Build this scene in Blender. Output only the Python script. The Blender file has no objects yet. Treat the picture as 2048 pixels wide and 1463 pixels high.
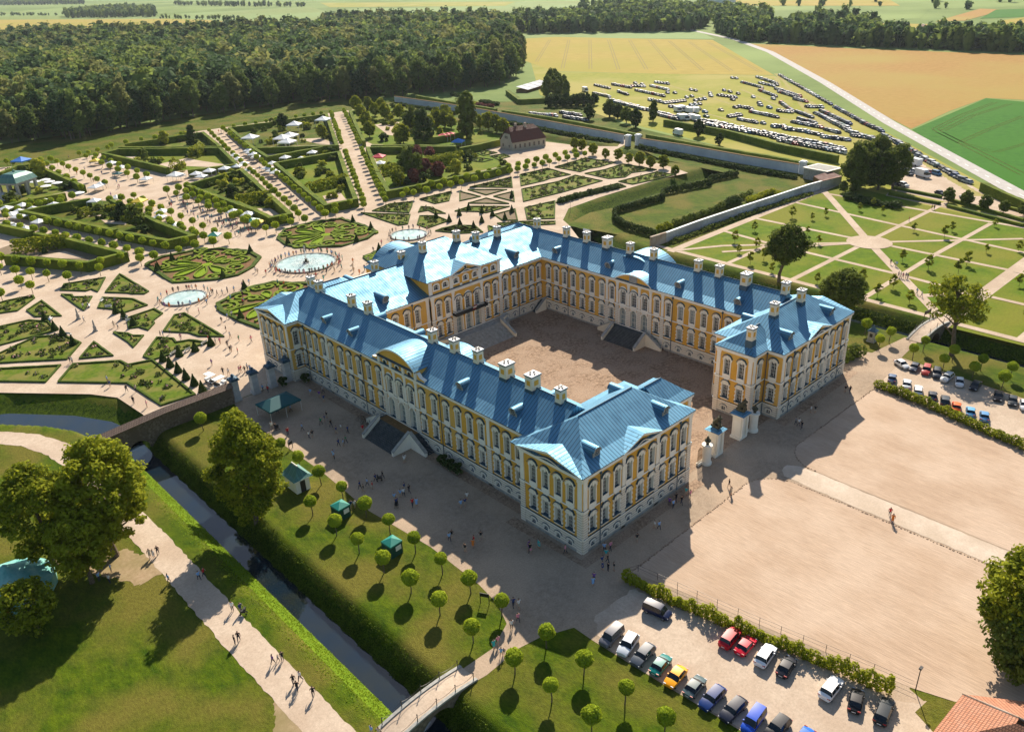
import bpy, math, random
import numpy as np
from mathutils import Vector, Matrix, noise
C = bpy.context.scene.collection
RND = random.Random(7)
R = math.radians
# ------------------------------------------------------------------ camera
FPX, CX, CY, CZ, YAW, PIT, ROL = 1622.93775, -68.42557, -61.42472, 75.32754, 0.74224, 0.45717, -0.04179
def _axes():
    cy, sy, cp, sp = math.cos(YAW), math.sin(YAW), math.cos(PIT), math.sin(PIT)
    f = Vector((sy*cp, cy*cp, -sp)); r = Vector((cy, -sy, 0)); u = r.cross(f)
    cr, sr = math.cos(ROL), math.sin(ROL)
    return cr*r+sr*u, -sr*r+cr*u, f
AR, AU, AF = _axes()
CAM = Vector((CX, CY, CZ))
cd = bpy.data.cameras.new('camera'); cam = bpy.data.objects.new('camera', cd); C.objects.link(cam)
cd.sensor_width = 36; cd.lens = 36*FPX/2048; cd.clip_start = 1; cd.clip_end = 60000
cam.matrix_world = Matrix(((AR.x, AU.x, -AF.x, CX), (AR.y, AU.y, -AF.y, CY), (AR.z, AU.z, -AF.z, CZ), (0, 0, 0, 1)))
bpy.context.scene.camera = cam
# ------------------------------------------------------------------ world, sun, exposure
SAZ, SEL = R(36.8), R(35.0)
w = bpy.data.worlds.new('World'); bpy.context.scene.world = w; w.use_nodes = True
nt = w.node_tree; bg = nt.nodes['Background']; sky = nt.nodes.new('ShaderNodeTexSky'); sky.sky_type = 'NISHITA'
sky.sun_disc = False; sky.sun_elevation = SEL; sky.sun_rotation = math.pi/2-SAZ
sky.air_density = 1.2; sky.dust_density = 1.0; sky.ozone_density = 2.0
nt.links.new(sky.outputs[0], bg.inputs[0]); bg.inputs[1].default_value = 0.06
sl = bpy.data.lights.new('sun', 'SUN'); sl.energy = 4.4; sl.angle = R(0.5); sl.color = (1, .885, .735)
so = bpy.data.objects.new('sun', sl); C.objects.link(so)
SD = Vector((math.cos(SAZ)*math.cos(SEL), math.sin(SAZ)*math.cos(SEL), math.sin(SEL)))
so.rotation_euler = SD.to_track_quat('Z', 'Y').to_euler(); so.location = SD*300
vs = bpy.context.scene.view_settings
vs.view_transform = 'Standard'; vs.look = 'None'; vs.gamma = 1; vs.exposure = 1.02
bpy.context.scene.render.resolution_x = 1024; bpy.context.scene.render.resolution_y = 731
# ------------------------------------------------------------------ helpers
def P(px, py, z=0.0):
    'point of the photograph (2048 px wide) laid on the horizontal plane at height z'
    d = AF*FPX+AR*(px-1024)-AU*(py-731.5)
    return CAM+d*((z-CZ)/d.z)
def PZ(ox, oy, s, pts, z=0.0):
    return [P(ox+x/s, oy+y/s, z) for x, y in pts]
def tag(o, label=None, cat=None, group=None, kind=None):
    if label: o['label'] = label
    if cat: o['category'] = cat
    if group: o['group'] = group
    if kind: o['kind'] = kind
    return o
def empty(name, loc, rz=0, **k):
    o = bpy.data.objects.new(name, None); C.objects.link(o); o.location = loc; o.rotation_euler = (0, 0, rz)
    o.empty_display_size = .2
    return tag(o, **k)
class MB:
    def __init__(s): s.v = []; s.f = []; s.m = []; s.uv = {}
    def face(s, pts, m=0, uv=None):
        n = len(s.v); s.v += [tuple(p) for p in pts]
        if uv: s.uv[len(s.f)] = uv
        s.f.append(tuple(range(n, n+len(pts)))); s.m.append(m)
    def box(s, x0, y0, z0, x1, y1, z1, m=0, top=None, nobottom=False):
        p = [(x0,y0,z0),(x1,y0,z0),(x1,y1,z0),(x0,y1,z0),(x0,y0,z1),(x1,y0,z1),(x1,y1,z1),(x0,y1,z1)]
        n = len(s.v); s.v += p
        for i, q in enumerate([(0,1,5,4),(1,2,6,5),(2,3,7,6),(3,0,4,7),(4,5,6,7),(3,2,1,0)]):
            if i == 5 and nobottom: continue
            s.f.append(tuple(n+k for k in q)); s.m.append(top if (i == 4 and top is not None) else m)
    def prism(s, poly, z0, z1, m=0, top=None, bottom=False):
        k = len(poly); n = len(s.v)
        a = sum(poly[i][0]*poly[(i+1) % k][1]-poly[(i+1) % k][0]*poly[i][1] for i in range(k))
        if a < 0: poly = poly[::-1]
        s.v += [(p[0], p[1], z0) for p in poly]+[(p[0], p[1], z1) for p in poly]
        for i in range(k):
            j = (i+1) % k; s.f.append((n+i, n+j, n+k+j, n+k+i)); s.m.append(m)
        s.f.append(tuple(range(n+k, n+2*k))); s.m.append(m if top is None else top)
        if bottom: s.f.append(tuple(range(n+k-1, n-1, -1))); s.m.append(m)
    def tube(s, a, b, r0, r1=None, seg=6, m=0, cap=True):
        r1 = r0 if r1 is None else r1
        a = Vector(a); b = Vector(b); d = (b-a).normalized()
        x = d.orthogonal().normalized(); y = d.cross(x); n = len(s.v)
        for c, r in ((a, r0), (b, r1)):
            for i in range(seg):
                t = 2*math.pi*i/seg; s.v.append(tuple(c+x*(r*math.cos(t))+y*(r*math.sin(t))))
        for i in range(seg):
            j = (i+1) % seg; s.f.append((n+i, n+j, n+seg+j, n+seg+i)); s.m.append(m)
        if cap: s.f.append(tuple(range(n+seg, n+2*seg))); s.m.append(m)
    def lathe(s, prof, seg=12, m=0, c=(0, 0), ms=None):
        n = len(s.v)
        for r, z in prof:
            for i in range(seg):
                t = 2*math.pi*i/seg; s.v.append((c[0]+r*math.cos(t), c[1]+r*math.sin(t), z))
        for k in range(len(prof)-1):
            for i in range(seg):
                j = (i+1) % seg
                s.f.append((n+k*seg+i, n+k*seg+j, n+(k+1)*seg+j, n+(k+1)*seg+i)); s.m.append(ms[k] if ms else m)
        s.f.append(tuple(range(n+(len(prof)-1)*seg, n+len(prof)*seg))); s.m.append(ms[-1] if ms else m)
    def mesh(s, name, mats, smooth=False):
        me = bpy.data.meshes.new(name); me.from_pydata(s.v, [], s.f)
        for m in mats: me.materials.append(m)
        me.polygons.foreach_set('material_index', s.m)
        if s.uv:
            ul = me.uv_layers.new(name='UVMap'); d = ul.data
            for fi, uv in s.uv.items():
                st = me.polygons[fi].loop_start
                for k, q in enumerate(uv): d[st+k].uv = q
        if smooth: me.polygons.foreach_set('use_smooth', [True]*len(me.polygons))
        me.update(); return me
    def build(s, name, mats, parent=None, smooth=False, loc=None, rz=None, **k):
        if not isinstance(mats, (list, tuple)): mats = [mats]
        return link(name, s.mesh(name, mats, smooth), parent, loc, rz, **k)
def link(name, me, parent=None, loc=None, rz=None, **k):
    o = bpy.data.objects.new(name, me); C.objects.link(o)
    if parent: o.parent = parent
    if loc is not None: o.location = loc
    if rz is not None: o.rotation_euler = (0, 0, rz)
    return tag(o, **k)
def copy_tree(o, parent=None):
    c = o.copy(); C.objects.link(c); c.parent = parent
    for ch in list(o.children): copy_tree(ch, c)
    return c
def npmesh(name, v, f, mats=(), mi=None, smooth=False):
    'fast mesh from numpy arrays, f is (n,k)'
    me = bpy.data.meshes.new(name); v = np.asarray(v, np.float32); f = np.asarray(f, np.int32)
    me.vertices.add(len(v)); me.vertices.foreach_set('co', v.ravel())
    k = f.shape[1]; me.loops.add(f.size); me.loops.foreach_set('vertex_index', f.ravel())
    me.polygons.add(len(f)); me.polygons.foreach_set('loop_start', np.arange(0, f.size, k, dtype=np.int32))
    me.polygons.foreach_set('loop_total', np.full(len(f), k, np.int32))
    for m in mats: me.materials.append(m)
    if mi is not None: me.polygons.foreach_set('material_index', np.asarray(mi, np.int32))
    if smooth: me.polygons.foreach_set('use_smooth', np.ones(len(f), bool))
    me.update(calc_edges=True); return me
# ------------------------------------------------------------------ materials
MATS = {}
def _new(name):
    m = bpy.data.materials.new(name); m.use_nodes = True; MATS[name] = m
    return m, m.node_tree, m.node_tree.nodes['Principled BSDF']
def rgb(c): return (c[0], c[1], c[2], 1)
def nmat(name, c1, c2, scale=1.0, rough=.8, bump=0.0, c3=None, scale3=.05, detail=6, lo=.35, hi=.65, metal=0, spec=.06, lines=None, stretch=None, rot=0, bscale=None, bdist=.05, fine=0, fscale=3.0):
    'mottled surface: two colours by fine noise, a third by broad noise, optional bump'
    m, t, b = _new(name); N = t.nodes.new; L = t.links.new
    tc = N('ShaderNodeTexCoord'); mp = N('ShaderNodeMapping'); L(tc.outputs['Object'], mp.inputs[0])
    if stretch: mp.inputs['Scale'].default_value = stretch; mp.inputs['Rotation'].default_value = (0, 0, rot)
    n = N('ShaderNodeTexNoise'); n.inputs['Scale'].default_value = scale; n.inputs['Detail'].default_value = detail; n.inputs['Roughness'].default_value = .65
    L(mp.outputs[0], n.inputs['Vector'])
    r = N('ShaderNodeValToRGB'); r.color_ramp.elements[0].position = lo; r.color_ramp.elements[1].position = hi
    r.color_ramp.elements[0].color = rgb(c1); r.color_ramp.elements[1].color = rgb(c2); L(n.outputs[0], r.inputs[0])
    out = r.outputs[0]
    if c3:
        n3 = N('ShaderNodeTexNoise'); n3.inputs['Scale'].default_value = scale3; n3.inputs['Detail'].default_value = 4
        L(tc.outputs['Object'], n3.inputs['Vector'])
        r3 = N('ShaderNodeValToRGB'); r3.color_ramp.elements[0].position = .42; r3.color_ramp.elements[1].position = .62
        L(n3.outputs[0], r3.inputs[0])
        mx = N('ShaderNodeMix'); mx.data_type = 'RGBA'; L(r3.outputs[0], mx.inputs[0]); L(out, mx.inputs[6]); mx.inputs[7].default_value = rgb(c3)
        out = mx.outputs[2]
    if fine:
        nf = N('ShaderNodeTexNoise'); nf.inputs['Scale'].default_value = fscale; nf.inputs['Detail'].default_value = 5; nf.inputs['Roughness'].default_value = .8; L(mp.outputs[0], nf.inputs['Vector'])
        mr = N('ShaderNodeMapRange'); L(nf.outputs[0], mr.inputs[0]); mr.inputs[1].default_value = .3; mr.inputs[2].default_value = .7; mr.inputs[3].default_value = 1-fine; mr.inputs[4].default_value = 1+fine
        vm = N('ShaderNodeVectorMath'); vm.operation = 'SCALE'; L(out, vm.inputs[0]); L(mr.outputs[0], vm.inputs['Scale']); out = vm.outputs[0]
    L(out, b.inputs['Base Color']); b.inputs['Roughness'].default_value = rough; b.inputs['Metallic'].default_value = metal
    b.inputs['Specular IOR Level'].default_value = spec
    if bump:
        bp = N('ShaderNodeBump'); bp.inputs['Strength'].default_value = bump; bp.inputs['Distance'].default_value = bdist
        if bscale:
            n2 = N('ShaderNodeTexNoise'); n2.inputs['Scale'].default_value = bscale; L(mp.outputs[0], n2.inputs['Vector']); L(n2.outputs[0], bp.inputs['Height'])
        else: L(n.outputs[0], bp.inputs['Height'])
        L(bp.outputs[0], b.inputs['Normal'])
    return m
def smat(name, c, rough=.6, metal=0, spec=.4, coat=0, emit=None):
    m, t, b = _new(name); b.inputs['Base Color'].default_value = rgb(c); b.inputs['Roughness'].default_value = rough
    b.inputs['Metallic'].default_value = metal; b.inputs['Specular IOR Level'].default_value = spec; b.inputs['Coat Weight'].default_value = coat
    return m
def leafmat(name, c1, c2, c3=None, trans=.35):
    'foliage: colour varies leaf by leaf and clump by clump'
    m, t, b = _new(name); N = t.nodes.new; L = t.links.new
    g = N('ShaderNodeNewGeometry'); tc = N('ShaderNodeTexCoord'); oi = N('ShaderNodeObjectInfo')
    n = N('ShaderNodeTexNoise'); n.inputs['Scale'].default_value = .45; n.inputs['Detail'].default_value = 3; L(tc.outputs['Object'], n.inputs['Vector'])
    a = N('ShaderNodeMath'); a.operation = 'MULTIPLY_ADD'; L(g.outputs['Random Per Island'], a.inputs[0]); a.inputs[1].default_value = .55
    L(n.outputs[0], a.inputs[2])
    a2 = N('ShaderNodeMath'); a2.operation = 'MULTIPLY_ADD'; L(oi.outputs['Random'], a2.inputs[0]); a2.inputs[1].default_value = .35; L(a.outputs[0], a2.inputs[2])
    r = N('ShaderNodeValToRGB'); e = r.color_ramp.elements; e[0].position = .5; e[0].color = rgb(c1); e[1].position = 1.15 if False else 1.0; e[1].color = rgb(c2)
    L(a2.outputs[0], r.inputs[0]); L(r.outputs[0], b.inputs['Base Color'])
    b.inputs['Roughness'].default_value = .8; b.inputs['Specular IOR Level'].default_value = .06
    tr = N('ShaderNodeBsdfTranslucent'); mx = N('ShaderNodeMixShader'); mx.inputs[0].default_value = trans
    hs = N('ShaderNodeHueSaturation'); hs.inputs['Value'].default_value = 1.5; hs.inputs['Hue'].default_value = .485; L(r.outputs[0], hs.inputs['Color']); L(hs.outputs[0], tr.inputs[0])
    L(b.outputs[0], mx.inputs[1]); L(tr.outputs[0], mx.inputs[2]); L(mx.outputs[0], t.nodes['Material Output'].inputs['Surface'])
    return m
M = {}
M['grass'] = nmat('grass', (.032, .066, .003), (.085, .122, .005), .8, .9, .8, c3=(.125, .115, .02), scale3=.09, bscale=10, bdist=.12, fine=.42, fscale=3.5, stretch=(1, .45, 1), rot=R(25))
M['meadow'] = nmat('meadow', (.19, .215, .02), (.27, .265, .035), .25, .9, .2, c3=(.31, .275, .07), scale3=.02)
M['lawn'] = nmat('lawn', (.065, .125, .003), (.115, .172, .005), .35, .9, .4, c3=(.16, .17, .018), scale3=.05, bscale=8, fine=.2, fscale=1.5)
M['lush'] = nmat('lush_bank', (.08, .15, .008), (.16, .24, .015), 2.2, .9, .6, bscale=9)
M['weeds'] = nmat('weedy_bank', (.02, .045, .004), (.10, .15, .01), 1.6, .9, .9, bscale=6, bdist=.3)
M['gravel'] = nmat('gravel', (.28, .215, .155), (.37, .29, .215), 1.2, .95, .6, c3=(.42, .32, .23), scale3=.10, bscale=14, bdist=.03, fine=.22, fscale=4)
M['path'] = nmat('path_gravel', (.45, .36, .275), (.54, .44, .34), 1.0, .95, .5, c3=(.43, .335, .25), scale3=.14, bscale=14, bdist=.03, fine=.16, fscale=3)
M['avenue'] = nmat('avenue_gravel', (.52, .43, .34), (.60, .50, .40), 1.0, .95, .4, c3=(.48, .39, .30), scale3=.15, fine=.12, fscale=3)
M['cobble'] = nmat('cobbles', (.17, .115, .078), (.38, .27, .185), 1.4, .85, .7, c3=(.33, .24, .17), scale3=.2, bscale=7, bdist=.06, fine=.4, fscale=4)
M['sand'] = nmat('raked_sand', (.40, .29, .205), (.46, .34, .245), .8, .95, .8, c3=(.49, .375, .28), scale3=.09, stretch=(1, .10, 1), rot=R(10), bscale=4, bdist=.05, fine=.17, fscale=6)
M['dirt'] = nmat('bare_earth', (.30, .21, .13), (.42, .31, .20), 1.5, .95, .4, c3=(.20, .17, .07), scale3=.1)
M['soil'] = nmat('bed_soil', (.16, .12, .08), (.25, .20, .13), 1.5, .95, .4)
M['bed'] = nmat('rose_bed', (.06, .11, .008), (.12, .165, .014), .8, .9, .4, c3=(.17, .16, .04), scale3=.2)
M['redgravel'] = nmat('brick_red_gravel', (.16, .075, .045), (.24, .12, .07), 1.0, .95, .3, c3=(.13, .12, .04), scale3=.1)
M['wheat'] = nmat('wheat', (.30, .235, .05), (.37, .285, .07), .3, .95, .1, c3=(.30, .26, .05), scale3=.008, stretch=(1, .25, 1))
M['barley'] = nmat('ripe_barley', (.29, .17, .05), (.36, .22, .07), .25, .95, .1, c3=(.32, .235, .065), scale3=.007)
M['greencrop'] = nmat('green_crop', (.022, .11, .006), (.04, .155, .01), .3, .9, .2, c3=(.035, .14, .008), scale3=.02)
M['palegreen'] = nmat('pale_crop', (.15, .21, .06), (.21, .25, .08), .06, .9, 0, c3=(.20, .28, .10), scale3=.003)
M['pasture'] = nmat('pasture', (.11, .17, .04), (.15, .21, .055), .06, .9, 0, c3=(.2, .27, .08), scale3=.004)
M['road'] = nmat('road_asphalt', (.40, .38, .36), (.48, .46, .43), .3, .9, 0)
M['track'] = nmat('tyre_track', (.20, .17, .06), (.28, .23, .09), .5, .95, 0)
M['water'] = nmat('canal_water', (.006, .016, .03), (.016, .022, .022), .25, .04, .12, spec=.6, bscale=1.6, bdist=.02)
M['pool'] = nmat('fountain_water', (.30, .45, .42), (.55, .66, .62), .35, .12, .3, spec=.6, bscale=2.0, bdist=.04)
M['yellow'] = nmat('ochre_plaster', (.68, .36, .055), (.76, .42, .07), .35, .85, .1, c3=(.72, .43, .11), scale3=.15)
M['cream'] = nmat('cream_stucco', (.76, .69, .55), (.82, .76, .63), .5, .8, .1, c3=(.72, .64, .49), scale3=.2)
M['shadecream'] = nmat('shaded_cream_plaster', (.40, .35, .26), (.48, .42, .32), .5, .85, 0)  # cream darkened: the shade of the backlit house front put into its colour
M['white'] = nmat('white_trim', (.80, .76, .66), (.86, .83, .74), .6, .75, 0)
M['stone'] = nmat('grey_stone', (.26, .26, .24), (.40, .40, .37), 1.5, .8, .2)
M['darkstone'] = nmat('dark_steps', (.055, .065, .07), (.10, .11, .115), 1.2, .75, .2)
M['lead'] = smat('lead_flashing', (.045, .10, .15), .5, .3)
M['glass'] = smat('window_glass', (.022, .03, .036), .08, 0, .8)
M['blind'] = nmat('blinded_pane', (.20, .26, .27), (.30, .35, .35), .8, .25)
M['sash'] = smat('sash_white', (.62, .62, .58), .5)
M['dark'] = smat('black_iron', (.02, .02, .02), .5)
M['bronze'] = nmat('weathered_bronze', (.045, .05, .035), (.11, .105, .07), 3, .6)
M['timber'] = nmat('brown_timber', (.14, .08, .035), (.24, .14, .06), 2, .8)
M['bark'] = nmat('bark', (.10, .075, .05), (.19, .15, .11), 3, .9, .4)
M['rubble'] = nmat('rubble_wall', (.10, .075, .055), (.28, .22, .17), 2.2, .9, .8, c3=(.16, .12, .09), scale3=.4, bdist=.1)
M['brick'] = nmat('brick_wall', (.30, .20, .14), (.42, .33, .26), 3, .9, .3, c3=(.45, .40, .34), scale3=.3)
M['oldwhite'] = nmat('flaking_whitewash', (.42, .43, .44), (.62, .63, .62), 1.1, .9, .1, c3=(.36, .36, .37), scale3=.12)
M['bluewhite'] = nmat('whitewashed_wall', (.55, .57, .60), (.66, .68, .70), .6, .9, 0, c3=(.50, .52, .56), scale3=.1)  # whitewash tinted blue: the wall's shaded face put into the colour
M['canvas'] = smat('white_canvas', (.82, .83, .82), .7)
M['greencanvas'] = smat('green_canvas', (.01, .22, .17), .55)
M['tealcanvas'] = smat('teal_canvas', (.006, .085, .095), .75)
M['copper'] = nmat('green_copper', (.10, .22, .18), (.18, .32, .26), 1.2, .5, .1, metal=.2)
M['hedge'] = leafmat('clipped_hedge', (.045, .085, .010), (.13, .18, .022), trans=.15)
M['ball'] = leafmat('clipped_linden', (.13, .21, .012), (.34, .42, .03), trans=.35)
M['leaf'] = leafmat('tree_leaves', (.055, .09, .008), (.26, .29, .02), trans=.35)
M['darkleaf'] = leafmat('dark_leaves', (.016, .038, .010), (.06, .095, .022), trans=.22)
M['oakleaf'] = leafmat('park_leaves', (.035, .065, .010), (.13, .17, .028), trans=.28)
M['roseleaf'] = leafmat('rose_leaves', (.035, .065, .012), (.11, .15, .035), trans=.2)
M['yellowleaf'] = leafmat('yellow_leaves', (.16, .20, .015), (.38, .40, .04), trans=.3)
M['purpleleaf'] = leafmat('copper_leaves', (.08, .03, .025), (.17, .07, .05), trans=.2)
def ridged(name, c1, c2, sx, sz, seam, rough, metal, bump=.5, mix=.5):
    'sheets or tiles laid by the UV grid: u along the eave, v up the slope, in metres'
    m, t, b = _new(name); N = t.nodes.new; L = t.links.new
    uv = N('ShaderNodeUVMap'); br = N('ShaderNodeTexBrick'); L(uv.outputs[0], br.inputs['Vector'])
    br.inputs['Scale'].default_value = 1; br.inputs['Brick Width'].default_value = sx; br.inputs['Row Height'].default_value = sz
    br.inputs['Mortar Size'].default_value = seam; br.inputs['Mortar Smooth'].default_value = .3; br.offset = .5; br.squash = 1
    br.inputs['Color1'].default_value = rgb(c1); br.inputs['Color2'].default_value = rgb(c2); br.inputs['Mortar'].default_value = rgb([x*mix for x in c1])
    tc = N('ShaderNodeTexCoord'); n = N('ShaderNodeTexNoise'); n.inputs['Scale'].default_value = .6; n.inputs['Detail'].default_value = 6; L(tc.outputs['Object'], n.inputs[0])
    mx = N('ShaderNodeMix'); mx.data_type = 'RGBA'; mx.blend_type = 'MULTIPLY'; mx.inputs[0].default_value = .35
    L(br.outputs[0], mx.inputs[6]); L(n.outputs[0], mx.inputs[7]); L(mx.outputs[2], b.inputs['Base Color'])
    b.inputs['Roughness'].default_value = rough; b.inputs['Metallic'].default_value = metal
    rr = N('ShaderNodeMapRange'); L(n.outputs[0], rr.inputs[0]); rr.inputs[1].default_value = .3; rr.inputs[2].default_value = .7
    rr.inputs[3].default_value = rough-.08; rr.inputs[4].default_value = rough+.12; L(rr.outputs[0], b.inputs['Roughness'])
    bp = N('ShaderNodeBump'); bp.inputs['Strength'].default_value = bump; bp.inputs['Distance'].default_value = .05; bp.invert = False
    L(br.outputs['Fac'], bp.inputs['Height']); L(bp.outputs[0], b.inputs['Normal'])
    return m
M['roof'] = ridged('blue_sheet_roof', (.14, .34, .50), (.16, .365, .53), 50.0, .62, .06, .58, .85, .8, .35)
M['redtile'] = ridged('red_clay_tiles', (.52, .21, .11), (.62, .28, .16), .30, .34, .05, .8, 0, .8, .45)
M['darktile'] = ridged('dark_red_tiles', (.17, .055, .035), (.22, .075, .05), .35, .35, .05, .8, 0, .6, .5)
M['wornTile'] = ridged('worn_brown_tiles', (.26, .17, .13), (.34, .24, .18), .30, .4, .05, .85, 0, .9, .35)
def rusticated():
    m, t, b = _new('rusticated_stucco'); N = t.nodes.new; L = t.links.new
    tc = N('ShaderNodeTexCoord'); sp = N('ShaderNodeSeparateXYZ'); L(tc.outputs['Object'], sp.inputs[0])
    a = N('ShaderNodeMath'); a.operation = 'MULTIPLY'; a.inputs[1].default_value = 1/.42; L(sp.outputs[2], a.inputs[0])
    f = N('ShaderNodeMath'); f.operation = 'FRACT'; L(a.outputs[0], f.inputs[0])
    l = N('ShaderNodeMath'); l.operation = 'LESS_THAN'; l.inputs[1].default_value = .17; L(f.outputs[0], l.inputs[0])
    n = N('ShaderNodeTexNoise'); n.inputs['Scale'].default_value = .7; n.inputs['Detail'].default_value = 6; L(tc.outputs['Object'], n.inputs[0])
    r = N('ShaderNodeValToRGB'); r.color_ramp.elements[0].color = (.70, .63, .51, 1); r.color_ramp.elements[1].color = (.83, .78, .67, 1); L(n.outputs[0], r.inputs[0])
    mx = N('ShaderNodeMix'); mx.data_type = 'RGBA'; L(l.outputs[0], mx.inputs[0]); L(r.outputs[0], mx.inputs[6]); mx.inputs[7].default_value = (.36, .30, .23, 1)
    L(mx.outputs[2], b.inputs['Base Color']); b.inputs['Roughness'].default_value = .85
    bp = N('ShaderNodeBump'); bp.invert = True; bp.inputs['Strength'].default_value = .8; bp.inputs['Distance'].default_value = .04; L(l.outputs[0], bp.inputs['Height']); L(bp.outputs[0], b.inputs['Normal'])
    return m
M['rustic'] = rusticated()
def paintmat(name, rough=.25, coat=.6, metal=.2):
    'paint whose colour is the object colour, so copies can differ'
    m, t, b = _new(name); oi = t.nodes.new('ShaderNodeObjectInfo'); t.links.new(oi.outputs['Color'], b.inputs['Base Color'])
    b.inputs['Roughness'].default_value = rough; b.inputs['Coat Weight'].default_value = coat; b.inputs['Metallic'].default_value = metal; b.inputs['Specular IOR Level'].default_value = .25
    return m
M['paint'] = paintmat('car_paint', .4, .04, .0); M['cloth'] = paintmat('shirt_cloth', .9, 0, 0)
M['carglass'] = smat('car_glass', (.012, .018, .024), .12, 0, .45)
M['tyre'] = smat('tyre', (.02, .02, .02), .8); M['rim'] = smat('alloy', (.4, .4, .42), .35, .8)
M['tail'] = smat('tail_lamp', (.35, .01, .01), .3); M['head'] = smat('head_lamp', (.6, .62, .65), .15, .1, .8)
M['plate'] = smat('number_plate', (.7, .7, .68), .5); M['skin'] = smat('skin', (.50, .30, .20), .6); M['hair'] = smat('hair', (.07, .045, .03), .7)
M['trousers'] = smat('dark_trousers', (.03, .035, .06), .9); M['shorts'] = smat('pale_shorts', (.38, .34, .27), .9)
# ------------------------------------------------------------------ terrain with its canals
CANALS = [  # polyline, half width of the water, depth, bank width on the left, bank width on the right (looking along it)
    ([(-32.3, -75), (-32.3, 88)], 1.25, 3.0, 4.0, 3.0), ([(-32.8, 86), (-35, 95), (-39, 102.5), (-47.5, 113), (-62, 124), (-90, 138)], 2.3, 2.6, 2.6, 6.0),
    ([(109.7, -75), (109.7, 74), (111.5, 88), (118, 104), (128, 113), (138, 119), (160, 120), (213, 118.5)], 1.2, 3.0, 5.5, 4.6),
    ([(217, 124), (216, 168)], .4, 1.7, 5, 5), ([(219, 186), (222, 300), (226, 400)], .4, 1.7, 5, 5),
    ([(-50, 235), (-10, 250), (40, 262), (95, 372)], 4, 2.0, 7, 7),
]
def canal_depth(X, Y):
    Z = np.zeros_like(X)
    for pl, hw, dep, bl, br in CANALS:
        best = np.full_like(X, 1e9); side = np.zeros_like(X)
        for (x0, y0), (x1, y1) in zip(pl[:-1], pl[1:]):
            dx, dy = x1-x0, y1-y0; L2 = dx*dx+dy*dy
            t = np.clip(((X-x0)*dx+(Y-y0)*dy)/L2, 0, 1)
            d = np.hypot(X-(x0+t*dx), Y-(y0+t*dy)); s = (X-x0)*dy-(Y-y0)*dx   # >0 on the right
            m = d < best; best = np.where(m, d, best); side = np.where(m, s, side)
        bw = np.where(side > 0, br, bl)
        t = np.clip((best-hw)/bw, 0, 1); z = -(dep+.35)*(1-t*t*(3-2*t)*.35-t*.65)
        Z = np.minimum(Z, np.where(best < hw+bw, z, 0))
    return Z
def terrain():
    def axis(fine0, fine1, st, coarse):
        return np.array(sorted(set([round(v, 3) for v in list(np.arange(fine0, fine1, st))+coarse])))
    far = [400*1.35**k for k in range(14)]
    xs = axis(-70, 240, .7, [-v for v in far]+[-300, -200, -150, -120, -100, -90, -80]+[250, 270, 300, 350]+far)
    ys = axis(-70, 420, 1.4, [-v for v in far]+[-300, -200, -150, -100, -80]+[450, 500]+[v+100 for v in far])
    X, Y = np.meshgrid(xs, ys); Z = canal_depth(X, Y)
    v = np.stack([X.ravel(), Y.ravel(), Z.ravel()], 1); nx, ny = len(xs), len(ys)
    i = np.arange(nx*ny).reshape(ny, nx); f = np.stack([i[:-1, :-1].ravel(), i[:-1, 1:].ravel(), i[1:, 1:].ravel(), i[1:, :-1].ravel()], 1)
    cx = X[:-1, :-1]; cy = Y[:-1, :-1]; cz = (Z[:-1, :-1]+Z[1:, 1:])/2
    mi = np.zeros(cx.shape, int)
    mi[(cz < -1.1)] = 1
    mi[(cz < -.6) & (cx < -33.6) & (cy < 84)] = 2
    mi[(cx > 240) | (cy > 420) | (cx < -100)] = 3
    link('ground', npmesh('ground', v, f, [M['grass'], M['weeds'], M['lush'], M['pasture']], mi.ravel(), True), kind='structure')
terrain()
def sheet(name, pts, mat, z=.02, kind='structure', **k):
    mb = MB(); n = len(pts)
    a = sum(pts[i][0]*pts[(i+1) % n][1]-pts[(i+1) % n][0]*pts[i][1] for i in range(n))
    if a < 0: pts = pts[::-1]
    mb.face([(p[0], p[1], z) for p in pts]); return mb.build(name, M[mat], kind=kind, **k)
def dense(pts, st, jit, close=False):
    pts = [Vector((p[0], p[1], 0)) for p in pts]; out = []; r_ = random.Random(len(pts)*7+3)
    seg = list(zip(pts, pts[1:]+pts[:1])) if close else list(zip(pts[:-1], pts[1:]))
    for a, b in seg:
        n = max(1, int((b-a).length/st))
        for i in range(n): p = a.lerp(b, i/n); out.append(p+Vector((r_.uniform(-jit, jit), r_.uniform(-jit, jit), 0)))
    if not close: out.append(pts[-1])
    return out
def ribbon(mb, pts, w, z=.02, m=0, jit=0):
    pts = [Vector((p[0], p[1], 0)) for p in pts]; a = []
    if jit: pts = dense(pts, .8, 0)
    for i, p in enumerate(pts):
        t = (pts[min(i+1, len(pts)-1)]-pts[max(i-1, 0)]).normalized(); n = Vector((-t.y, t.x, 0))*(w/2); a.append((p+n*(1+RND.uniform(-jit, jit)), p-n*(1+RND.uniform(-jit, jit))))
    for (l0, r0), (l1, r1) in zip(a[:-1], a[1:]):
        mb.face([(r0.x, r0.y, z), (r1.x, r1.y, z), (l1.x, l1.y, z), (l0.x, l0.y, z)], m)
def path(name, pts, w, mat='path', z=.03, jit=0):
    mb = MB(); ribbon(mb, pts, w, z, jit=jit); return mb.build(name, M[mat], kind='structure')
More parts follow.
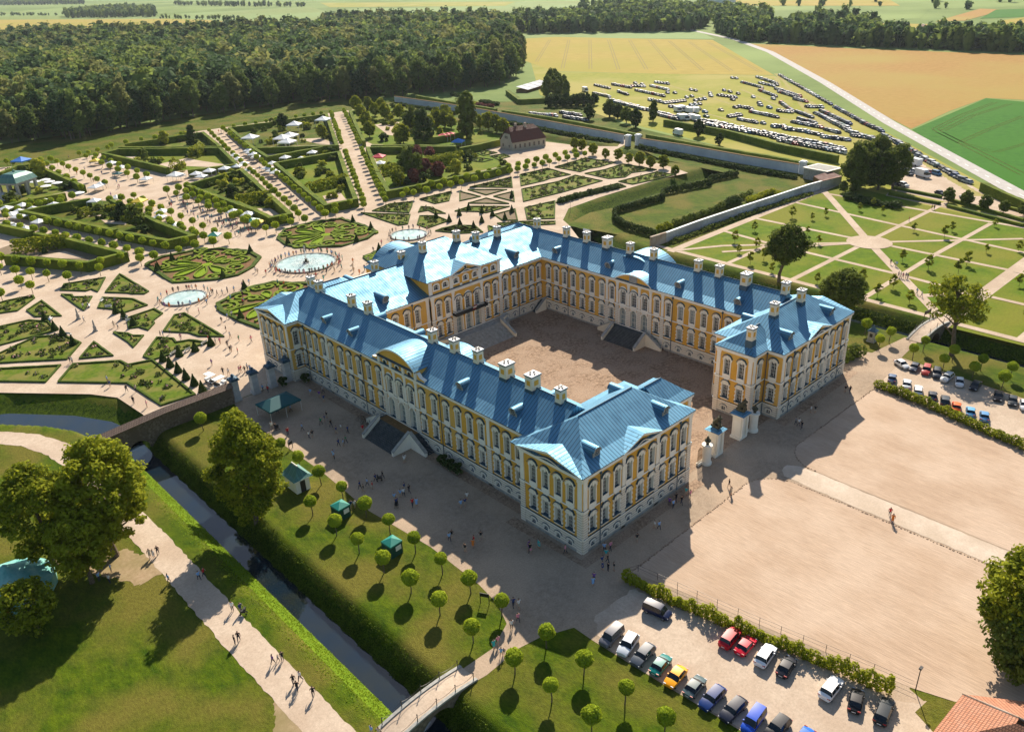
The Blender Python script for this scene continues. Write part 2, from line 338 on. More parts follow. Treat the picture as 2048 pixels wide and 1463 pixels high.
def water():
    mb = MB(); ribbon(mb, [(-32.3, -75), (-32.3, 87)], 3.6, -3.0); ribbon(mb, [(-32.6, 84), (-35, 95), (-39, 102.5), (-47.5, 113), (-62, 124), (-90, 138)], 6.4, -2.45); mb.build('canal_water', M['water'], kind='structure')
    mb = MB(); ribbon(mb, [(109.7, -75), (109.7, 74), (111.5, 88), (118, 104), (128, 113), (138, 119), (160, 120), (213, 118.5)], 2.8, -3.0); mb.build('moat_water', M['water'], kind='structure')
water()
# ================================================================== the palace
PAL = empty('palace', (38.65, 35, 0), label='vast ochre and cream palace with blue sheet metal roofs around a cobbled court', cat='palace')
PW, PL, KX = 77.3, 91.7, 2.7      # width, length, recess of the long facades
def off(mb):                       # palace meshes are authored in world coordinates
    return mb
def pbuild(mb, name, mats, parent=PAL, **k):
    ox, oy = (38.65, 35) if parent is not None else (0, 0)
    mb.v = [(x-ox, y-oy, z) for x, y, z in mb.v]
    return mb.build(name, mats, parent, **k)
# ---- window meshes: X along the wall, -Y outward, Z up, origin on the wall plane at sill height
def arc(w, h, rise, n=8):
    'points of a segmental arch from (w/2,h) over (0,h+rise) to (-w/2,h)'
    return [(w/2*math.cos(math.pi*i/n), h+rise*math.sin(math.pi*i/n)) for i in range(n+1)]
def plate(mb, inner, outer, y, th, m):
    'frame between two point rings of equal length, front at -y, with its outer edge'
    n = len(inner)
    for i in range(n-1):
        a, b, c, d = inner[i], inner[i+1], outer[i+1], outer[i]
        mb.face([(d[0], -y, d[1]), (a[0], -y, a[1]), (b[0], -y, b[1]), (c[0], -y, c[1])], m)
        mb.face([(c[0], -y, c[1]), (c[0], -y+th, c[1]), (d[0], -y+th, d[1]), (d[0], -y, d[1])], m)
def hood(mb, pts, t=.16, d=.28, m=1, mu=0):
    for (x0, z0), (x1, z1) in zip(pts[:-1], pts[1:]):
        q = [(x0, 0, z0), (x0, -d, z0), (x1, -d, z1), (x1, 0, z1)]
        up = [(x, y, z+t) for x, y, z in q]
        mb.face(up, m); mb.face([q[1], up[1], up[2], q[2]], m); mb.face([(q[3][0], 0, q[3][2]-.05), (q[2][0], -d+.1, q[2][2]-.06), (q[1][0], -d+.1, q[1][2]-.06), (q[0][0], 0, q[0][2]-.05)], mu)
def reveal(mb, w, h, rise, dep, m):
    pts = [(-w/2, 0)]+[(w/2, 0)]+arc(w, h, rise)
    k = len(pts)
    for i in range(k-1):
        a, b = pts[i], pts[i+1]
        mb.face([(a[0], -.06, a[1]), (a[0], dep, a[1]), (b[0], dep, b[1]), (b[0], -.06, b[1])], 1 if i == 0 else m)
    a, b = pts[-1], pts[0]; mb.face([(a[0], -.06, a[1]), (a[0], dep, a[1]), (b[0], dep, b[1]), (b[0], -.06, b[1])], m)
def win_mesh(kind):
    fr, sa, pa = MB(), MB(), MB(); dep = .42
    if kind == 'upper': w, h, rise, W = 1.2, 2.75, .3, .2
    elif kind == 'lower': w, h, rise, W = 1.2, 2.45, .0, .17
    elif kind == 'base': w, h, rise, W, dep = .85, .62, .08, .12, .25
    elif kind == 'attic': w, h, rise, W = 1.3, .85, .25, .3
    elif kind == 'arch': w, h, rise, W = 1.45, 2.5, .72, .3
    elif kind == 'door': w, h, rise, W, dep = 1.7, 3.2, .85, .3, .6
    a = arc(w, h, rise)
    inner = [(w/2, 0)]+a+[(-w/2, 0)]
    if kind in ('upper', 'arch'):
        o = [(w/2+W, -.05)]+[(x*(w/2+W)/(w/2), h+.25+(z-h)*1.4+.12) for x, z in a]+[(-w/2-W, -.05)]
        plate(fr, inner, o, .1, .12, 0)
        fr.box(-w/2-W, -.1, -.62, w/2+W, 0, 0, 0); fr.box(-w/2-.1, -.16, -.9, w/2+.1, 0, -.6, 0); fr.box(-.4, -.12, -1.12, .4, 0, -.88, 0)
        for s in (-1, 1): fr.box(s*(w/2+W)-.12, -.13, h-.2, s*(w/2+W)+.12, 0, h+.3, 0)
        hp = [(w/2+W+.25, h+.28)]+[(x*(w/2+W+.06)/(w/2), h+.42+.6*math.sin(math.pi*i/8)) for i, (x, z) in enumerate(a)]+[(-w/2-W-.25, h+.28)]
        hood(fr, hp)
        fr.face([(x, -.07, z-.02) for x, z in hp][::-1], 0) if False else None
        hi = [(x*.98, z+.16) for x, z in o[1:-1]]; ho = [(p[0], p[1]) for p in hp[1:-1]]
        plate(fr, hi, ho, .06, .06, 0); fr.box(-.14, -.2, h+.1, .14, -.02, h+.95, 0)
    if kind == 'lower':
        o = [(w/2+W, -.05)]+[(x*(w/2+W)/(w/2), h+.35) for x, z in a]+[(-w/2-W, -.05)]
        plate(fr, inner, o, .09, .1, 0)
        z = 0; i = 0
        while z < h+.1:                                  # rusticated jambs
            e = .14 if i % 2 == 0 else .0
            for s in (-1, 1):
                x0 = s*(w/2+W-.15); x1 = s*(w/2+W+e); fr.box(min(x0, x1), -.14, z+.03, max(x0, x1), 0, z+.38, 0)
            z += .4; i += 1
        fr.box(-w/2-W-.1, -.22, -.2, w/2+W+.1, 0, -.02, 1, ); fr.box(-w/2-.2, -.1, -.5, w/2+.2, 0, -.2, 0)
        hp = [(w/2+W+.2, h+.3)]+[(x*(w/2+W)/(w/2), h+.45+.5*math.sin(math.pi*i/8)**.8) for i, (x, zz) in enumerate(a)]+[(-w/2-W-.2, h+.3)]
        hood(fr, hp); plate(fr, o[1:-1], hp[1:-1], .06, .06, 0); fr.box(-.13, -.2, h, .13, -.02, h+.7, 0)
    if kind == 'base':
        o = [(.56, -.1)]+arc(1.12, .66, .22)+[(-.56, -.1)]; plate(fr, inner, o, .05, .05, 0)
        hood(fr, [(.85, .55)]+arc(1.5, .6, .48)+[(-.85, .55)], .1, .1, 1)
    if kind == 'attic':
        o = [(w/2+W, -.25)]+arc(w+2*W, h, rise+.35)+[(-w/2-W, -.25)]; plate(fr, inner, o, .08, .08, 0); fr.box(-w/2-W, -.08, -.3, w/2+W, 0, 0, 0)
        hood(fr, arc(w+2*W+.1, h+.1, rise+.4), .12, .14, 2)
    if kind == 'door':
        o = [(w/2+W, 0)]+arc(w+2*W, h, rise+.35)+[(-w/2-W, 0)]; plate(fr, inner, o, .12, .12, 0)
    reveal(fr, w, h, rise, dep, 0)
    y = dep-.04; n = 8
    pa.face([(-w/2, y+.02, 0), (w/2, y+.02, 0)]+[(x, y+.02, z) for x, z in a], 0)
    if kind != 'door':
        b = .045 if kind != 'base' else .04
        sa.box(-.05, y-.04, 0, .05, y, h+rise, 0); top = h+rise*.3
        for s in (-1, 1): sa.box(s*w/2-.05, y-.04, 0, s*w/2+.05, y, h, 0)
        if kind in ('upper', 'lower', 'arch'):
            for q in range(5): zq = h*q/4; sa.box(-w/2, y-.04, zq-(.05 if q == 3 else .025), w/2, y, zq+(.05 if q == 3 else .025), 0)
            for s in (-1, 1): sa.box(s*w/4-.02, y-.04, 0, s*w/4+.02, y, h, 0)
        else:
            for q in (0, .5, 1): sa.box(-w/2, y-.04, h*q-.03, w/2, y, h*q+.03, 0)
    else:
        sa.box(-.06, y-.05, 0, .06, y, h, 0)
        for q in (0, 1.1, 2.2, 3.2): sa.box(-w/2, y-.05, q, w/2, y, q+.1, 0)
        for s in (-1, 1): sa.box(s*w/2-.08, y-.05, 0, s*w/2+.08, y, h, 0)
    fm = fr.mesh(kind+'_frame', [M['white'], M['lead'], M['yellow']]); sm = sa.mesh(kind+'_sash', [M['sash']])
    return w, h, rise, fm, sm, pa.mesh(kind+'_pane', [M['glass'] if kind != 'door' else M['blind']]), pa.mesh(kind+'_pane_blind', [M['blind']])
WK = {k: win_mesh(k) for k in ('upper', 'lower', 'base', 'attic', 'arch', 'door')}
WNAME = dict(upper='upper_window', lower='lower_window', base='basement_window', attic='attic_window', arch='arched_window', door='arched_door')
SILL = dict(upper=8.0, lower=3.35, base=.75, attic=14.0)
walls = MB()
PARTS = []
def put_window(kind, O, d, u, z, blind=False, yoff=0):
    n = Vector((d.y, -d.x, 0)); p = O+d*u+n*yoff; rz = math.atan2(d.y, d.x)
    w, h, rise, fm, sm, pm, pb = WK[kind]
    f = link(WNAME[kind], fm, PAL, (p.x-38.65, p.y-35, z), rz)
    link('sash', sm, f); link('pane', pb if blind else pm, f)
def zone(O, d, L, z0, z1, ops, yoff, m, mt=None):
    'wall strip z0..z1 with rectangular openings (u, w, a, b)'
    n = Vector((d.y, -d.x, 0)); O = O+n*yoff
    q = lambda u, z: (O.x+d.x*u, O.y+d.y*u, z)
    u = 0
    for uc, w, a, b in sorted(ops):
        l, r = uc-w/2, uc+w/2
        walls.face([q(u, z0), q(l, z0), q(l, z1), q(u, z1)], m)
        if a > z0: walls.face([q(l, z0), q(r, z0), q(r, a), q(l, a)], m)
        if b < z1: walls.face([q(l, b), q(r, b), q(r, z1), q(l, z1)], m)
        u = r
    walls.face([q(u, z0), q(L, z0), q(L, z1), q(u, z1)], m)
def wbox(O, d, u0, u1, z0, z1, out, m, top=None, inn=.0):
    n = Vector((d.y, -d.x, 0)); a = O+d*u0-n*inn; b = O+d*u1-n*inn; c = b+n*(out+inn); e = a+n*(out+inn)
    walls.prism([(a.x, a.y), (e.x, e.y), (c.x, c.y), (b.x, b.y)], z0, z1, m, top, True)
# wall materials: 0 yellow, 1 rusticated, 2 white, 3 lead, 4 stone
def facade(O, d, L, up=(), lo=None, ba=None, pil=(), quoin=(1, 1), arches=(), blind=(), pipes=(), corn=1):
    O = Vector((O[0], O[1], 0)); d = Vector((d[0], d[1], 0)); lo = up if lo is None else lo; ba = up if ba is None else ba
    wU, hU = 1.25, 3.05; n = Vector((d.y, -d.x, 0))
    opsU = [(u, 1.25, 8.0, 11.05) for u in up if u not in arches]+[(u, 1.45, 7.6, 10.82) for u in arches]
    opsL = [(u, 1.25, 3.35, 5.8) for u in lo if u not in arches]+[(u, 1.7, 2.45, 6.5) for u in arches]
    zone(O, d, L, 7.3, 12.6, opsU, 0, 0); zone(O, d, L, 2.4, 7.3, opsL, 0, 0)
    zone(O, d, L, 0, 2.4, [(u, .85, .75, 1.45) for u in ba if u not in arches], .12, 1)
    for u in up:
        if u in arches: put_window('arch', O, d, u, 7.6)
        else: put_window('upper', O, d, u, 8.0, (u in blind))
    for u in lo:
        if u in arches: put_window('door', O, d, u, 2.45)
        else: put_window('lower', O, d, u, 3.35, (u in blind))
    for u in ba:
        if u not in arches: put_window('base', O, d, u, .75, yoff=.12)
    # plinth, string courses, cornice
    wbox(O, d, 0, L, 2.4, 2.62, .26, 2, 3); wbox(O, d, 0, L, 0, .35, .2, 4)
    wbox(O, d, 0, L, 7.02, 7.3, .08, 2, 3)
    wbox(O, d, -.1, L+.1, 12.35, 12.7, .18, 2); wbox(O, d, -.2, L+.2, 12.7, 13.0, .4, 2)
    for a, b in ((0, .95), (L-.95, L)):                  # corner piers
        if (a == 0 and quoin[0]) or (a > 0 and quoin[1]):
            wbox(O, d, a, b, 2.62, 7.0, .16, 1); wbox(O, d, a-.05, b+.05, 7.0, 7.45, .24, 2, 3)
            wbox(O, d, a+.1, b-.1, 7.45, 12.0, .14, 2); wbox(O, d, a, b, 12.0, 12.35, .2, 2)
            wbox(O, d, a-.02, b+.02, 0, 2.4, .22, 1)
    for u in pil:
        wbox(O, d, u-.5, u+.5, 2.62, 7.0, .16, 1); wbox(O, d, u-.5, u+.5, 7.0, 7.45, .24, 2, 3)
        wbox(O, d, u-.32, u+.32, 7.45, 12.0, .15, 2); wbox(O, d, u-.42, u+.42, 12.0, 12.35, .2, 2); wbox(O, d, u-.5, u+.5, 0, 2.4, .2, 1)
    for u in pipes:
        a = O+d*u+n*.32; walls.tube((a.x, a.y, .2), (a.x, a.y, 12.6), .075, seg=5, m=3); walls.box(a.x-.14, a.y-.14, 12.2, a.x+.14, a.y+.14, 12.6, 3)
longs = [15.4, 17.9, 20.4, 23.9, 26.7, 29.6, 32.6, 35.8, 39.0, 42.3, 45.4, 48.5, 51.8, 55.0, 58.2, 61.3, 64.2, 67.6, 70.4, 73.3, 75.8, 78.2]
arch_y = (42.3, 45.4, 48.5)
y0, y1 = 12.3, PL-12.3
rv = lambda ys, t: [round(t-y, 3) for y in ys]
# left side, seen square on: pavilions at x = 0, long front at x = KX
facade((0, 12.3), (0, -1), 12.3, rv([9.6, 7.1, 4.6, 2.3], 12.3))
facade((KX, y1), (0, -1), y1-y0, rv(longs, y1), pil=rv([22.2, 40.6, 50.2, 69.1], y1)+rv([43.85, 46.95], y1), arches=tuple(rv(arch_y, y1)), quoin=(0, 0), pipes=rv([14.2, 33.9, 56.7, 77.2], y1))
facade((0, PL), (0, -1), 12.3, rv([89.4, 87.1, 84.6, 82.1], PL), pipes=[])
facade((0, y1), (1, 0), KX, [1.6], quoin=(0, 0), ba=[])
facade((KX, 12.3), (-1, 0), KX, [], quoin=(0, 0))
# front ends of the wings
fx = [2.0, 4.7, 7.3, 9.95, 12.6, 15.25, 17.9, 20.5, 23.1]
facade((0, 0), (1, 0), 25.2, fx, pil=[8.7, 16.6], pipes=[3.4, 21.8])
facade((25.2, 0), (0, 1), 3.2, [1.6], quoin=(0, 0)); facade((25.2, 3.2), (1, 0), 4.2, [2.0], quoin=(0, 1)); facade((29.4, 3.2), (0, 1), 7.4, [2.3, 5.2]); facade((29.4, 10.6), (-1, 0), 4.2, [2.1], quoin=(0, 0))
facade((25.2, 10.6), (0, 1), 2.9, [], quoin=(0, 0)); facade((25.2, 13.5), (-1, 0), 10.6, [2.5, 5.3, 8.1], quoin=(1, 0))
facade((52.1, 0), (1, 0), 25.2, [25.2-x for x in fx], pil=[8.6, 16.5], pipes=[3.4, 21.8])
facade((52.1, 3.2), (0, -1), 3.2, [1.6], quoin=(0, 0)); facade((47.9, 3.2), (1, 0), 4.2, [2.2], quoin=(1, 0), pipes=[4.0]); facade((47.9, 10.6), (0, -1), 7.4, [2.3, 5.2]); facade((52.1, 10.6), (-1, 0), 4.2, [2.1], quoin=(0, 0))
facade((52.1, 13.5), (0, -1), 2.9, [], quoin=(0, 0)); facade((62.7, 13.5), (-1, 0), 10.6, [2.5, 5.3, 8.1], quoin=(0, 1))
# court: right wing, main building, left wing
cr = [67.2, 64.6, 62.0, 59.3, 56.4, 53.5, 50.5, 47.6, 44.4, 41.4, 38.4, 35.2, 32.2, 29.1, 26.2, 23.4, 20.5, 17.7]
facade((62.7, 69.5), (0, -1), 56.0, rv(cr, 69.5), pil=rv([49.0, 46.0, 42.9, 39.9, 36.9, 33.7], 69.5), arches=tuple(rv([44.4, 41.4, 38.4], 69.5)), quoin=(0, 0), blind=tuple(rv([29.1, 26.2, 50.5], 69.5)), pipes=rv([60.7, 31.0, 19.0], 69.5))
facade((14.6, 13.5), (0, 1), 56.0, [y-13.5 for y in cr], pil=[y-13.5 for y in (49, 46, 42.9, 39.9, 36.9, 33.7)], arches=tuple(y-13.5 for y in (44.4, 41.4, 38.4)), quoin=(0, 0))
facade((14.6, 69.5), (1, 0), 13.75, [x-14.6 for x in (16.6, 19.3, 22.3, 25.1, 27.4)][:4], quoin=(0, 1), pipes=[9.1])
facade((48.95, 69.5), (1, 0), 13.75, [x-48.95 for x in (50.6, 53.3, 56.1, 59.0, 61.5)], quoin=(0, 0), pipes=[5.6])
facade((28.35, 68.9), (1, 0), 20.6, [2.05, 4.55, 7.55, 10.3, 13.05, 16.05, 18.55], pil=[6.15, 14.45], arches=(7.55, 10.3, 13.05), ba=[], quoin=(1, 1))
# sides nobody sees from here, plain but complete
facade((74.6, 13.0), (0, 1), 66, [y-13 for y in longs], quoin=(0, 0)); facade((77.3, 0), (0, 1), 12.6, [2.3, 4.6, 7.1, 9.6]); facade((77.3, y1), (0, 1), 12.3, [2.3, 4.6, 7.1, 9.6])
facade((77.3, PL), (-1, 0), PW, [x for x in np.arange(2.4, 76, 2.9)])
# attic storey of the middle block
O = Vector((28.35, 68.9, 0)); dx = Vector((1, 0, 0)); at = [2.05, 4.55, 7.55, 10.3, 13.05, 16.05, 18.55]
zone(O, dx, 20.6, 13.0, 16.2, [(u, 1.3, 14.0, 15.1) for u in at], -.35, 0)
O2 = O+Vector((0, .35, 0))
for u in at: put_window('attic', O2, dx, u, 14.0)
for u in (.45, 6.15, 14.45, 20.15): wbox(O2, dx, u-.45, u+.45, 13.0, 15.8, .14, 2)
for u in (8.9, 11.7): wbox(O2, dx, u-.3, u+.3, 13.0, 13.6, .14, 2)
wbox(O2, dx, -.15, 20.75, 15.8, 16.2, .3, 2)
for x, s in ((28.5, -1), (48.8, 1)):
    walls.box(min(x, x+s*.1), 69.25, 13, max(x, x+s*.1), 90, 16.2, 0)
pbuild(walls, 'wall', [M['yellow'], M['rustic'], M['white'], M['lead'], M['stone']])
# ---- roofs
def slope(mb, a, b, c, d, z0, z1, K=((0, 0), (.3, .24), (1, 1)), m=0):
    'sloping plane between the eave a-b and the ridge c-d (a under d, b under c), slightly bell-cast'
    a, b, c, d = [Vector((p[0], p[1], 0)) for p in (a, b, c, d)]
    e = (b-a).normalized(); run = ((d-a)-e*(d-a).dot(e)).length or ((c-b)-e*(c-b).dot(e)).length
    def pt(p, q, t, g): r = p.lerp(q, t); return Vector((r.x, r.y, z0+(z1-z0)*g))
    vv = 0
    for (t0, g0), (t1, g1) in zip(K[:-1], K[1:]):
        q = [pt(a, d, t0, g0), pt(b, c, t0, g0), pt(b, c, t1, g1), pt(a, d, t1, g1)]
        sl = math.hypot(run*(t1-t0), (z1-z0)*(g1-g0))
        uv = [((p-a).dot(e), vv+(0 if i < 2 else sl)) for i, p in enumerate(q)]
        if (q[2]-q[3]).length < .01: q.pop(); uv.pop()
        mb.face(q, m, [(u[1]*.0+u[1], u[0]) for u in uv]); vv += sl
def hip(name, x0, y0, x1, y1, z0, zr, along, h0, h1, parent=PAL, K=((0, 0), (.3, .24), (1, 1)), eave=.14, mats=('roof', 'lead')):
    'hipped roof; ridge along x or y starting h0 and ending h1 in from the ends (0 = gable)'
    mb = MB()
    if along == 'x':
        ym = (y0+y1)/2; a, b = (x0+h0, ym), (x1-h1, ym)
        slope(mb, (x0, y0), (x1, y0), b, a, z0, zr, K); slope(mb, (x1, y1), (x0, y1), a, b, z0, zr, K)
        slope(mb, (x1, y0), (x1, y1), b, b, z0, zr, K); slope(mb, (x0, y1), (x0, y0), a, a, z0, zr, K)
    else:
        xm = (x0+x1)/2; a, b = (xm, y0+h0), (xm, y1-h1)
        slope(mb, (x1, y0), (x1, y1), b, a, z0, zr, K); slope(mb, (x0, y1), (x0, y0), a, b, z0, zr, K)
        slope(mb, (x0, y0), (x1, y0), a, a, z0, zr, K); slope(mb, (x1, y1), (x0, y1), b, b, z0, zr, K)
    mb.box(x0, y0, z0-eave, x1, y1, z0-.003, 1, nobottom=False)
    # ridge roll
    mb.tube((a[0], a[1], zr), (b[0], b[1], zr), .12, seg=6, m=1)
    if parent is PAL: return pbuild(mb, name, [M[mats[0]], M[mats[1]]])
    return mb.build(name, [M[mats[0]], M[mats[1]]], parent)
E = .4
ROOFS = {}
ROOFS['L'] = hip('roof', KX-E, 9, 14.6+E, 84, 13.13, 17.25, 'y', 0, 0)
ROOFS['R'] = hip('roof', 62.7-E, 9, 74.6+E, 84, 13.13, 17.25, 'y', 0, 0)
ROOFS['FL'] = hip('roof', -E, -E, 25.2+E, 13.5+E, 13.15, 17.22, 'x', 7.0, 7.0)
ROOFS['FR'] = hip('roof', 52.1-E, -E, 77.3+E, 13.5+E, 13.15, 17.22, 'x', 7.0, 7.0)
hip('roof', 22, 3.2-E, 29.4+E, 10.6+E, 13.17, 15.9, 'x', 0, 3.6); hip('roof', 47.9-E, 3.2-E, 55.3, 10.6+E, 13.17, 15.9, 'x', 3.6, 0)
ROOFS['M'] = hip('roof', KX-E, 69.5-E, 74.6+E, 90.5+E, 13.11, 17.6, 'x', 8, 8)
hip('roof', -E, PL-12.3-E, 24, PL+E, 13.16, 16.6, 'x', 7.0, 7.0); hip('roof', 53.3, PL-12.3-E, 77.3+E, PL+E, 13.16, 16.6, 'x', 7.0, 7.0)
ROOFS['C'] = hip('roof', 28.35-.6, 68.9, 48.95+.6, 90.9, 16.2, 20.9, 'x', 7.6, 7.6, K=((0, 0), (1, 1)))
hip('roof', 29.5, 88, 47.8, 95.5, 13.3, 16.8, 'x', 5, 5)
gr = MB(); gr.box(29.9, 90.5, 0, 47.4, 95.1, 13.1, 0); pbuild(gr, 'garden_wall_block', M['yellow'])
def pediment(c, half, d, zt=14.45, deep=5.0, zb=13.18, par=PAL):
    'triangular gable standing on the cornice; c foot centre, d inward direction'
    mb = MB(); c = Vector((c[0], c[1], 0)); d = Vector((d[0], d[1], 0)); s = Vector((-d.y, d.x, 0))
    q = lambda u, v, z: tuple(c+s*u+d*v+Vector((0, 0, z)))
    for sg in (-1, 1):
        a, b, e, f = q(sg*(half+.35), -.5, zb-.02), q(0, -.5, zt+.22), q(0, deep, zt+.22), q(sg*(half+.35), deep, zb-.02)
        pts = [a, b, e, f] if sg < 0 else [a, f, e, b]
        mb.face(pts, 0, [(p[0]*d.x+p[1]*d.y, math.hypot((p[0]-c.x)*s.x+(p[1]-c.y)*s.y, 0)) for p in pts])
        lo = [(x, y, z-.16) for x, y, z in pts]; mb.face(lo[::-1], 2)
        mb.face([a, b, (b[0], b[1], b[2]-.2), (a[0], a[1], a[2]-.2)] if sg > 0 else [b, a, (a[0], a[1], a[2]-.2), (b[0], b[1], b[2]-.2)], 2)
        # raking cornice
        n = 8
        for i in range(n):
            t0, t1 = i/n, (i+1)/n; z0 = zb+(zt-zb)*t0-.3; z1 = zb+(zt-zb)*t1-.3
            p = [q(sg*half*(1-t0), -.3, z0), q(sg*half*(1-t1), -.3, z1), q(sg*half*(1-t1), -.3, z1+.26), q(sg*half*(1-t0), -.3, z0+.26)]
            mb.face(p if sg < 0 else p[::-1], 2)
    # wavy upper edge of the wall field with its lead-covered ledge
    N = 20; top = lambda u: .35+.75*math.exp(-(u/(half*.36))**2)
    for i in range(N):
        u0 = -half+2*half*i/N; u1 = -half+2*half*(i+1)/N; cap = lambda u: max(zb-.3, zb+(zt-zb)*(1-abs(u)/half)-.28)
        a0, a1 = min(zb-.9+top(u0), cap(u0)), min(zb-.9+top(u1), cap(u1))
        mb.face([q(u1, -.42, a1), q(u0, -.42, a0), q(u0, -.42, a0+.16), q(u1, -.42, a1+.16)], 2); mb.face([q(u1, -.42, a1+.16), q(u0, -.42, a0+.16), q(u0, -.03, a0+.2), q(u1, -.03, a1+.2)], 3)
    mb.face([q(half, -.02, zb-.2), q(-half, -.02, zb-.2), q(0, -.02, zt)], 1)
    return pbuild(mb, 'pediment', [M['roof'], M['yellow'], M['white'], M['lead']])
pediment((0, 6.2), 6.1, (1, 0)); pediment((0, 85.5), 6.1, (1, 0)); pediment((77.3, 6.2), 6.1, (-1, 0))
pediment((12.7, 0), 4.2, (0, 1)); pediment((64.6, 0), 4.2, (0, 1)); pediment((6.2, PL), 5, (0, -1))
ped = pediment((38.65, 69.2), 4.1, (0, 1), zt=17.7, zb=16.22, deep=7)
oc = MB(); oc.tube((38.65, 69.02, 16.95), (38.65, 69.16, 16.95), .42, seg=14, m=0); oc.tube((38.65, 68.98, 16.95), (38.65, 69.1, 16.95), .25, seg=12, m=1); pbuild(oc, 'round_window', [M['white'], M['glass']])
def barrel(c, d, half, zb, rise, deep, attic=None):
    mb = MB(); c = Vector((c[0], c[1], 0)); d = Vector((d[0], d[1], 0)); s = Vector((-d.y, d.x, 0)); N = 16
    q = lambda u, v, z: tuple(c+s*u+d*v+Vector((0, 0, z)))
    fz = lambda u: zb+rise*(1-abs(u/half)**2.2)
    us = [-half+2*half*i/N for i in range(N+1)]; L = 0
    for a, b in zip(us[:-1], us[1:]):
        l = math.hypot(b-a, fz(b)-fz(a)); p = [q(b, -.5, fz(b)), q(a, -.5, fz(a)), q(a, deep, fz(a)), q(b, deep, fz(b))]
        mb.face(p, 0, [(L+l, -.5), (L, -.5), (L, deep), (L+l, deep)] if False else [(-.5, L+l), (-.5, L), (deep, L), (deep, L+l)]); L += l
        mb.face([(p[1][0], p[1][1], p[1][2]), (p[0][0], p[0][1], p[0][2]), (p[0][0], p[0][1], p[0][2]-.3), (p[1][0], p[1][1], p[1][2]-.3)][::1], 2)
        mb.face([q(b, -.5, fz(b)-.3), q(a, -.5, fz(a)-.3), q(a, -.02, fz(a)-.3), q(b, -.02, fz(b)-.3)][::-1], 2)
        mb.face([q(b, 0, zb-.25), q(a, 0, zb-.25), q(a, 0, fz(a)-.1), q(b, 0, fz(b)-.1)], 1)
        mb.face([q(b, -.5, zb-.25), q(a, -.5, zb-.25), q(a, 0, zb-.1), q(b, 0, zb-.1)], 3)
    for sg in (-1, 1):
        p = [q(sg*half*.97, 0, zb-2.5), q(sg*half*.97, deep, zb-2.5), q(sg*half*.97, deep, zb), q(sg*half*.97, 0, zb)]
        mb.face(p if sg < 0 else p[::-1], 1)
        mb.face([q(sg*half, -.5, fz(half)), q(sg*half, deep, fz(half)), q(sg*half*.95, deep, zb-.2), q(sg*half*.95, -.5, zb-.2)], 0)
    if attic:
        z0 = attic
        mb.face([q(half, 0, z0), q(-half, 0, z0), q(-half, 0, zb-.2), q(half, 0, zb-.2)], 1)
        for u in (-half*.95, -half*.33, half*.33, half*.95):
            a = c+s*(u-.3); b = c+s*(u+.3); mb.prism([(p.x, p.y) for p in (a, b, b-d*.25, a-d*.25)], z0, zb-.2, 2)
        for u in (-half*.64, 0, half*.64):                 # small arched lights
            for k in range(8):
                t0, t1 = math.pi*k/8, math.pi*(k+1)/8
                for r, m, y in ((.72, 2, -.1), (.42, 4, -.14)):
                    mb.face([q(u, y, z0+.5), q(u+r*math.cos(t0), y, z0+.5+r*.9*math.sin(t0)), q(u+r*math.cos(t1), y, z0+.5+r*.9*math.sin(t1))][::-1], m)
            mb.face([q(u+.42, -.14, z0+.05), q(u-.42, -.14, z0+.05), q(u-.42, -.14, z0+.5), q(u+.42, -.14, z0+.5)], 4)
        for sg in (-1, 1):                                 # scrolls beside the attic
            pr = [(half, z0), (half+2.0, z0), (half+2.0, z0+.45), (half+.8, z0+.6), (half, z0+1.3)]
            f = [q(sg*u, 0, z) for u, z in pr]; b = [q(sg*u, .7, z) for u, z in pr]
            mb.face(f if sg < 0 else f[::-1], 1); mb.face(b[::-1] if sg < 0 else b, 1)
            for i in range(1, 4): p = [f[i], f[i+1], b[i+1], b[i]]; mb.face(p if sg < 0 else p[::-1], 2)
    return pbuild(mb, 'barrel_gable', [M['roof'], M['yellow'], M['white'], M['lead'], M['glass']])
barrel((KX-.2, 45.4), (1, 0), 5.6, 14.75, 2.2, 7.5, 13.1); barrel((74.8, 45.4), (-1, 0), 5.6, 14.75, 2.2, 7.5, 13.1)
barrel((62.6, 41.5), (1, 0), 5.0, 13.3, 1.75, 6); barrel((14.7, 41.5), (-1, 0), 5.0, 13.3, 1.75, 6)
barrel((38.6, 95.6), (0, -1), 6, 14.5, 2.6, 9)
st_ = MB(); st_.box(62.35, 40.6, 13.15, 62.7, 42.6, 14.8, 0); pbuild(st_, 'relief_panel', M['stone'])
# ---- dormers and chimneys: sub-parts of the roof they rise from
def dormer_mesh():
    b, g = MB(), MB(); n = 10; r = .8; z0 = -.2; zc = .75; L = 3.6
    pts = [(r, z0)]+[(r*math.cos(math.pi*i/n), zc+r*math.sin(math.pi*i/n)) for i in range(n+1)]+[(-r, z0)]
    for i, (p, q) in enumerate(zip(pts[:-1], pts[1:])):
        e = -.25 if 0 < i < n+1 else 0
        b.face([(p[0], e, p[1]), (p[0], L, p[1]), (q[0], L, q[1]), (q[0], e, q[1])][::-1], 0, [(e, i*.3), (L, i*.3), (L, i*.3+.3), (e, i*.3+.3)][::-1])
    b.face([(x, .02, z) for x, z in pts], 1); b.face([(x*1.05, -.24, z) for x, z in pts[1:-1]]+[(x*.8, -.24, z*.9) for x, z in reversed(pts[1:-1])], 1)
    for k, (rr, m) in enumerate(((.6, 1), (.5, 2), (.36, 1), (.26, 2), (.12, 1))):
        y = -.02-.02*k; g.face([(rr*math.cos(2*math.pi*i/16), y, zc-.05+rr*math.sin(2*math.pi*i/16)) for i in range(16)], m-1)
    return b.mesh('dormer', [M['roof'], M['stone']]), g.mesh('round_louvre', [M['stone'], M['glass']])
DM, DG = dormer_mesh()
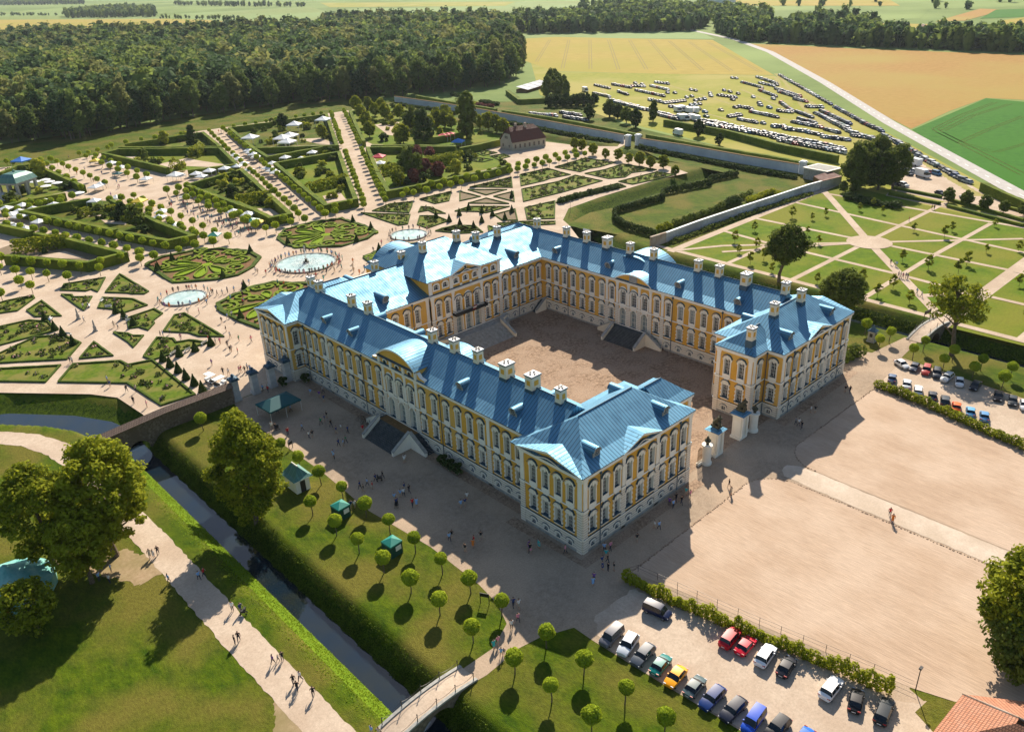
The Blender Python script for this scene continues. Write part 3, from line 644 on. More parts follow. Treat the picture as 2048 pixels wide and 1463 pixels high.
def dormer(roof, x, y, z, inward):
    o = link('dormer', DM, roof, (x-38.65, y-35, z), math.atan2(inward[1], inward[0])-math.pi/2); link('round_louvre', DG, o)
    return o
for y in (71.5, 62.3, 30.4, 17.8): dormer(ROOFS['L'], 4.1, y, 13.95, (1, 0))
for y in (64.3, 52, 28, 17): dormer(ROOFS['L'], 13.3, y, 13.95, (-1, 0))
for y in (66.5, 50.2, 31.2, 17.0): dormer(ROOFS['R'], 64.2, y, 13.95, (1, 0))
for y in (70.3, 20): dormer(ROOFS['R'], 73.2, y, 13.95, (-1, 0))
for x in (4.3, 20.0): dormer(ROOFS['FL'], x, 1.3, 13.95, (0, 1))
for x in (56.6, 71.6): dormer(ROOFS['FR'], x, 1.3, 13.95, (0, 1))
dormer(ROOFS['FL'], 20.2, 12.0, 13.95, (0, -1)); dormer(ROOFS['FR'], 58.5, 12.0, 13.95, (0, -1))
for x in (18.8, 56.3): dormer(ROOFS['M'], x, 71.4, 14.0, (0, 1))
for x in (20, 57): dormer(ROOFS['M'], x, 88, 14.2, (0, -1))
def chimney_mesh(a, b, h=2.35):
    mb = MB(); mb.box(-a/2, -b/2, -2.2, a/2, b/2, h, 0); mb.box(-a/2-.06, -b/2-.06, -2.2, a/2+.06, b/2+.06, .05, 3)
    for s in (-1, 1):
        mb.box(-a*.24, s*b/2-.03, .75, a*.24, s*b/2+.03, 1.6, 1); mb.box(s*a/2-.03, -b*.24, .75, s*a/2+.03, b*.24, 1.6, 1)
    mb.box(-a/2-.15, -b/2-.15, h, a/2+.15, b/2+.15, h+.12, 3); mb.box(-a/2-.1, -b/2-.1, h+.12, a/2+.1, b/2+.1, h+.24, 2)
    for x, y in ((-.25, 0), (.25, .1), (0, .3), (0, -.3)): mb.box(x*a-.16, y*b-.1, h+.3, x*a+.16, y*b+.1, h+.42, 4)
    return mb.mesh('chimney', [M['cream'], M['yellow'], M['canvas'], M['lead'], M['dark']])
CM = chimney_mesh(1.3, 1.2, 2.2); CM2 = chimney_mesh(1.9, 1.55, 2.25)
def chim(roof, x, y, z, big=0): link('chimney', CM2 if big else CM, ROOFS[roof], (x-38.65, y-35, z))
for y in (80.2, 68.2, 62.6, 43.0, 37.0, 31.0): chim('L', 8.9, y, 17.0)
for y in (23.8, 18.0): chim('L', 8.6, y, 17.0, 1)
chim('L', 8.4, 11.9, 16.9); chim('L', 10.2, 85.6, 16.3)
chim('R', 68.9, 77.0, 17.1)
for y in (66.8, 60.4, 47.5, 41.0, 29.5, 24.4, 9.6): chim('R', 68.6, y, 17.0)
chim('R', 68.6, 54.1, 17.0, 1); chim('R', 68.0, 17.8, 17.0, 1)
chim('FR', 67.2, 5.6, 16.9); chim('FR', 58.2, 5.9, 16.9); chim('FR', 49.4, 5.0, 15.2)
for x, y, z in ((23.7, 81.6, 17), (31.2, 82.0, 17.2), (50.8, 79.3, 17.5), (57.2, 78.8, 17.5)): chim('M', x, y, z)
chim('C', 33.8, 77.4, 19.7); chim('C', 43.5, 77.4, 19.9)
# ---- stairs, balcony
def steps(mb, x0, x1, y0, y1, z1, n, direction):
    'n steps rising to z1 inside a rectangle; direction = side on which the foot lies'
    for i in range(n):
        z = z1*(i+1)/n
        if direction == '-x': mb.box(x0+(x1-x0)*i/n, y0, 0, x1, y1, z, 0)
        if direction == '+x': mb.box(x0, y0, 0, x1-(x1-x0)*i/n, y1, z, 0)
        if direction == '-y': mb.box(x0, y0+(y1-y0)*i/n, 0, x1, y1, z, 0)
        if direction == '+y': mb.box(x0, y0, 0, x1, y1-(y1-y0)*i/n, z, 0)
def stringer(mb, p, q, zp, zq, t=.45, up=.75, m=1, mt=2):
    'sloping parapet wall from p (height zp) to q (height zq)'
    p = Vector((*p, 0)); q = Vector((*q, 0)); d = (q-p).normalized(); s = Vector((-d.y, d.x, 0))*t/2
    a = [p-s, q-s, q+s, p+s]; z = [zp+up, zq+up, zq+up, zp+up]
    lo = [(v.x, v.y, 0) for v in a]; hi = [(v.x, v.y, zz) for v, zz in zip(a, z)]
    for i in range(4): j = (i+1) % 4; mb.face([lo[i], lo[j], hi[j], hi[i]], m)
    s2 = s*1.45; a = [p-s2, q-s2, q+s2, p+s2]; b = [(v.x, v.y, zz) for v, zz in zip(a, z)]; c = [(v.x, v.y, zz+.14) for v, zz in zip(a, z)]
    for i in range(4): j = (i+1) % 4; mb.face([b[i], b[j], c[j], c[i]], mt)
    mb.face(c, mt)
mb = MB(); steps(mb, -3.1, .7, 41.4, 49.8, 2.38, 13, '-x'); mb.box(.68, 40.9, 0, KX-.15, 50.2, 2.4, 3)
steps(mb, .9, KX-.15, 36.8, 40.9, 2.36, 13, '-y'); steps(mb, .9, KX-.15, 50.2, 54.3, 2.36, 13, '+y')
for y in (41.1, 50.1): stringer(mb, (-3.3, y), (.6, y), 0, 2.5)
stringer(mb, (.65, 36.6), (.65, 40.9), 0, 2.5); stringer(mb, (.65, 54.5), (.65, 50.3), 0, 2.5)
pbuild(mb, 'staircase', [M['darkstone'], M['white'], M['stone'], M['timber']], label='dark stone steps with timber landing on the long outer side')
mb = MB(); steps(mb, 57.7, 61.4, 37.3, 45.7, 2.38, 13, '-x'); mb.box(61.38, 36.9, 0, 62.6, 46.1, 2.4, 0)
mb2 = MB(); mb.v = mb.v; steps(mb, 61.5, 62.5, 32.8, 36.9, 2.36, 13, '-y'); steps(mb, 61.5, 62.5, 46.1, 50.2, 2.36, 13, '+y')
for y in (37.0, 46.0): stringer(mb, (57.5, y), (61.3, y), 0, 2.5)
stringer(mb, (61.35, 32.6), (61.35, 36.9), 0, 2.5); stringer(mb, (61.35, 50.4), (61.35, 46.1), 0, 2.5)
pbuild(mb, 'staircase', [M['darkstone'], M['cream'], M['stone']])
mb = MB(); mb.v = []; steps(mb, 14.8, 18.6, 37.3, 45.7, 2.38, 13, '+x'); pbuild(mb, 'staircase', [M['darkstone']])
mb = MB(); steps(mb, 31.6, 45.7, 61.9, 66.4, 2.38, 15, '-y'); mb.box(29.2, 66.38, 0, 48.6, 68.7, 2.4, 0)
for x in (31.2, 46.1): stringer(mb, (x, 61.6), (x, 66.4), 0, 2.5)
stringer(mb, (46.1, 66.4), (48.8, 67.6), 2.4, 2.4); stringer(mb, (31.2, 66.4), (28.5, 67.6), 2.4, 2.4)
for i in range(24): x = 28.6+i*.11; mb.box(x, 66.3+.06*(24-i)*.9, 2.4, x+.07, 66.4+.06*(24-i)*.9, 3.2, 1)
pbuild(mb, 'staircase', [M['stone'], M['cream'], M['stone']], label='wide grey stone steps leading up to the middle of the palace')
mb = MB(); mb.box(58.9, 68.0, 0, 62.6, 69.3, .01, 0)
for i in range(12): mb.box(59.0+3.0*i/12, 68.0, 0, 62.6, 69.3, 2.35*(i+1)/12, 0)
stringer(mb, (58.8, 67.9), (62.2, 67.9), 0, 2.4); pbuild(mb, 'corner_steps', [M['darkstone'], M['cream'], M['stone']])
mb = MB(); mb.box(34.0, 67.5, 6.95, 43.3, 68.85, 7.15, 0)
for i in range(30): x = 34.05+i*.315; mb.box(x, 67.52, 7.15, x+.04, 67.56, 8.0, 0)
mb.box(34, 67.5, 8.0, 43.3, 67.57, 8.07, 0)
for x in (34, 43.25): mb.box(x, 67.5, 8.0, x+.05, 68.8, 8.07, 0); mb.box(x, 67.5, 7.15, x+.05, 68.8, 7.6, 0)
pbuild(mb, 'balcony', [M['dark']])
mb = MB(); mb.tube((38.65, 67.5, 7.9), (38.65, 66.4, 8.9), .03, m=0)
for k, m in ((0, 1), (1, 2), (2, 1)): mb.face([(38.3+.02, 66.4+.37*k*.6, 8.75-.45*k+.0), (39.3, 66.4+.37*k*.6, 8.75-.45*k), (39.3, 66.5+.37*(k+.9)*.6, 8.75-.45*(k+.9)), (38.32, 66.5+.37*(k+.9)*.6, 8.75-.45*(k+.9))], m)
mb.build('flag', [M['dark'], smat('flag_maroon', (.22, .01, .03), .8), M['canvas']], label='maroon and white striped flag hanging over the palace balcony', cat='flag')
# ================================================================== ground surfaces
def zpx(ox, oy, s, pts): return [(ox+x/s, oy+y/s) for x, y in pts]
zf = lambda p: zpx(0, 180, 4, p)
zg = lambda p: zpx(400, 180, 4, p)
zh = lambda p: zpx(800, 180, 4, p)
zi = lambda p: zpx(0, 500, 3.4017, p)
za = lambda p: zpx(1448, 400, 3.4017, p)
zb = lambda p: zpx(1100, 120, 3.4017, p)
zc = lambda p: zpx(1536, 120, 4, p)
zd = lambda p: zpx(1148, 1033, 3.4017, p)
z1 = lambda p: zpx(400, 550, 3.4017, p)
z4 = lambda p: zpx(700, 400, 3.4017, p)
z5 = lambda p: zpx(500, 900, 3.4017, p)
z6 = lambda p: zpx(0, 850, 3.4017, p)
z7 = lambda p: zpx(300, 1100, 4.03, p)
z8 = lambda p: zpx(700, 1180, 4.096, p)
W = lambda pts, z=0: [P(x, y, z) for x, y in pts]
def psheet(name, pts, mat, z=.02, **k): return sheet(name, W(pts), mat, z, **k)
# forecourt and palace surroundings
sheet('forecourt_gravel', [(-13.2, 81), (-14.6, 74), (-14.4, 46), (-15.2, 31), (-14.0, 17), (-14.4, 6), (-15.2, 1.3), (-16.8, -2.1), (-20.8, -3.9), (-26.2, -3.7), (-26.3, -6.2), (-24.2, -6.5), (-18.6, -6.2), (-15.5, -6.8), (-11.3, -8.7), (-11.3, -12), (-10.8, -21), (-10, -32), (-9, -75), (12, -75), (12, -50), (7.6, -44.2), (8.2, -42.4), (30, -42), (30, -75), (89.5, -75), (89.4, -29), (91.7, -5.6), (102, -4.8), (102, -1.9), (90, -.2), (89, 4), (84, 6.5), (79.5, 9.5), (79.0, 81)], 'gravel', .02)
sheet('court_cobbles', [(14.4, 1), (62.9, 1), (62.9, 69.7), (14.4, 69.7)], 'cobble', .035)
mb = MB()
for pts in ([(-1.5, 13.4), (-1.5, -1.5), (26.5, -1.5)], [(1.3, 79), (1.3, 13.4)], [(51, -1.5), (79, -1.5), (79, 14)]): ribbon(mb, pts, 1.9, .045)
mb.build('cobble_apron', M['cobble'], kind='structure')
def arcpts(cx, cy, r, a0, a1, n=8): return [(cx+r*math.cos(R(a0+(a1-a0)*i/n)), cy+r*math.sin(R(a0+(a1-a0)*i/n))) for i in range(n+1)]
S1 = [(1.9, -7.4)]+arcpts(30.3, -13.2, 6, 90, 0)+[(36.4, -75), (13.5, -75), (13.0, -56), (8.5, -42.6), (5.6, -27), (3.2, -13)]
S2 = arcpts(47.5, -13.2, 6, 180, 90)+[(75.4, -7.6), (73.6, -18), (69.6, -35.3), (64, -75), (41.5, -75)]
sheet('raked_sand_yard', S1, 'sand', .04); sheet('raked_sand_yard', S2, 'sand', .04)
sheet('avenue_path', dense([(36.9, -10.5), (38, -9.2), (40, -9.0), (41.0, -10.8), (41.2, -14), (41.2, -75), (36.7, -75), (36.7, -14)], .9, .12, True), 'avenue', .05)
mb = MB(); rr = random.Random(3)
for pts in (S1[0:11], S2[0:11]):
    for (a, b), (c, d) in zip(pts[:-1], pts[1:]):
        n = max(1, int(math.hypot(c-a, d-b)/.45))
        for i in range(n):
            x, y = a+(c-a)*i/n+rr.uniform(-.1, .1), b+(d-b)*i/n+rr.uniform(-.1, .1); s = rr.uniform(.04, .13); mb.box(x-s, y-s, 0, x+s, y+s, .12, 0, nobottom=True)
mb.build('edging_stones', M['cobble'], kind='stuff', label='line of small rough stones edging the raked sand yards', cat='edging stones')
sheet('parking_earth', dense([(-11.0, -13), (-10.0, -32), (-9.5, -75), (12, -75), (10.5, -52), (6.4, -43.5), (5.0, -39.5), (3.3, -28.7), (1.7, -21.4), (0.2, -13.6), (-.5, -9.6), (-8, -9.2)], .8, .25, True), 'path', .035)
sheet('parking_earth', [(77.5, -8.5), (80, -7.2), (90.8, -6.4), (88.8, -29), (88.5, -75), (66.5, -75), (71.5, -35.5), (75.2, -18)], 'path', .035)
sheet('grass_verge', [(5.4, -44.2), (8.5, -44.6), (12, -50), (12, -75), (1, -75), (2.5, -50)], 'grass', .05)
# paths west of the canal
path('park_path', [Vector((-41.8, -75, 0)), Vector((-41.9, 0, 0)), Vector((-42.2, 22, 0)), Vector((-42.2, 44, 0)), P(215, 985), P(165, 930), P(115, 898), P(60, 880), P(0, 874), P(-60, 876), P(-160, 890)], 4.2, jit=.07)
sheet('worn_ground', dense(W(z6([(560, 880), (860, 850), (1060, 900), (1110, 1000), (960, 1090), (860, 1060), (640, 1010)])), .5, .35, True), 'dirt', .022)
sheet('worn_ground', dense(W(z7([(1000, 1080), (1080, 1060), (1180, 1250), (1300, 1500), (1000, 1500), (1010, 1300)])), .4, .25, True), 'dirt', .022)
# garden gravel
G = [(470, 802), (300, 842), (285, 828), (235, 795), (180, 788), (0, 785), (-250, 775), (-260, 420), (0, 335), (112, 327), (400, 262), (690, 222), (738, 215), (770, 300), (800, 330), (925, 300), (990, 285), (1010, 275), (1080, 282), (1160, 292), (1235, 293), (1250, 275), (1262, 283), (1225, 303), (1350, 336), (1376, 346), (1312, 360), (1195, 396), (1137, 417), (1126, 440)]
gp = W(G)+[Vector((118, 112, 0)), Vector((104, 92, 0)), Vector((79.2, 81, 0)), Vector((-13, 81.2, 0))]
sheet('garden_paths', gp, 'path', .03)
# orchard
sheet('orchard_lawn', [(116, -4.5), (216, -4.5), (216, 72), (118, 72)], 'lawn', .015)
sheet('orchard_lawn', [(113.5, -6.5), (216, -6.5), (216, -90), (115, -90)], 'lawn', .015)
OP = [([(119, 78), (118.2, 40), (117.0, -4)], 1.9), ([(117, 71.5), (160, 71.6), (216, 71.5)], 2.6), ([(113, -5), (216, -5)], 3.4), ([(117, 34), (216, 33)], 1.5), ([(161.3, 71), (160.3, -4)], 1.5), ([(143.5, 71), (141.2, 54), (139.4, 15.5), (137.2, -4)], 1.5),
      ([(186, 71), (181.4, 34), (177, -4)], 1.5), ([(203, 71), (201, -4)], 1.6), ([(118, 53.4), (141, 53.6), (160, 53)], 1.4), ([(118, 14.8), (158, 15), (200, 14)], 1.4), ([(131, 62.9), (160, 33)], 1.4), ([(160, 33), (190, 2)], 1.4), ([(118.5, 71), (131, 62.9)], 1.4),
      ([(196.3, 62.8), (213, 77)], 2.3), ([(196.3, 62.8), (160, 33), (118.8, -2.5)], 2.3), ([(138.7, -3.6), (128, 5.5)], 2.0), ([(160, 33), (126, 60)], 1.3), ([(116, -20), (216, -22)], 1.6), ([(116.5, -4), (114.5, -90)], 1.9), ([(138, -5), (136, -80)], 1.5), ([(160, -5), (160, -80)], 1.5)]
mb = MB()
for i, (p, w_) in enumerate(OP): ribbon(mb, p, w_, .026+.0035*i)
mb.face([(160+6.2*math.cos(2*math.pi*i/28), 33+6.2*math.sin(2*math.pi*i/28), .115) for i in range(28)], 0)
mb.build('orchard_paths', M['path'], kind='structure')
# fields
M['meadowtrack'] = nmat('worn_meadow', (.26, .24, .07), (.34, .29, .11), .3, .9, 0)
psheet('orchard_meadow', [(1145, 205), (1250, 250), (1680, 350), (1700, 380), (1640, 395), (1560, 392), (1375, 470), (1320, 480), (1240, 470), (1130, 450), (1180, 425), (1440, 372), (1480, 352), (1320, 318), (1262, 290), (1080, 255), (930, 232), (780, 200)], 'grass', .012)
psheet('parking_meadow', [(1060, 118), (1110, 144), (1549, 152), (1700, 225), (2100, 440), (2040, 452), (1850, 410), (1700, 372), (1650, 345), (1230, 240), (1080, 190)], 'meadow', .018)
psheet('gravel_lot', zc([(990, 1040), (1400, 1130), (1560, 1150), (2100, 1300), (2100, 1250), (1800, 1100), (1620, 1000), (1400, 880), (1150, 740), (1020, 760), (960, 900)]), 'path', .03)
psheet('orchard_road', zc([(960, 1060), (1430, 1150), (2060, 1300), (2060, 1340), (1400, 1180), (940, 1085)]), 'gravel', .034)
for i, (p, w_) in enumerate(((zc([(560, 620), (300, 400), (130, 170), (60, 110)]), 4), (zb([(2041, 470), (1850, 330), (1560, 180), (1540, 120)]), 5), (zb([(1940, 480), (1500, 380), (800, 170)]), 3.5), (zb([(1500, 600), (1000, 440), (400, 280), (350, 180)]), 3.5), (zb([(1800, 560), (1300, 430), (650, 250)]), 3), (zb([(2041, 560), (1850, 420), (1600, 330), (1300, 200)]), 3), (zc([(1700, 1090), (1000, 670), (560, 620)]), 5))):
    mb = MB(); ribbon(mb, W(p), w_*.6, .024+.003*i, jit=.3); mb.build('worn_track', M['meadowtrack'], kind='structure')
psheet('wheat_field', [(1054, 77), (1110, 74), (1250, 77), (1425, 80), (1549, 151), (1330, 148), (1110, 143), (1050, 122), (1030, 85)], 'wheat', .04)
psheet('green_strip', [(1000, 66), (1395, 62), (1430, 78), (1250, 77), (1054, 77)], 'palegreen', .03)
mb = MB()
for i, (a, b) in enumerate(zip([(1100, 80), (1138, 80), (1180, 80), (1217, 80), (1259, 80), (1298, 80), (1338, 82), (1378, 84), (1415, 84)], [(1073, 124), (1125, 137), (1181, 138), (1237, 139), (1293, 139), (1350, 140), (1406, 141), (1463, 142), (1521, 144)])):
    A, B = P(*a), P(*b); d = (B-A).normalized(); s = Vector((-d.y, d.x, 0))*1.1
    for g_ in (-1, 1): ribbon(mb, [A+s*g_, (A+B)/2+s*g_, B+s*g_], .8, .07)
psheet('barley_field', [(1488, 87), (1560, 90), (1700, 97), (2048, 110), (2500, 128), (2500, 215), (2048, 200), (1972, 196), (1900, 222), (1822, 258), (1775, 234), (1560, 110)], 'barley', .05)
psheet('green_crop_field', [(1824, 260), (1972, 197), (2048, 204), (2500, 240), (2500, 640), (2048, 388), (1930, 325)], 'greencrop', .055)
for pl in ([(1990, 205), (1925, 230), (1870, 258), (1880, 265), (1920, 285)], [(2048, 232), (1970, 262), (1920, 285), (1990, 305), (2060, 285), (2100, 270)], [(2020, 208), (1945, 232), (1885, 262)], [(1880, 265), (2048, 350)]):
    Q = W(pl); s = .9
    for g_ in (-1, 1): ribbon(mb, [q+Vector((g_*s, -g_*s, 0)) for q in Q], .6, .08, 1)
mb.build('tractor_tracks', [M['track'], M['weeds']], kind='structure')
mb = MB(); ribbon(mb, W([(2300, 535), (2048, 393), (1900, 312), (1780, 246), (1650, 165), (1540, 104), (1470, 79), (1390, 62), (1370, 58)]), 6.4, .06); mb.build('country_road', M['road'], kind='structure')
mb = MB()
rp = W([(2300, 535), (2048, 393), (1900, 312), (1780, 246), (1650, 165)])
for (a, b) in zip(rp[:-1], rp[1:]):
    n = int((b-a).length/9)
    for i in range(n): p = a.lerp(b, i/n); q = a.lerp(b, (i+.35)/n); ribbon(mb, [p, q], .25, .075)
mb.build('road_markings', M['canvas'], kind='structure')
FF = [('pale_crop_field', 'palegreen', [(0, 24), (190, 20), (330, 36), (300, 42), (0, 44)]), ('wheat_field', 'wheat', [(-300, 52), (0, 40), (330, 38), (560, 44), (600, 52), (0, 66), (-300, 80)]),
      ('pale_crop_field', 'palegreen', [(360, 28), (620, 14), (660, 26), (620, 44), (470, 44), (380, 38)]), ('wheat_field', 'meadow', [(640, 6), (1030, 4), (1010, 12), (660, 15)]), ('pale_crop_field', 'palegreen', [(690, 18), (1020, 13), (1040, 24), (720, 28)]),
      ('pale_crop_field', 'palegreen', [(1030, 4), (1260, 3), (1290, 24), (1200, 32), (1060, 32), (1030, 20)]), ('wheat_field', 'wheat', [(1450, -2), (1780, 0), (1800, 12), (1500, 12)]), ('green_strip', 'pasture', [(1440, 14), (1700, 13), (1860, 18), (1840, 38), (1690, 46), (1550, 38)]),
      ('wheat_field', 'barley', [(1870, 44), (1960, 18), (2010, 20), (1930, 42)]), ('green_strip', 'greencrop', [(1960, 38), (1992, 20), (2060, 18), (2060, 34)]), ('wheat_field', 'wheat', [(2000, 42), (2060, 34), (2300, 40), (2300, 70), (2060, 58), (1990, 54)]), ('wheat_field', 'wheat', [(1590, 48), (1700, 46), (1900, 50), (1900, 58), (1600, 56)])]
for i, (n_, m_, p_) in enumerate(FF): psheet(n_, p_, m_, .03+.03*i)
# ================================================================== clipped hedges, beds, fountains
def leaf_quads(rng, cen, nrm, size, jit=.5):
    'numpy leaf quads around centres; returns (n*4,3)'
    n = len(cen); a = rng.normal(size=(n, 3)); nn = nrm+rng.normal(size=(n, 3))*jit; nn /= np.linalg.norm(nn, axis=1, keepdims=True)+1e-9
    t = np.cross(nn, a); t /= np.linalg.norm(t, axis=1, keepdims=True)+1e-9; b = np.cross(nn, t)
    s = (size*rng.uniform(.6, 1.3, n))[:, None]; t = t*s; b = b*s*.7
    return np.stack([cen-t-b, cen+t-b, cen+t+b, cen-t+b], 1).reshape(-1, 3)
def quads_idx(n, base=0): return np.arange(n*4).reshape(n, 4)+base
def hedge_run(mb, pts, w, h, z0=0, rnd=None, jit=.06):
    'solid clipped hedge along a line, slightly uneven'
    rnd = rnd or RND; pts = [Vector((p[0], p[1], 0)) for p in pts]; dense = [pts[0]]
    for a, b in zip(pts[:-1], pts[1:]):
        n = max(1, int((b-a).length/1.6)); dense += [a.lerp(b, (i+1)/n) for i in range(n)]
    cs = []
    for i, p in enumerate(dense):
        t1 = (dense[min(i+1, len(dense)-1)]-dense[i]); t0 = dense[i]-dense[max(i-1, 0)]
        t = (t1.normalized()+t0.normalized()).normalized() if t1.length and t0.length else (t1 if t1.length else t0).normalized()
        k = 1/max(.5, (t.dot(t0.normalized()) if t0.length else 1)); n = Vector((-t.y, t.x, 0))*(w/2*k)
        j = lambda: rnd.uniform(-jit, jit); hh = h+j()
        cs.append([(p.x-n.x*(1+j()), p.y-n.y*(1+j()), z0), (p.x-n.x*(1+j()), p.y-n.y*(1+j()), z0+hh), (p.x+n.x*(1+j()), p.y+n.y*(1+j()), z0+hh+j()), (p.x+n.x*(1+j()), p.y+n.y*(1+j()), z0)])
    b = len(mb.v)
    for c in cs: mb.v += c
    for i in range(len(cs)-1):
        o = b+4*i
        for k in range(3): mb.f.append((o+k, o+k+1, o+k+5, o+k+4)); mb.m.append(0)
    mb.f.append((b, b+3, b+2, b+1)); mb.m.append(0); e = b+4*(len(cs)-1); mb.f.append((e, e+1, e+2, e+3)); mb.m.append(0)
M['hedgesolid'] = nmat('hedge_foliage', (.028, .055, .006), (.135, .19, .016), 2.6, .85, 1.0, detail=8, bscale=3.5, bdist=.22, c3=(.15, .18, .02), scale3=.15)
M['boxedge'] = nmat('box_edging', (.03, .055, .008), (.08, .12, .018), 3, .85, .6, bscale=6)
M['brightlawn'] = nmat('bright_lawn', (.14, .23, .01), (.20, .29, .015), 1, .9, .2)
def hedge_thing(pts, w, h, label, group='clipped hedges of the garden', close=False, z=None):
    Q = W(pts, h if z is None else z)
    if close: Q.append(Q[0])
    c = Q[0]; mb = MB(); hedge_run(mb, [(q.x-c.x, q.y-c.y) for q in Q], w, h)
    return mb.build('hedge', M['hedgesolid'], loc=(c.x, c.y, 0), label=label, cat='hedge', group=group)
HG = [
 (zf([(890, 875), (1250, 1045), (1540, 1160), (1340, 1198), (940, 1125)]), 'tall clipped hedge closing the pointed front of the rose bosquet left of the white tents'),
 (zf([(920, 1115), (470, 1025), (175, 962), (420, 915), (720, 865)]), 'tall clipped hedge behind the double row of ball trees at far left'),
 (zf([(280, 1140), (580, 1195), (985, 1298), (700, 1372), (40, 1318)]), 'clipped hedge around the shady gravel square at the lower left of the garden'),
 (zf([(-60, 1060), (250, 1128)]), 'short clipped hedge beside the white tents at the left edge'),
 (zf([(0, 660), (130, 605), (250, 590), (400, 645), (665, 765)]), 'clipped hedge behind the green domed pavilion'),
 (zf([(0, 925), (250, 868), (520, 822)]), 'clipped hedge in front of the green domed pavilion'),
 (zf([(1340, 620), (825, 500), (945, 470), (1760, 460), (1895, 590), (1500, 640)]), 'clipped hedge around the triangular garden with the green tunnel'),
 (zf([(955, 455), (1760, 450), (1620, 335), (1000, 430)]), 'clipped hedge of the narrow triangular garden below the forest'),
 (zf([(2047, 955), (1900, 905), (1490, 755), (1930, 632), (2047, 730)]), 'clipped hedge around the heath garden, left half'),
 (zg([(290, 890), (430, 950), (560, 1015), (720, 985), (560, 840), (330, 635)]), 'clipped hedge around the heath garden, pointed front half'),
 (zg([(600, 580), (1110, 490), (1180, 700), (1245, 868), (1005, 915), (835, 780), (600, 580)]), 'clipped hedge around the rose circle between the two main avenues'),
 (zg([(240, 298), (570, 255)]), 'short clipped hedge at the top left of the tent garden'), (zg([(615, 245), (1010, 190), (1095, 440), (430, 462), (235, 298)]), 'clipped hedge around the garden with the white marquees'),
 (zg([(430, 462), (540, 530), (980, 452)]), 'clipped hedge of the thin triangle below the white marquees'),
 (zg([(1420, 650), (1340, 455), (2047, 448)]), 'long clipped hedge above the lawn with the red market tents'),
 (zg([(1420, 655), (1505, 805), (1750, 755), (2047, 690), (2330, 640), (2480, 595)]), 'long clipped hedge behind the row of ball trees in the middle of the garden'),
 (zg([(1200, 160), (1250, 280), (1310, 405)]), 'clipped hedge beside the top of the main avenue'), (zg([(1370, 440), (2047, 442)]), 'straight clipped hedge in front of the birch garden'),
 (zh([(480, 462), (640, 430), (815, 390)]), 'clipped hedge left of the house with the red roof'),
 (zh([(500, 340), (120, 400)]), 'low clipped hedge behind the red market tent'),
 (zh([(130, 40), (400, 90), (770, 150)]), 'long clipped hedge behind the blue shaded wall, far section'), (zh([(820, 160), (1200, 215), (1500, 270), (1930, 355)]), 'long clipped hedge behind the blue shaded wall, middle section'),
 (zb([(660, 505), (1100, 585), (1500, 650), (1915, 728)]), 'long clipped hedge behind the white garden wall'),
 (zb([(780, 405), (1200, 475), (1560, 570), (1960, 650)]), 'clipped hedge along the edge of the meadow car park'),
 (zc([(1720, 980), (1900, 1060), (2200, 1190)]), 'dark clipped hedge beside the country road at the right'),
]
for pts, lab in HG: hedge_thing(pts, 1.7, 3.0, lab)
for pts, lab in ((zc([(1010, 1010), (1390, 1085)]), 'low clipped hedge between the gravel lot and the orchard, left part'), (zc([(1440, 1100), (2047, 1270)]), 'low clipped hedge between the gravel lot and the orchard, right part'), (zc([(970, 1060), (1380, 1135)]), 'low clipped hedge under the cluster of lime trees'), (zc([(1440, 1155), (2047, 1310)]), 'low clipped hedge along the pale orchard road'), (zc([(1900, 1160), (2100, 1215)]), 'short low hedge at the right end of the gravel lot')): hedge_thing(pts, 1.1, .9, lab, 'low hedges of the orchard road')
for pts, lab in ((zf([(960, 1120), (1330, 1195)]), ''),): pass
# bosquet interiors
INT = [(zf([(900, 890), (1250, 1060), (1520, 1165), (1340, 1195), (940, 1140), (480, 1040), (200, 975), (700, 880)]), 'grass'), (zf([(300, 1160), (580, 1210), (960, 1300), (680, 1365), (60, 1325), (-60, 1290)]), 'soil'), (zf([(0, 690), (140, 610), (240, 600), (640, 770), (500, 820), (0, 920)]), 'bed'),
       (zf([(840, 510), (1760, 475), (1870, 585), (1420, 650), (1250, 650)]), 'lawn'), (zf([(980, 450), (1740, 452), (1610, 345)]), 'bed'), (zf([(1510, 770), (1920, 645), (2030, 720), (2180, 840), (2310, 980), (2160, 1005), (2000, 925)]), 'grass'),
       (zg([(610, 595), (1100, 505), (1230, 860), (1010, 905), (840, 785)]), 'lawn'), (zg([(260, 305), (1000, 205), (1080, 435), (430, 460)]), 'grass'), (zg([(1365, 470), (2047, 465), (2400, 540), (2480, 590), (2330, 630), (1740, 755), (1510, 790)]), 'lawn'),
       (zg([(1210, 165), (1490, 110), (2047, 260), (2460, 390), (2080, 440), (1380, 435), (1310, 400)]), 'lawn')]
for i, (p, m) in enumerate(INT): sheet('bosquet_lawn', W(p), m, .05+.003*i)
for i, p in enumerate((zf([(330, 1330), (520, 1290), (680, 1345), (430, 1350)]), zf([(1240, 600), (1500, 545), (1560, 560), (1820, 600), (1750, 620), (1480, 610), (1400, 640)]), zf([(920, 540), (1090, 530), (1060, 560)]), zf([(1820, 820), (1970, 830), (1900, 870)]), zg([(450, 950), (560, 945), (640, 1000), (560, 1010)]), zg([(980, 850), (1120, 815), (1170, 880), (1020, 905)]), zg([(790, 395), (960, 385), (1060, 420), (1060, 440), (930, 430)]), zf([(810, 1040), (1010, 1050), (1010, 1080), (850, 1070)]), zf([(650, 990), (860, 985), (860, 1010), (690, 1010)]), zg([(1400, 280), (1560, 250), (1650, 280), (1560, 370), (1500, 360)]))): sheet('bosquet_gravel', W(p), 'path', .09+.003*i)
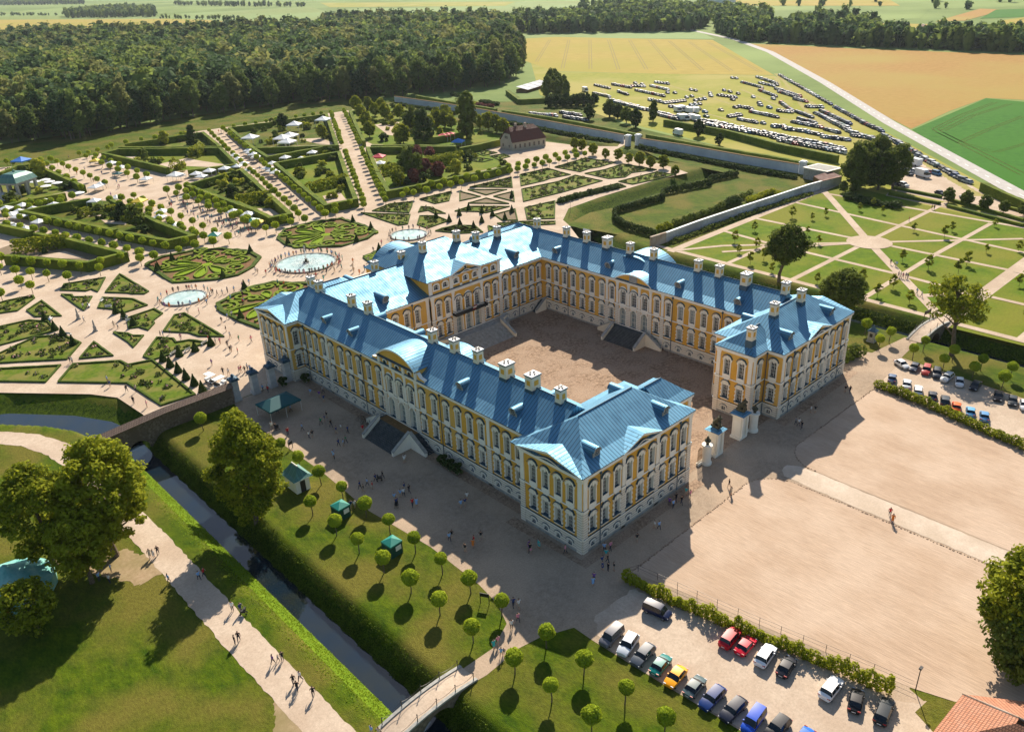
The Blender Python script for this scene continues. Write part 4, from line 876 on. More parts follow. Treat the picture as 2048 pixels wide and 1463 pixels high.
# ---- rose beds with box edging
def centroid(q): return sum(p[0] for p in q)/len(q), sum(p[1] for p in q)/len(q)
def inside(x, y, q):
    c = False; j = len(q)-1
    for i in range(len(q)):
        if (q[i][1] > y) != (q[j][1] > y) and x < (q[j][0]-q[i][0])*(y-q[i][1])/(q[j][1]-q[i][1])+q[i][0]: c = not c
        j = i
    return c
def shrub_mesh(rng, spots, dens=70, leaf=.16):
    cs, ns = [], []
    for x, y, r, h in spots:
        n = max(10, int(dens*r*r)); u = rng.normal(size=(n, 3)); u /= np.linalg.norm(u, axis=1, keepdims=True); u[:, 2] = np.abs(u[:, 2])
        k = rng.uniform(.65, 1.05, (n, 1)); cs.append(u*k*[r, r, h]+[x, y, .02]); ns.append(u)
    c = np.concatenate(cs); q = leaf_quads(rng, c, np.concatenate(ns), leaf, .5); return q
M['roseflower'] = nmat('rose_blossom', (.35, .10, .13), (.6, .42, .42), 9, .8)
def bed(pts, label, fill='rose', edge=True, mat='bed', n=None, flowers=.12):
    Q = W(pts); cx, cy = centroid(Q); L = [(q[0]-cx, q[1]-cy) for q in Q]
    t = empty('flower_bed', (cx, cy, 0), label=label, cat='flower bed', group='box edged beds of the parterre')
    mb = MB(); a = sum(L[i][0]*L[(i+1) % len(L)][1]-L[(i+1) % len(L)][0]*L[i][1] for i in range(len(L)))
    mb.face([(x, y, .07) for x, y in (L if a > 0 else L[::-1])]); mb.build('bed_ground', M[mat], t)
    if edge: mb = MB(); hedge_run(mb, L+[L[0]], .42, .38, jit=.03); mb.build('box_edging', M['boxedge'], t)
    A = abs(a)/2; rr = random.Random(int(abs(cx*13+cy*7))); xs = [p[0] for p in L]; ys = [p[1] for p in L]; sp = []
    if fill:
        N = int(A*(.16 if fill == 'rose' else .3 if fill == 'dense' else .05)); k = 0
        while len(sp) < min(N, 260) and k < 6000:
            k += 1; x, y = rr.uniform(min(xs), max(xs)), rr.uniform(min(ys), max(ys))
            if inside(x, y, L) and inside(x+.8, y, L) and inside(x-.8, y, L) and inside(x, y+.8, L) and inside(x, y-.8, L): sp.append((x, y, rr.uniform(.45, 1.1), rr.uniform(.5, 1.1)))
    if sp:
        rng = np.random.default_rng(len(sp)); q = shrub_mesh(rng, sp, 46, .21); nq = len(q)//4
        mi = (rng.random(nq) < flowers).astype(int); link('rose_bushes', npmesh('rose_bushes', q, quads_idx(nq), [M['roseleaf'], M['roseflower']], mi), t, kind='stuff')
    return t
BEDS = [
 (zi([(720, 290), (815, 165), (1010, 285), (985, 300), (900, 300), (880, 295)]), 'triangular rose bed touching the oval pond at its lower right point'),
 (zi([(415, 275), (440, 235), (715, 190), (665, 285), (625, 268), (590, 280)]), 'long rose bed with a scalloped foot beside the avenue of ball trees'),
 (zi([(420, 305), (490, 308), (500, 322), (625, 320), (570, 412)]), 'small pointed rose bed left of the round square with benches'),
 (zi([(670, 395), (700, 325), (905, 335), (1000, 378), (840, 430), (780, 405)]), 'rose bed behind the blue benches, left of the oval pond'),
 (zi([(185, 412), (285, 348), (415, 450), (245, 455)]), 'triangular rose bed with a curved side, left of the benches'),
 (zi([(-60, 380), (40, 350), (225, 312), (235, 330), (120, 415), (-60, 440)]), 'long rose bed cut off by the left edge, below the hedges'),
 (zi([(-60, 550), (0, 525), (200, 480), (330, 490), (380, 550), (0, 650), (-60, 662)]), 'pale rose bed cut off by the left edge'),
 (zi([(-60, 720), (0, 705), (240, 595), (430, 580), (550, 635), (455, 745), (0, 770), (-60, 775)]), 'large pink and dark red rose bed at the left edge'),
 (zi([(545, 740), (640, 628), (765, 720)]), 'small triangular rose bed with dark red bushes'),
 (zi([(880, 535), (870, 465), (1050, 403), (1105, 435), (1040, 485), (1050, 500), (1010, 545), (950, 525)]), 'rose bed with a scalloped end between two topiary cones'),
 (zi([(1115, 555), (1190, 445), (1255, 433), (1520, 590), (1360, 588), (1290, 565)]), 'rose bed left of the broderie nearest the palace'),
 (zi([(775, 563), (870, 570), (900, 585), (975, 585), (910, 662), (880, 630)]), 'small pointed rose bed below the statue'),
 (zi([(980, 725), (1070, 598), (1180, 605), (1200, 630), (1290, 615), (1415, 632), (1130, 720), (1040, 750)]), 'rose bed beside the diagonal row of yew cones'),
 (zi([(400, 900), (500, 778), (820, 757), (870, 785), (1040, 752), (1325, 985), (1100, 1058), (870, 908)]), 'largest lawn bed with scattered dark bushes above the brown wall'),
 (zi([(-60, 795), (0, 810), (410, 788), (310, 900), (0, 895), (-60, 893)]), 'grass bed with a few pink bushes at the left edge'),
 (zh([(440, 972), (540, 940), (560, 935), (870, 935), (690, 985), (620, 975)]), 'narrow flower bed with a wavy side in the far parterre'),
 (zg([(1380, 970), (1520, 915), (1700, 895), (1695, 930), (1670, 985)]), 'far rose bed next to the double row of ball trees'),
 (zg([(1290, 985), (1360, 990), (1680, 1000), (1660, 1075), (1590, 1085)]), 'far rose bed above the round pond'),
 (zg([(1770, 935), (1840, 940), (1960, 990), (1880, 990), (1830, 965), (1750, 980)]), 'small wavy bed in the far parterre'),
 (zg([(1740, 1080), (1760, 1010), (1890, 1010), (1985, 1050), (1820, 1108)]), 'far lawn bed right of the round pond path'),
 (zg([(1885, 1130), (2047, 1085), (2200, 1090), (2260, 1140), (2080, 1150)]), 'rose bed just behind the palace chimneys'),
 (zg([(1760, 875), (1860, 850), (2010, 815), (1990, 890), (1880, 912)]), 'rose bed at the foot of the middle ball tree row'),
 (zh([(480, 815), (640, 855), (480, 890)]), 'left triangle of the brown soil star'), (zh([(545, 800), (850, 800), (690, 842)]), 'upper triangle of the brown soil star'), (zh([(750, 853), (905, 815), (915, 895)]), 'right triangle of the brown soil star'), (zh([(550, 908), (690, 868), (865, 912)]), 'lower triangle of the brown soil star'),
 (zh([(755, 1000), (920, 955), (940, 1045), (820, 1045)]), 'brown triangular bed beside the straight cross path'),
 (zh([(560, 780), (890, 700), (898, 782)]), 'triangular lavender bed under the ball tree row'),
 (zh([(960, 680), (1180, 630), (1360, 680), (1200, 710), (1150, 730), (970, 770)]), 'upper left bush bed of the far right parterre'),
 (zh([(975, 795), (1270, 735), (1400, 685), (1615, 730), (1300, 820), (990, 895)]), 'long bush bed in the middle of the far right parterre'),
 (zh([(1000, 945), (1240, 890), (1235, 1030), (1020, 1038)]), 'square bush bed behind the tallest chimney'),
 (zh([(1250, 905), (1270, 870), (1740, 750), (1805, 775), (1560, 835)]), 'narrow bed with a dark hedge of roses along the moat walk'),
 (zh([(1240, 620), (1480, 548), (1720, 582), (1600, 618), (1520, 630), (1440, 657)]), 'bush bed near the far end of the ball tree row'),
 (zh([(1480, 670), (1640, 640), (1780, 595), (2047, 640), (1850, 665), (1800, 700), (1670, 712)]), 'bush bed with two dark cones in the far corner parterre'),
 (zh([(1750, 735), (2050, 660), (2200, 680), (2040, 720), (1860, 757)]), 'outermost bush bed of the parterre next to the ditch'),
 (zh([(590, 500), (680, 485), (775, 505), (670, 528)]), 'small bed left of the red roofed house'), (zh([(720, 530), (830, 515), (880, 535), (790, 560)]), 'small bed before the red roofed house'), (zh([(560, 570), (640, 545), (740, 560), (660, 580)]), 'small lens shaped bed near the red roofed house'), (zh([(510, 525), (545, 515), (605, 535), (540, 555)]), 'smallest bed left of the red roofed house'),
 (zh([(285, 1130), (340, 1110), (480, 1080), (640, 1140), (480, 1150)]), 'rose bed behind the palace roof ridge'), (zh([(705, 1090), (770, 1105), (745, 1145), (715, 1140)]), 'tiny bed glimpsed between two chimneys'), (zh([(780, 1070), (980, 1055), (1240, 1055), (1240, 1075), (830, 1095)]), 'strip bed behind the palace corner pavilion'),
]
for i, (p, lab) in enumerate(BEDS):
    soil = 'soil star' in lab or 'brown triangular' in lab
    bed(p, lab, None if soil else ('dense' if 'dark hedge' in lab or 'lavender' in lab else 'few' if 'largest' in lab or 'few' in lab else 'rose'), mat='soil' if soil else 'bed')
# ---- the broderies
M['scroll'] = nmat('scrolled_box', (.07, .115, .008), (.20, .26, .02), 2.5, .85, .6, bscale=5)
def broderie(outline, label, seed, ang):
    Q = W(outline); cx, cy = centroid(Q); L = [(q[0]-cx, q[1]-cy) for q in Q]; rr = random.Random(seed)
    t = empty('broderie', (cx, cy, 0), label=label, cat='broderie', group='oval broderies of scrolled box')
    mb = MB(); a = sum(L[i][0]*L[(i+1) % len(L)][1]-L[(i+1) % len(L)][0]*L[i][1] for i in range(len(L))); LL = L if a > 0 else L[::-1]
    mb.face([(x, y, .08) for x, y in LL]); mb.build('red_gravel', M['redgravel'], t)
    mb = MB(); hedge_run(mb, [(x*1.02, y*1.02) for x, y in L+[L[0]]], 1.1, .5, jit=.12); mb.build('flower_border', M['boxedge'], t)
    rx = (max(p[0] for p in L)-min(p[0] for p in L))/2; ry = (max(p[1] for p in L)-min(p[1] for p in L))/2; r0 = min(rx, ry)*.92
    ca, sa = math.cos(ang), math.sin(ang); T = lambda x, y: (x*ca-y*sa, x*sa+y*ca)
    pet = MB(); bx = MB(); k = 0
    def petal(a0, l0, l1, wd):
        nonlocal k
        k += 1; pts = []; n = 10
        for i in range(n+1): u = i/n; r = r0*(l0+(l1-l0)*u); w_ = wd*math.sin(math.pi*u)**.7*(.4+u); pts.append(T(r*math.cos(a0)-w_*math.sin(a0), r*math.sin(a0)+w_*math.cos(a0)))
        for i in range(n, -1, -1): u = i/n; r = r0*(l0+(l1-l0)*u); w_ = -wd*math.sin(math.pi*u)**.7*(.4+u); pts.append(T(r*math.cos(a0)-w_*math.sin(a0), r*math.sin(a0)+w_*math.cos(a0)))
        pet.face([(x, y, .1+.003*k) for x, y in pts]); hedge_run(bx, pts, .45, .45, jit=.02)
    for a0 in (-1.25, -.62, 0, .62, 1.25): petal(a0, .15, .98, r0*.13)
    for a0 in (2.5, 3.14, 3.78): petal(a0, .16, .6, r0*.1)
    n = 14; pet.face([(*T(r0*.13*math.cos(2*math.pi*i/n), r0*.13*math.sin(2*math.pi*i/n)), .1) for i in range(n)])
    def scroll(cx_, cy_, r, a0, turn, s):
        pts = []
        for i in range(int(turn*9)+1): u = i/(turn*9); an = a0+s*u*turn*2*math.pi; q = r*(1-.8*u); pts.append(T(cx_+q*math.cos(an), cy_+q*math.sin(an)))
        hedge_run(bx, pts, .75, .5, jit=.04)
    for sy in (-1, 1):
        for (x, y, r, a0, tn) in ((-.55, .5, .30, 0, 1.6), (-.1, .86, .26, 3.5, 1.5), (-.88, .12, .22, 1, 1.5), (.25, .98, .2, 4.5, 1.4), (-.72, .95, .22, 5.2, 1.4), (-1.15, .62, .2, .4, 1.4), (.62, .86, .2, 3, 1.3), (1.08, .3, .2, 2, 1.3), (-.3, .32, .16, 2, 1.2), (-1.2, .2, .14, 2, 1.2)):
            x_, y_ = T(x*r0, sy*y*r0)
            if inside(x_, y_, L): scroll(x*r0, sy*y*r0, r*r0, a0*sy, tn, sy)
    pet.build('lawn_petals', M['brightlawn'], t); bx.build('box_scrolls', M['scroll'], t)
broderie(zg([(632, 1190), (690, 1120), (900, 1065), (1130, 1035), (1350, 1110), (1400, 1140), (1330, 1190), (1130, 1250), (800, 1260), (700, 1240)]), 'oval broderie behind the large fountain, farthest from the palace', 1, 2.55)
broderie(zf([(1180, 1400), (1310, 1340), (1550, 1290), (1750, 1275), (1990, 1300), (2070, 1345), (2010, 1420), (1900, 1480), (1730, 1515), (1400, 1540), (1330, 1500)]), 'oval broderie left of the large fountain', 2, 3.45)
broderie(zi([(1490, 370), (1580, 320), (1750, 255), (1860, 228), (2060, 235), (2200, 240), (2260, 330), (2100, 470), (1770, 528), (1640, 480), (1520, 420)]), 'oval broderie partly hidden by the corner pavilion', 3, 4.4)
broderie(zg([(1320, 1340), (1440, 1290), (1570, 1255), (1750, 1230), (1900, 1300), (1700, 1400), (1450, 1440)]), 'oval broderie mostly hidden behind the palace roof', 4, 1.6)
# ---- fountains
def fountain(c, rx, label, jet=True):
    c = P(*c); t = empty('fountain', (c.x, c.y, 0), label=label, cat='fountain')
    mb = MB(); mb.lathe([(rx+.35, 0), (rx+.35, .45), (rx-.1, .45), (rx-.15, .1)], 40, 0); mb.f.pop(); mb.m.pop(); mb.build('basin_rim', M['stone'], t)
    mb = MB(); mb.face([((rx-.05)*math.cos(2*math.pi*i/40), (rx-.05)*math.sin(2*math.pi*i/40), .3) for i in range(40)]); mb.build('water', M['pool'], t)
    if jet:
        mb = MB(); mb.lathe([(1.0, .3), (.8, .7), (.35, .9), (.3, 1.3), (.5, 1.5)], 12, 0); mb.build('pedestal', M['bronze'], t)
        rng = np.random.default_rng(5); n = 900; z = rng.random(n)**.6*4.2; r = (.10+.22*(1-z/4.2))*rng.random(n); a = rng.random(n)*6.28
        link('water_jet', npmesh('water_jet', leaf_quads(rng, np.stack([r*np.cos(a), r*np.sin(a), 1.3+z], 1), np.tile([0, 0, 1.], (n, 1)), .07), quads_idx(n), [M['canvas']]), t)
        n = 1500; a = rng.random(n)*6.28; r = rng.random(n)*rx*.55; link('spray', npmesh('spray', leaf_quads(rng, np.stack([r*np.cos(a), r*np.sin(a), .33+.5*rng.random(n)*(1-r/rx)], 1), np.tile([0, 0, 1.], (n, 1)), .07), quads_idx(n), [M['canvas']]), t, kind='stuff')
fountain((613, 527), 8.3, 'large round fountain with a white jet, ringed by visitors')
fountain((370, 597), 5.3, 'oval looking pond at the left with turquoise water, no jet', False)
fountain((818, 471), 5.6, 'small round pond behind the middle block of the palace', False)
# ---- topiary
def cone_mesh(r, h, seed):
    rng = np.random.default_rng(seed); n = 420; u = rng.random(n); a = rng.random(n)*6.283; k = (1-u)*r
    c = np.stack([k*np.cos(a), k*np.sin(a), .15+u*h], 1); q = leaf_quads(rng, c, np.stack([np.cos(a), np.sin(a), np.full(n, .4)], 1), .12, .3)
    nv = len(q); core = [(k_*math.cos(t), k_*math.sin(t), z) for k_, z in ((r*.93, .1), (r*.5, h*.5)) for t in np.arange(8)*math.pi/4]+[(0, 0, h)]
    v = np.concatenate([q, np.array(core)]); f = list(quads_idx(n)); b = nv
    for i in range(8): j = (i+1) % 8; f.append([b+i, b+j, b+8+j, b+8+i]); f.append([b+8+i, b+8+j, b+16, b+16])
    return v, np.array(f)
cv, cf = cone_mesh(.95, 2.5, 1); cf = cf.tolist(); cf = [list(dict.fromkeys(map(int, f))) for f in cf]
cm_ = bpy.data.meshes.new('topiary_cone'); cm_.from_pydata([tuple(x) for x in cv], [], cf); cm_.materials.append(M['darkleaf'])
def topiary(px, py, lab, grp): q = P(px, py); link('topiary_cone', cm_, loc=(q.x, q.y, 0), rz=RND.random()*6, label=lab, cat='topiary', group=grp)
for x, y in zi([(1380, 965), (1325, 920), (1268, 880), (1215, 832), (1160, 795), (1112, 755), (1222, 722), (1330, 688), (1438, 650)]): topiary(x, y, 'dark yew cone in the angled row between rose beds and palace', 'yew cones in the angled row')
for x, y in zi([(430, 585), (375, 545), (500, 645), (308, 480), (845, 465), (910, 515), (790, 430)]): topiary(x, y, 'dark yew cone beside the benches of the left rose garden', 'yew cones beside the left benches')
for x, y in zh([(475, 1005), (550, 960), (655, 1060), (655, 985), (740, 1010), (840, 1040), (895, 980), (895, 860), (395, 1055), (290, 1025), (480, 1085), (590, 1110)]): topiary(x, y, 'dark clipped cone in the far circular rose garden', 'clipped cones in the far rose garden')
for x, y in zg([(705, 1235), (1225, 1060), (1370, 1115), (1255, 1215), (1435, 1290)])+zf([(1380, 1365), (1270, 1440), (2005, 1300)])+zi([(1070, 150), (1520, 190), (1665, 265), (1640, 465), (305, 20)]): topiary(x, y, 'small dark cone at the corner of a broderie', 'cones at the broderie corners')
# ---- clipped ball trees
def ball_meshes(r, nleaf, leaf, seed, flat=.94):
    rng = np.random.default_rng(seed); u = rng.normal(size=(nleaf, 3)); u /= np.linalg.norm(u, axis=1, keepdims=True)
    lp = 1+.05*np.sin(u[:, :1]*4+seed)*np.cos(u[:, 1:2]*5+seed*2)+.04*np.sin(u[:, 2:]*7+seed); k = lp+rng.normal(size=(nleaf, 1))*.045; c = u*k*[r, r, r*flat]; q = leaf_quads(rng, c, u, leaf, .45)
    import bmesh
    bm = bmesh.new(); bmesh.ops.create_icosphere(bm, subdivisions=3, radius=r*.90)
    cv = np.array([v.co for v in bm.verts]); cfc = [[v.index for v in f.verts] for f in bm.faces]; bm.free(); cv *= [1, 1, flat]
    f = [list(map(int, x)) for x in quads_idx(nleaf)]+[[i+len(q) for i in x] for x in cfc]
    me = bpy.data.meshes.new('crown'); me.from_pydata([tuple(x) for x in np.concatenate([q, cv])], [], f); me.materials.append(M['ball']); return me
def trunk_mesh(h, r0=.09, r1=.06, bend=.05):
    mb = MB(); p = [(0, 0, -.1), (bend, 0, h*.35), (0, bend, h*.7), (0, 0, h)]
    for a, b, q in zip(p[:-1], p[1:], (0, 1, 2)): mb.tube(a, b, r0+(r1-r0)*q/3, r0+(r1-r0)*(q+1)/3, 6, 0, False)
    return mb.mesh('trunk', [M['bark']])
BN = [ball_meshes(.98, 1500, .085, s) for s in (1, 2, 3, 6, 7)]; BF = [ball_meshes(1.15, 420, .16, s) for s in (4, 5)]; TM = trunk_mesh(2.3); TMF = trunk_mesh(2.2)
def ball(x, y, lab, grp, near=True, hc=2.75, s=None):
    s = s or RND.uniform(.84, 1.12)
    t = empty('ball_tree', (x, y, 0), RND.random()*6, label=lab, cat='tree', group=grp); link('trunk', TM if near else TMF, t)
    c = link('crown', RND.choice(BN if near else BF), t, (0, 0, hc)); c.scale = (s*RND.uniform(.96, 1.04), s, s*RND.uniform(.94, 1.04)); c.rotation_euler = (0, 0, RND.random()*6); t.rotation_euler[0] = RND.uniform(-.035, .035); t.rotation_euler[1] = RND.uniform(-.035, .035)
def ballpx(pts, lab, grp, near=True, hc=2.75, s=None):
    for i, (x, y) in enumerate(pts): q = P(x, y, hc); ball(q.x, q.y, lab if isinstance(lab, str) else lab[i], grp, near, hc, s)
def ballrow(a, b, n, lab, hc=2.75, skip=()):
    A, B = P(*a, hc), P(*b, hc)
    for i in range(n):
        if i in skip: continue
        q = A.lerp(B, i/(n-1)); ball(q.x+RND.uniform(-.25, .25), q.y+RND.uniform(-.25, .25), lab, lab[:60], False, hc)
ballpx(z5([(325, 40), (470, 140), (620, 245), (777, 355), (942, 470), (1115, 595), (1300, 735), (1495, 865), (1708, 1018)])+z1([(668, 1235), (543, 1140)])[1:], 'clipped ball linden in the row beside the shaded forecourt', 'ball lindens beside the forecourt')
ballpx(z5([(410, 345), (573, 478), (728, 597), (898, 725), (1083, 863), (1283, 1010), (1510, 1195)]), 'clipped ball linden in the row nearer the canal', 'ball lindens nearer the canal')
ballpx(zi([(1365, 1140)]), ['lone clipped ball linden behind the tall tree, near the brown wall'], None)
ballpx(z8([(1605, 335), (1345, 545), (1915, 555), (1650, 770)])+zd([(350, 1155), (120, 1345), (625, 1355)]), ['ball linden standing in the palace shadow at the lawn tip', 'biggest ball linden beside the footbridge path', 'ball linden above the row of parked cars, nearest the palace corner', 'ball linden on the bottom lawn, second from the bridge', 'ball linden beside the orange car', 'small yellowish ball linden at the bottom edge', 'ball linden beside the blue van at the bottom edge'], 'ball lindens of the bottom lawn')
ballpx(za([(970, 835), (1065, 940), (1137, 890)]), ['ball linden left of the little stone kiosk', 'ball linden right of the little stone kiosk', 'ball linden nearest the right footbridge'], 'ball lindens beside the kiosk')
ballpx(za([(1370, 950), (1297, 1005), (1505, 1075), (1570, 1015), (1765, 1075), (1705, 1130), (1965, 1130), (1910, 1195)]), 'ball linden on the lawn above the right car park', 'ball lindens above the right car park')
A1 = 'ball tree in the left row of the broad main avenue'; A2 = 'ball tree in the right row of the broad main avenue'
ballrow(zg([(1045, 172)])[0], zg([(1133, 415)])[0], 14, A1); ballrow(zg([(1162, 490)])[0], zg([(1312, 910)])[0], 15, A1)
ballrow(zg([(1150, 155)])[0], zg([(1275, 415)])[0], 14, A2); ballrow(zg([(1290, 465)])[0], zg([(1480, 870)])[0], 15, A2)
B1 = 'ball tree in the right row of the slanting market avenue'; B2 = 'ball tree in the left row of the slanting market avenue'
ballrow(zg([(187, 300)])[0], zg([(490, 560)])[0], 11, B1); ballrow(zg([(525, 588)])[0], zg([(1003, 980)])[0], 14, B1)
ballrow(zg([(66, 320)])[0], zg([(400, 630)])[0], 12, B2); ballrow(zg([(430, 655)])[0], zg([(838, 1022)])[0], 12, B2)
C1 = 'ball tree above the wide tent square'
ballrow(zf([(320, 555)])[0], zf([(650, 770)])[0], 7, C1); ballrow(zf([(400, 545)])[0], zf([(838, 735)])[0], 9, C1)
ballrow(zf([(632, 500)])[0], zf([(1090, 690)])[0], 8, C1); ballrow(zf([(705, 495)])[0], zf([(1170, 670)])[0], 8, C1)
for x, y in zf([(780, 475), (860, 455), (890, 435), (1005, 410), (1130, 390), (1240, 375), (1450, 345), (230, 560), (100, 575), (50, 565)])+zg([(360, 270), (445, 258), (530, 245), (610, 232), (690, 222), (765, 210), (835, 200), (905, 190), (968, 182), (270, 285)]): q = P(x, y, 2.75); ball(q.x, q.y, 'small ball tree in the row below the forest edge', 'ball trees below the forest', False, 2.75)
D1 = 'ball tree on the lower side of the crowded promenade'; D2 = 'ball tree on the upper side of the crowded promenade'
ballrow(zf([(880, 870)])[0], zf([(1560, 1140)])[0], 9, D1); ballrow(zf([(970, 855)])[0], zf([(1630, 1160)])[0], 9, D1); ballrow(zf([(1065, 838)])[0], zf([(1820, 1165)])[0], 10, D1)
ballrow(zf([(1330, 790)])[0], zf([(1965, 1040)])[0], 8, D2); ballrow(zf([(1420, 775)])[0], zg([(430, 1070)])[0], 10, D2); ballrow(zf([(1500, 760)])[0], zg([(520, 1100)])[0], 11, D2)
E1 = 'ball tree before the tall hedge at far left'; E2 = 'ball tree in the outer row at far left'
ballrow(zf([(465, 1058)])[0], zf([(1318, 1238)])[0], 11, E1); ballrow(zf([(350, 1118)])[0], zf([(1112, 1285)])[0], 9, E2); ballrow(zf([(-60, 985)])[0], zf([(375, 1040)])[0], 5, E1); ballrow(zf([(-60, 1050)])[0], zf([(265, 1100)])[0], 4, E2)
ballrow(zf([(50, 965)])[0], zf([(570, 840)])[0], 7, 'ball tree beside the white tents before the domed pavilion'); ballrow(zf([(-10, 900)])[0], zf([(480, 885)])[0], 5, 'ball tree among the white tents at the left edge')
ballpx(zf([(960, 1322), (800, 1360), (630, 1400), (498, 1385), (372, 1375), (250, 1362), (125, 1350), (0, 1330)]), 'ball tree growing against the front hedge at lower left', 'ball trees against the lower left hedge', False, 2.75)
ballpx(zi([(100, 130), (205, 142), (315, 155), (455, 168), (670, 115), (205, 232), (0, 285), (950, 50), (945, 12), (1043, 30), (130, 200), (-10, 110)]), 'ball tree in the open gravel at lower left of the garden', 'ball trees in open gravel', False, 2.75)
ballpx(zf([(1430, 1270), (1558, 1230), (1700, 1200), (1478, 1198)])+zg([(600, 1077), (725, 1048), (1080, 962), (668, 1020), (1080, 920), (1195, 893)]), 'ball tree between the hedged gardens and the broderies', 'ball trees above the broderies', False, 2.75)
ballpx(zg([(1620, 835), (1710, 815), (1812, 795), (1915, 770)])+zh([(405, 750), (490, 735), (595, 705), (695, 685), (790, 660), (880, 640), (942, 625), (1005, 610), (1072, 597), (1140, 580), (1195, 567), (1272, 548), (1340, 535), (1410, 520), (1478, 505)]), 'ball tree in the free standing row between hedge and parterre', 'ball trees between hedge and parterre', False, 2.75)
ballpx(zg([(1648, 797), (1750, 770), (1850, 745), (1950, 725)])+zh([(250, 745), (348, 725), (445, 705), (530, 687), (627, 662), (712, 642), (795, 620), (868, 605), (945, 590), (1018, 570), (1090, 552), (1168, 535), (1243, 518), (1320, 500), (1398, 485)]), 'ball tree half buried in the long hedge', 'ball trees in the long hedge', False, 2.75)
# ================================================================== trees
def crown_pts(rng, rx, rz, zc, nclump, cr, per, shape=1.0, low=.0, hollow=.55):
    'leaf centres in clumps spread through an uneven crown'
    u = rng.normal(size=(nclump, 3)); u /= np.linalg.norm(u, axis=1, keepdims=True); k = rng.uniform(hollow, 1.0, (nclump, 1))**.7
    lump = 1+.18*np.sin(u[:, :1]*5+rng.random()*6)*np.cos(u[:, 1:2]*4+rng.random()*6)
    c = u*k*lump; zz = c[:, 2]; taper = np.where(zz > 0, 1-(1-shape)*zz, 1); c[:, 0] *= taper; c[:, 1] *= taper
    c = c*[rx, rx, rz]+[0, 0, zc]; s = rng.uniform(.6, 1.25, (nclump, 1))*cr
    v = rng.normal(size=(nclump, per, 3)); v /= np.linalg.norm(v, axis=2, keepdims=True)
    p = c[:, None, :]+v*s[:, None, :]*rng.uniform(.55, 1.0, (nclump, per, 1))*[1, 1, .75]
    nr = v*[1, 1, 1]+[0, 0, .5]
    return p.reshape(-1, 3), nr.reshape(-1, 3), c
def tree_parts(seed, H, rx, rz, nclump, cr, per, leaf, mat, lean=(0, 0), shape=.8, tr=.35, limbs=9, hollow=.55, nlimb=None):
    rng = np.random.default_rng(seed); zc = H-rz
    p, nr, c = crown_pts(rng, rx, rz, zc, nclump, cr, per, shape, hollow=hollow); sh = np.array([lean[0], lean[1], 0])
    p = p+sh*(p[:, 2:3]/H); crown = npmesh('crown', leaf_quads(rng, p, nr, leaf, .6), quads_idx(len(p)), [M[mat]])
    mb = MB(); f = lambda z, o=(0, 0): (lean[0]*z/H+o[0], lean[1]*z/H+o[1], z)
    zs = [-.3, H*.12, H*.3, H*.5, H*.72, H*.9]; wob = [(rng.normal()*tr*.5, rng.normal()*tr*.5) for _ in zs]; wob[0] = (0, 0)
    for i in range(5): mb.tube(f(zs[i], wob[i]), f(zs[i+1], wob[i+1]), tr*(1.15, .9, .75, .5, .3)[i], tr*(.9, .75, .5, .3, .1)[i], 7, 0, False)
    for k in rng.choice(len(c), min(limbs, len(c)), replace=False):
        e = c[k]+sh*(c[k][2]/H); z0 = max(H*.22, min(H*.75, e[2]-math.hypot(e[0], e[1])*.8)); b = f(z0); m_ = [(b[i]+e[i])/2+rng.normal()*.25 for i in range(3)]; m_[2] += .2
        mb.tube(b, m_, tr*.4, tr*.25, 5, 0, False); mb.tube(m_, tuple(e), tr*.25, tr*.08, 5, 0, False)
    return crown, mb.mesh('trunk', [M['bark']])
def plant(parts, x, y, label=None, grp=None, z=0, s=1, rz=None, name='tree', cat='tree', sz=None):
    t = empty(name, (x, y, z), RND.random()*6.28 if rz is None else rz, label=label, cat=cat, group=grp); t.scale = (s, s, sz or s)
    link('crown', parts[0], t); link('trunk', parts[1], t); return t
# the big trees near the camera
def hero(px, py, z, label, **k):
    q = P(px, py, z); return plant(tree_parts(**k), q.x, q.y, label, z=z, rz=0)
hero(514, 1050, -1.2, 'tall oval tree with yellow-green top on the canal bank beside the forecourt', seed=11, H=20, rx=4.5, rz=9.2, nclump=300, cr=1.2, per=105, leaf=.16, mat='leaf', shape=.62, tr=.4)
q = P(470, 955, 0); plant(tree_parts(12, 10, 3.2, 3.8, 90, 1.0, 80, .16, 'leaf', shape=.8, tr=.25), q.x+1.5, q.y, 'smaller pale tree half hidden behind the tall oval tree', rz=0)
plant(tree_parts(13, 18.6, 5.9, 7.4, 270, 1.3, 105, .18, 'leaf', shape=.8, tr=.5, lean=(1, 0)), -47.4, 49.0, 'broad sunlit tree with yellow-green crown left of the canal path', rz=0)
plant(tree_parts(14, 17, 4.9, 6.6, 170, 1.2, 90, .18, 'leaf', shape=.8, tr=.45), -54.5, 52.5, 'dark broad tree left of the sunlit tree, reaching the left edge', rz=0)
plant(tree_parts(15, 12, 4.0, 4.6, 120, 1.2, 85, .18, 'leaf', shape=.85, tr=.35), -52.0, 45.5, 'middle tree of the left group with a low hanging crown', rz=0)
plant(tree_parts(16, 8, 3.0, 3.2, 80, 1.1, 80, .17, 'leaf', tr=.25), -60.5, 40.5, 'tree cut off by the left edge beside the teal marquee', rz=0)
plant(tree_parts(17, 15.5, 5.8, 6.6, 230, 1.3, 105, .17, 'leaf', shape=.85, tr=.5), 21.5, -50.0, 'large tree with bright clumps at the right edge beside the sand yard', rz=0)
plant(tree_parts(18, 10, 4.2, 4.4, 130, 1.3, 80, .18, 'oakleaf', shape=.8, tr=.35), 18.6, -50.5, 'darker lower tree before the right edge tree, behind the tiled roof', rz=0)
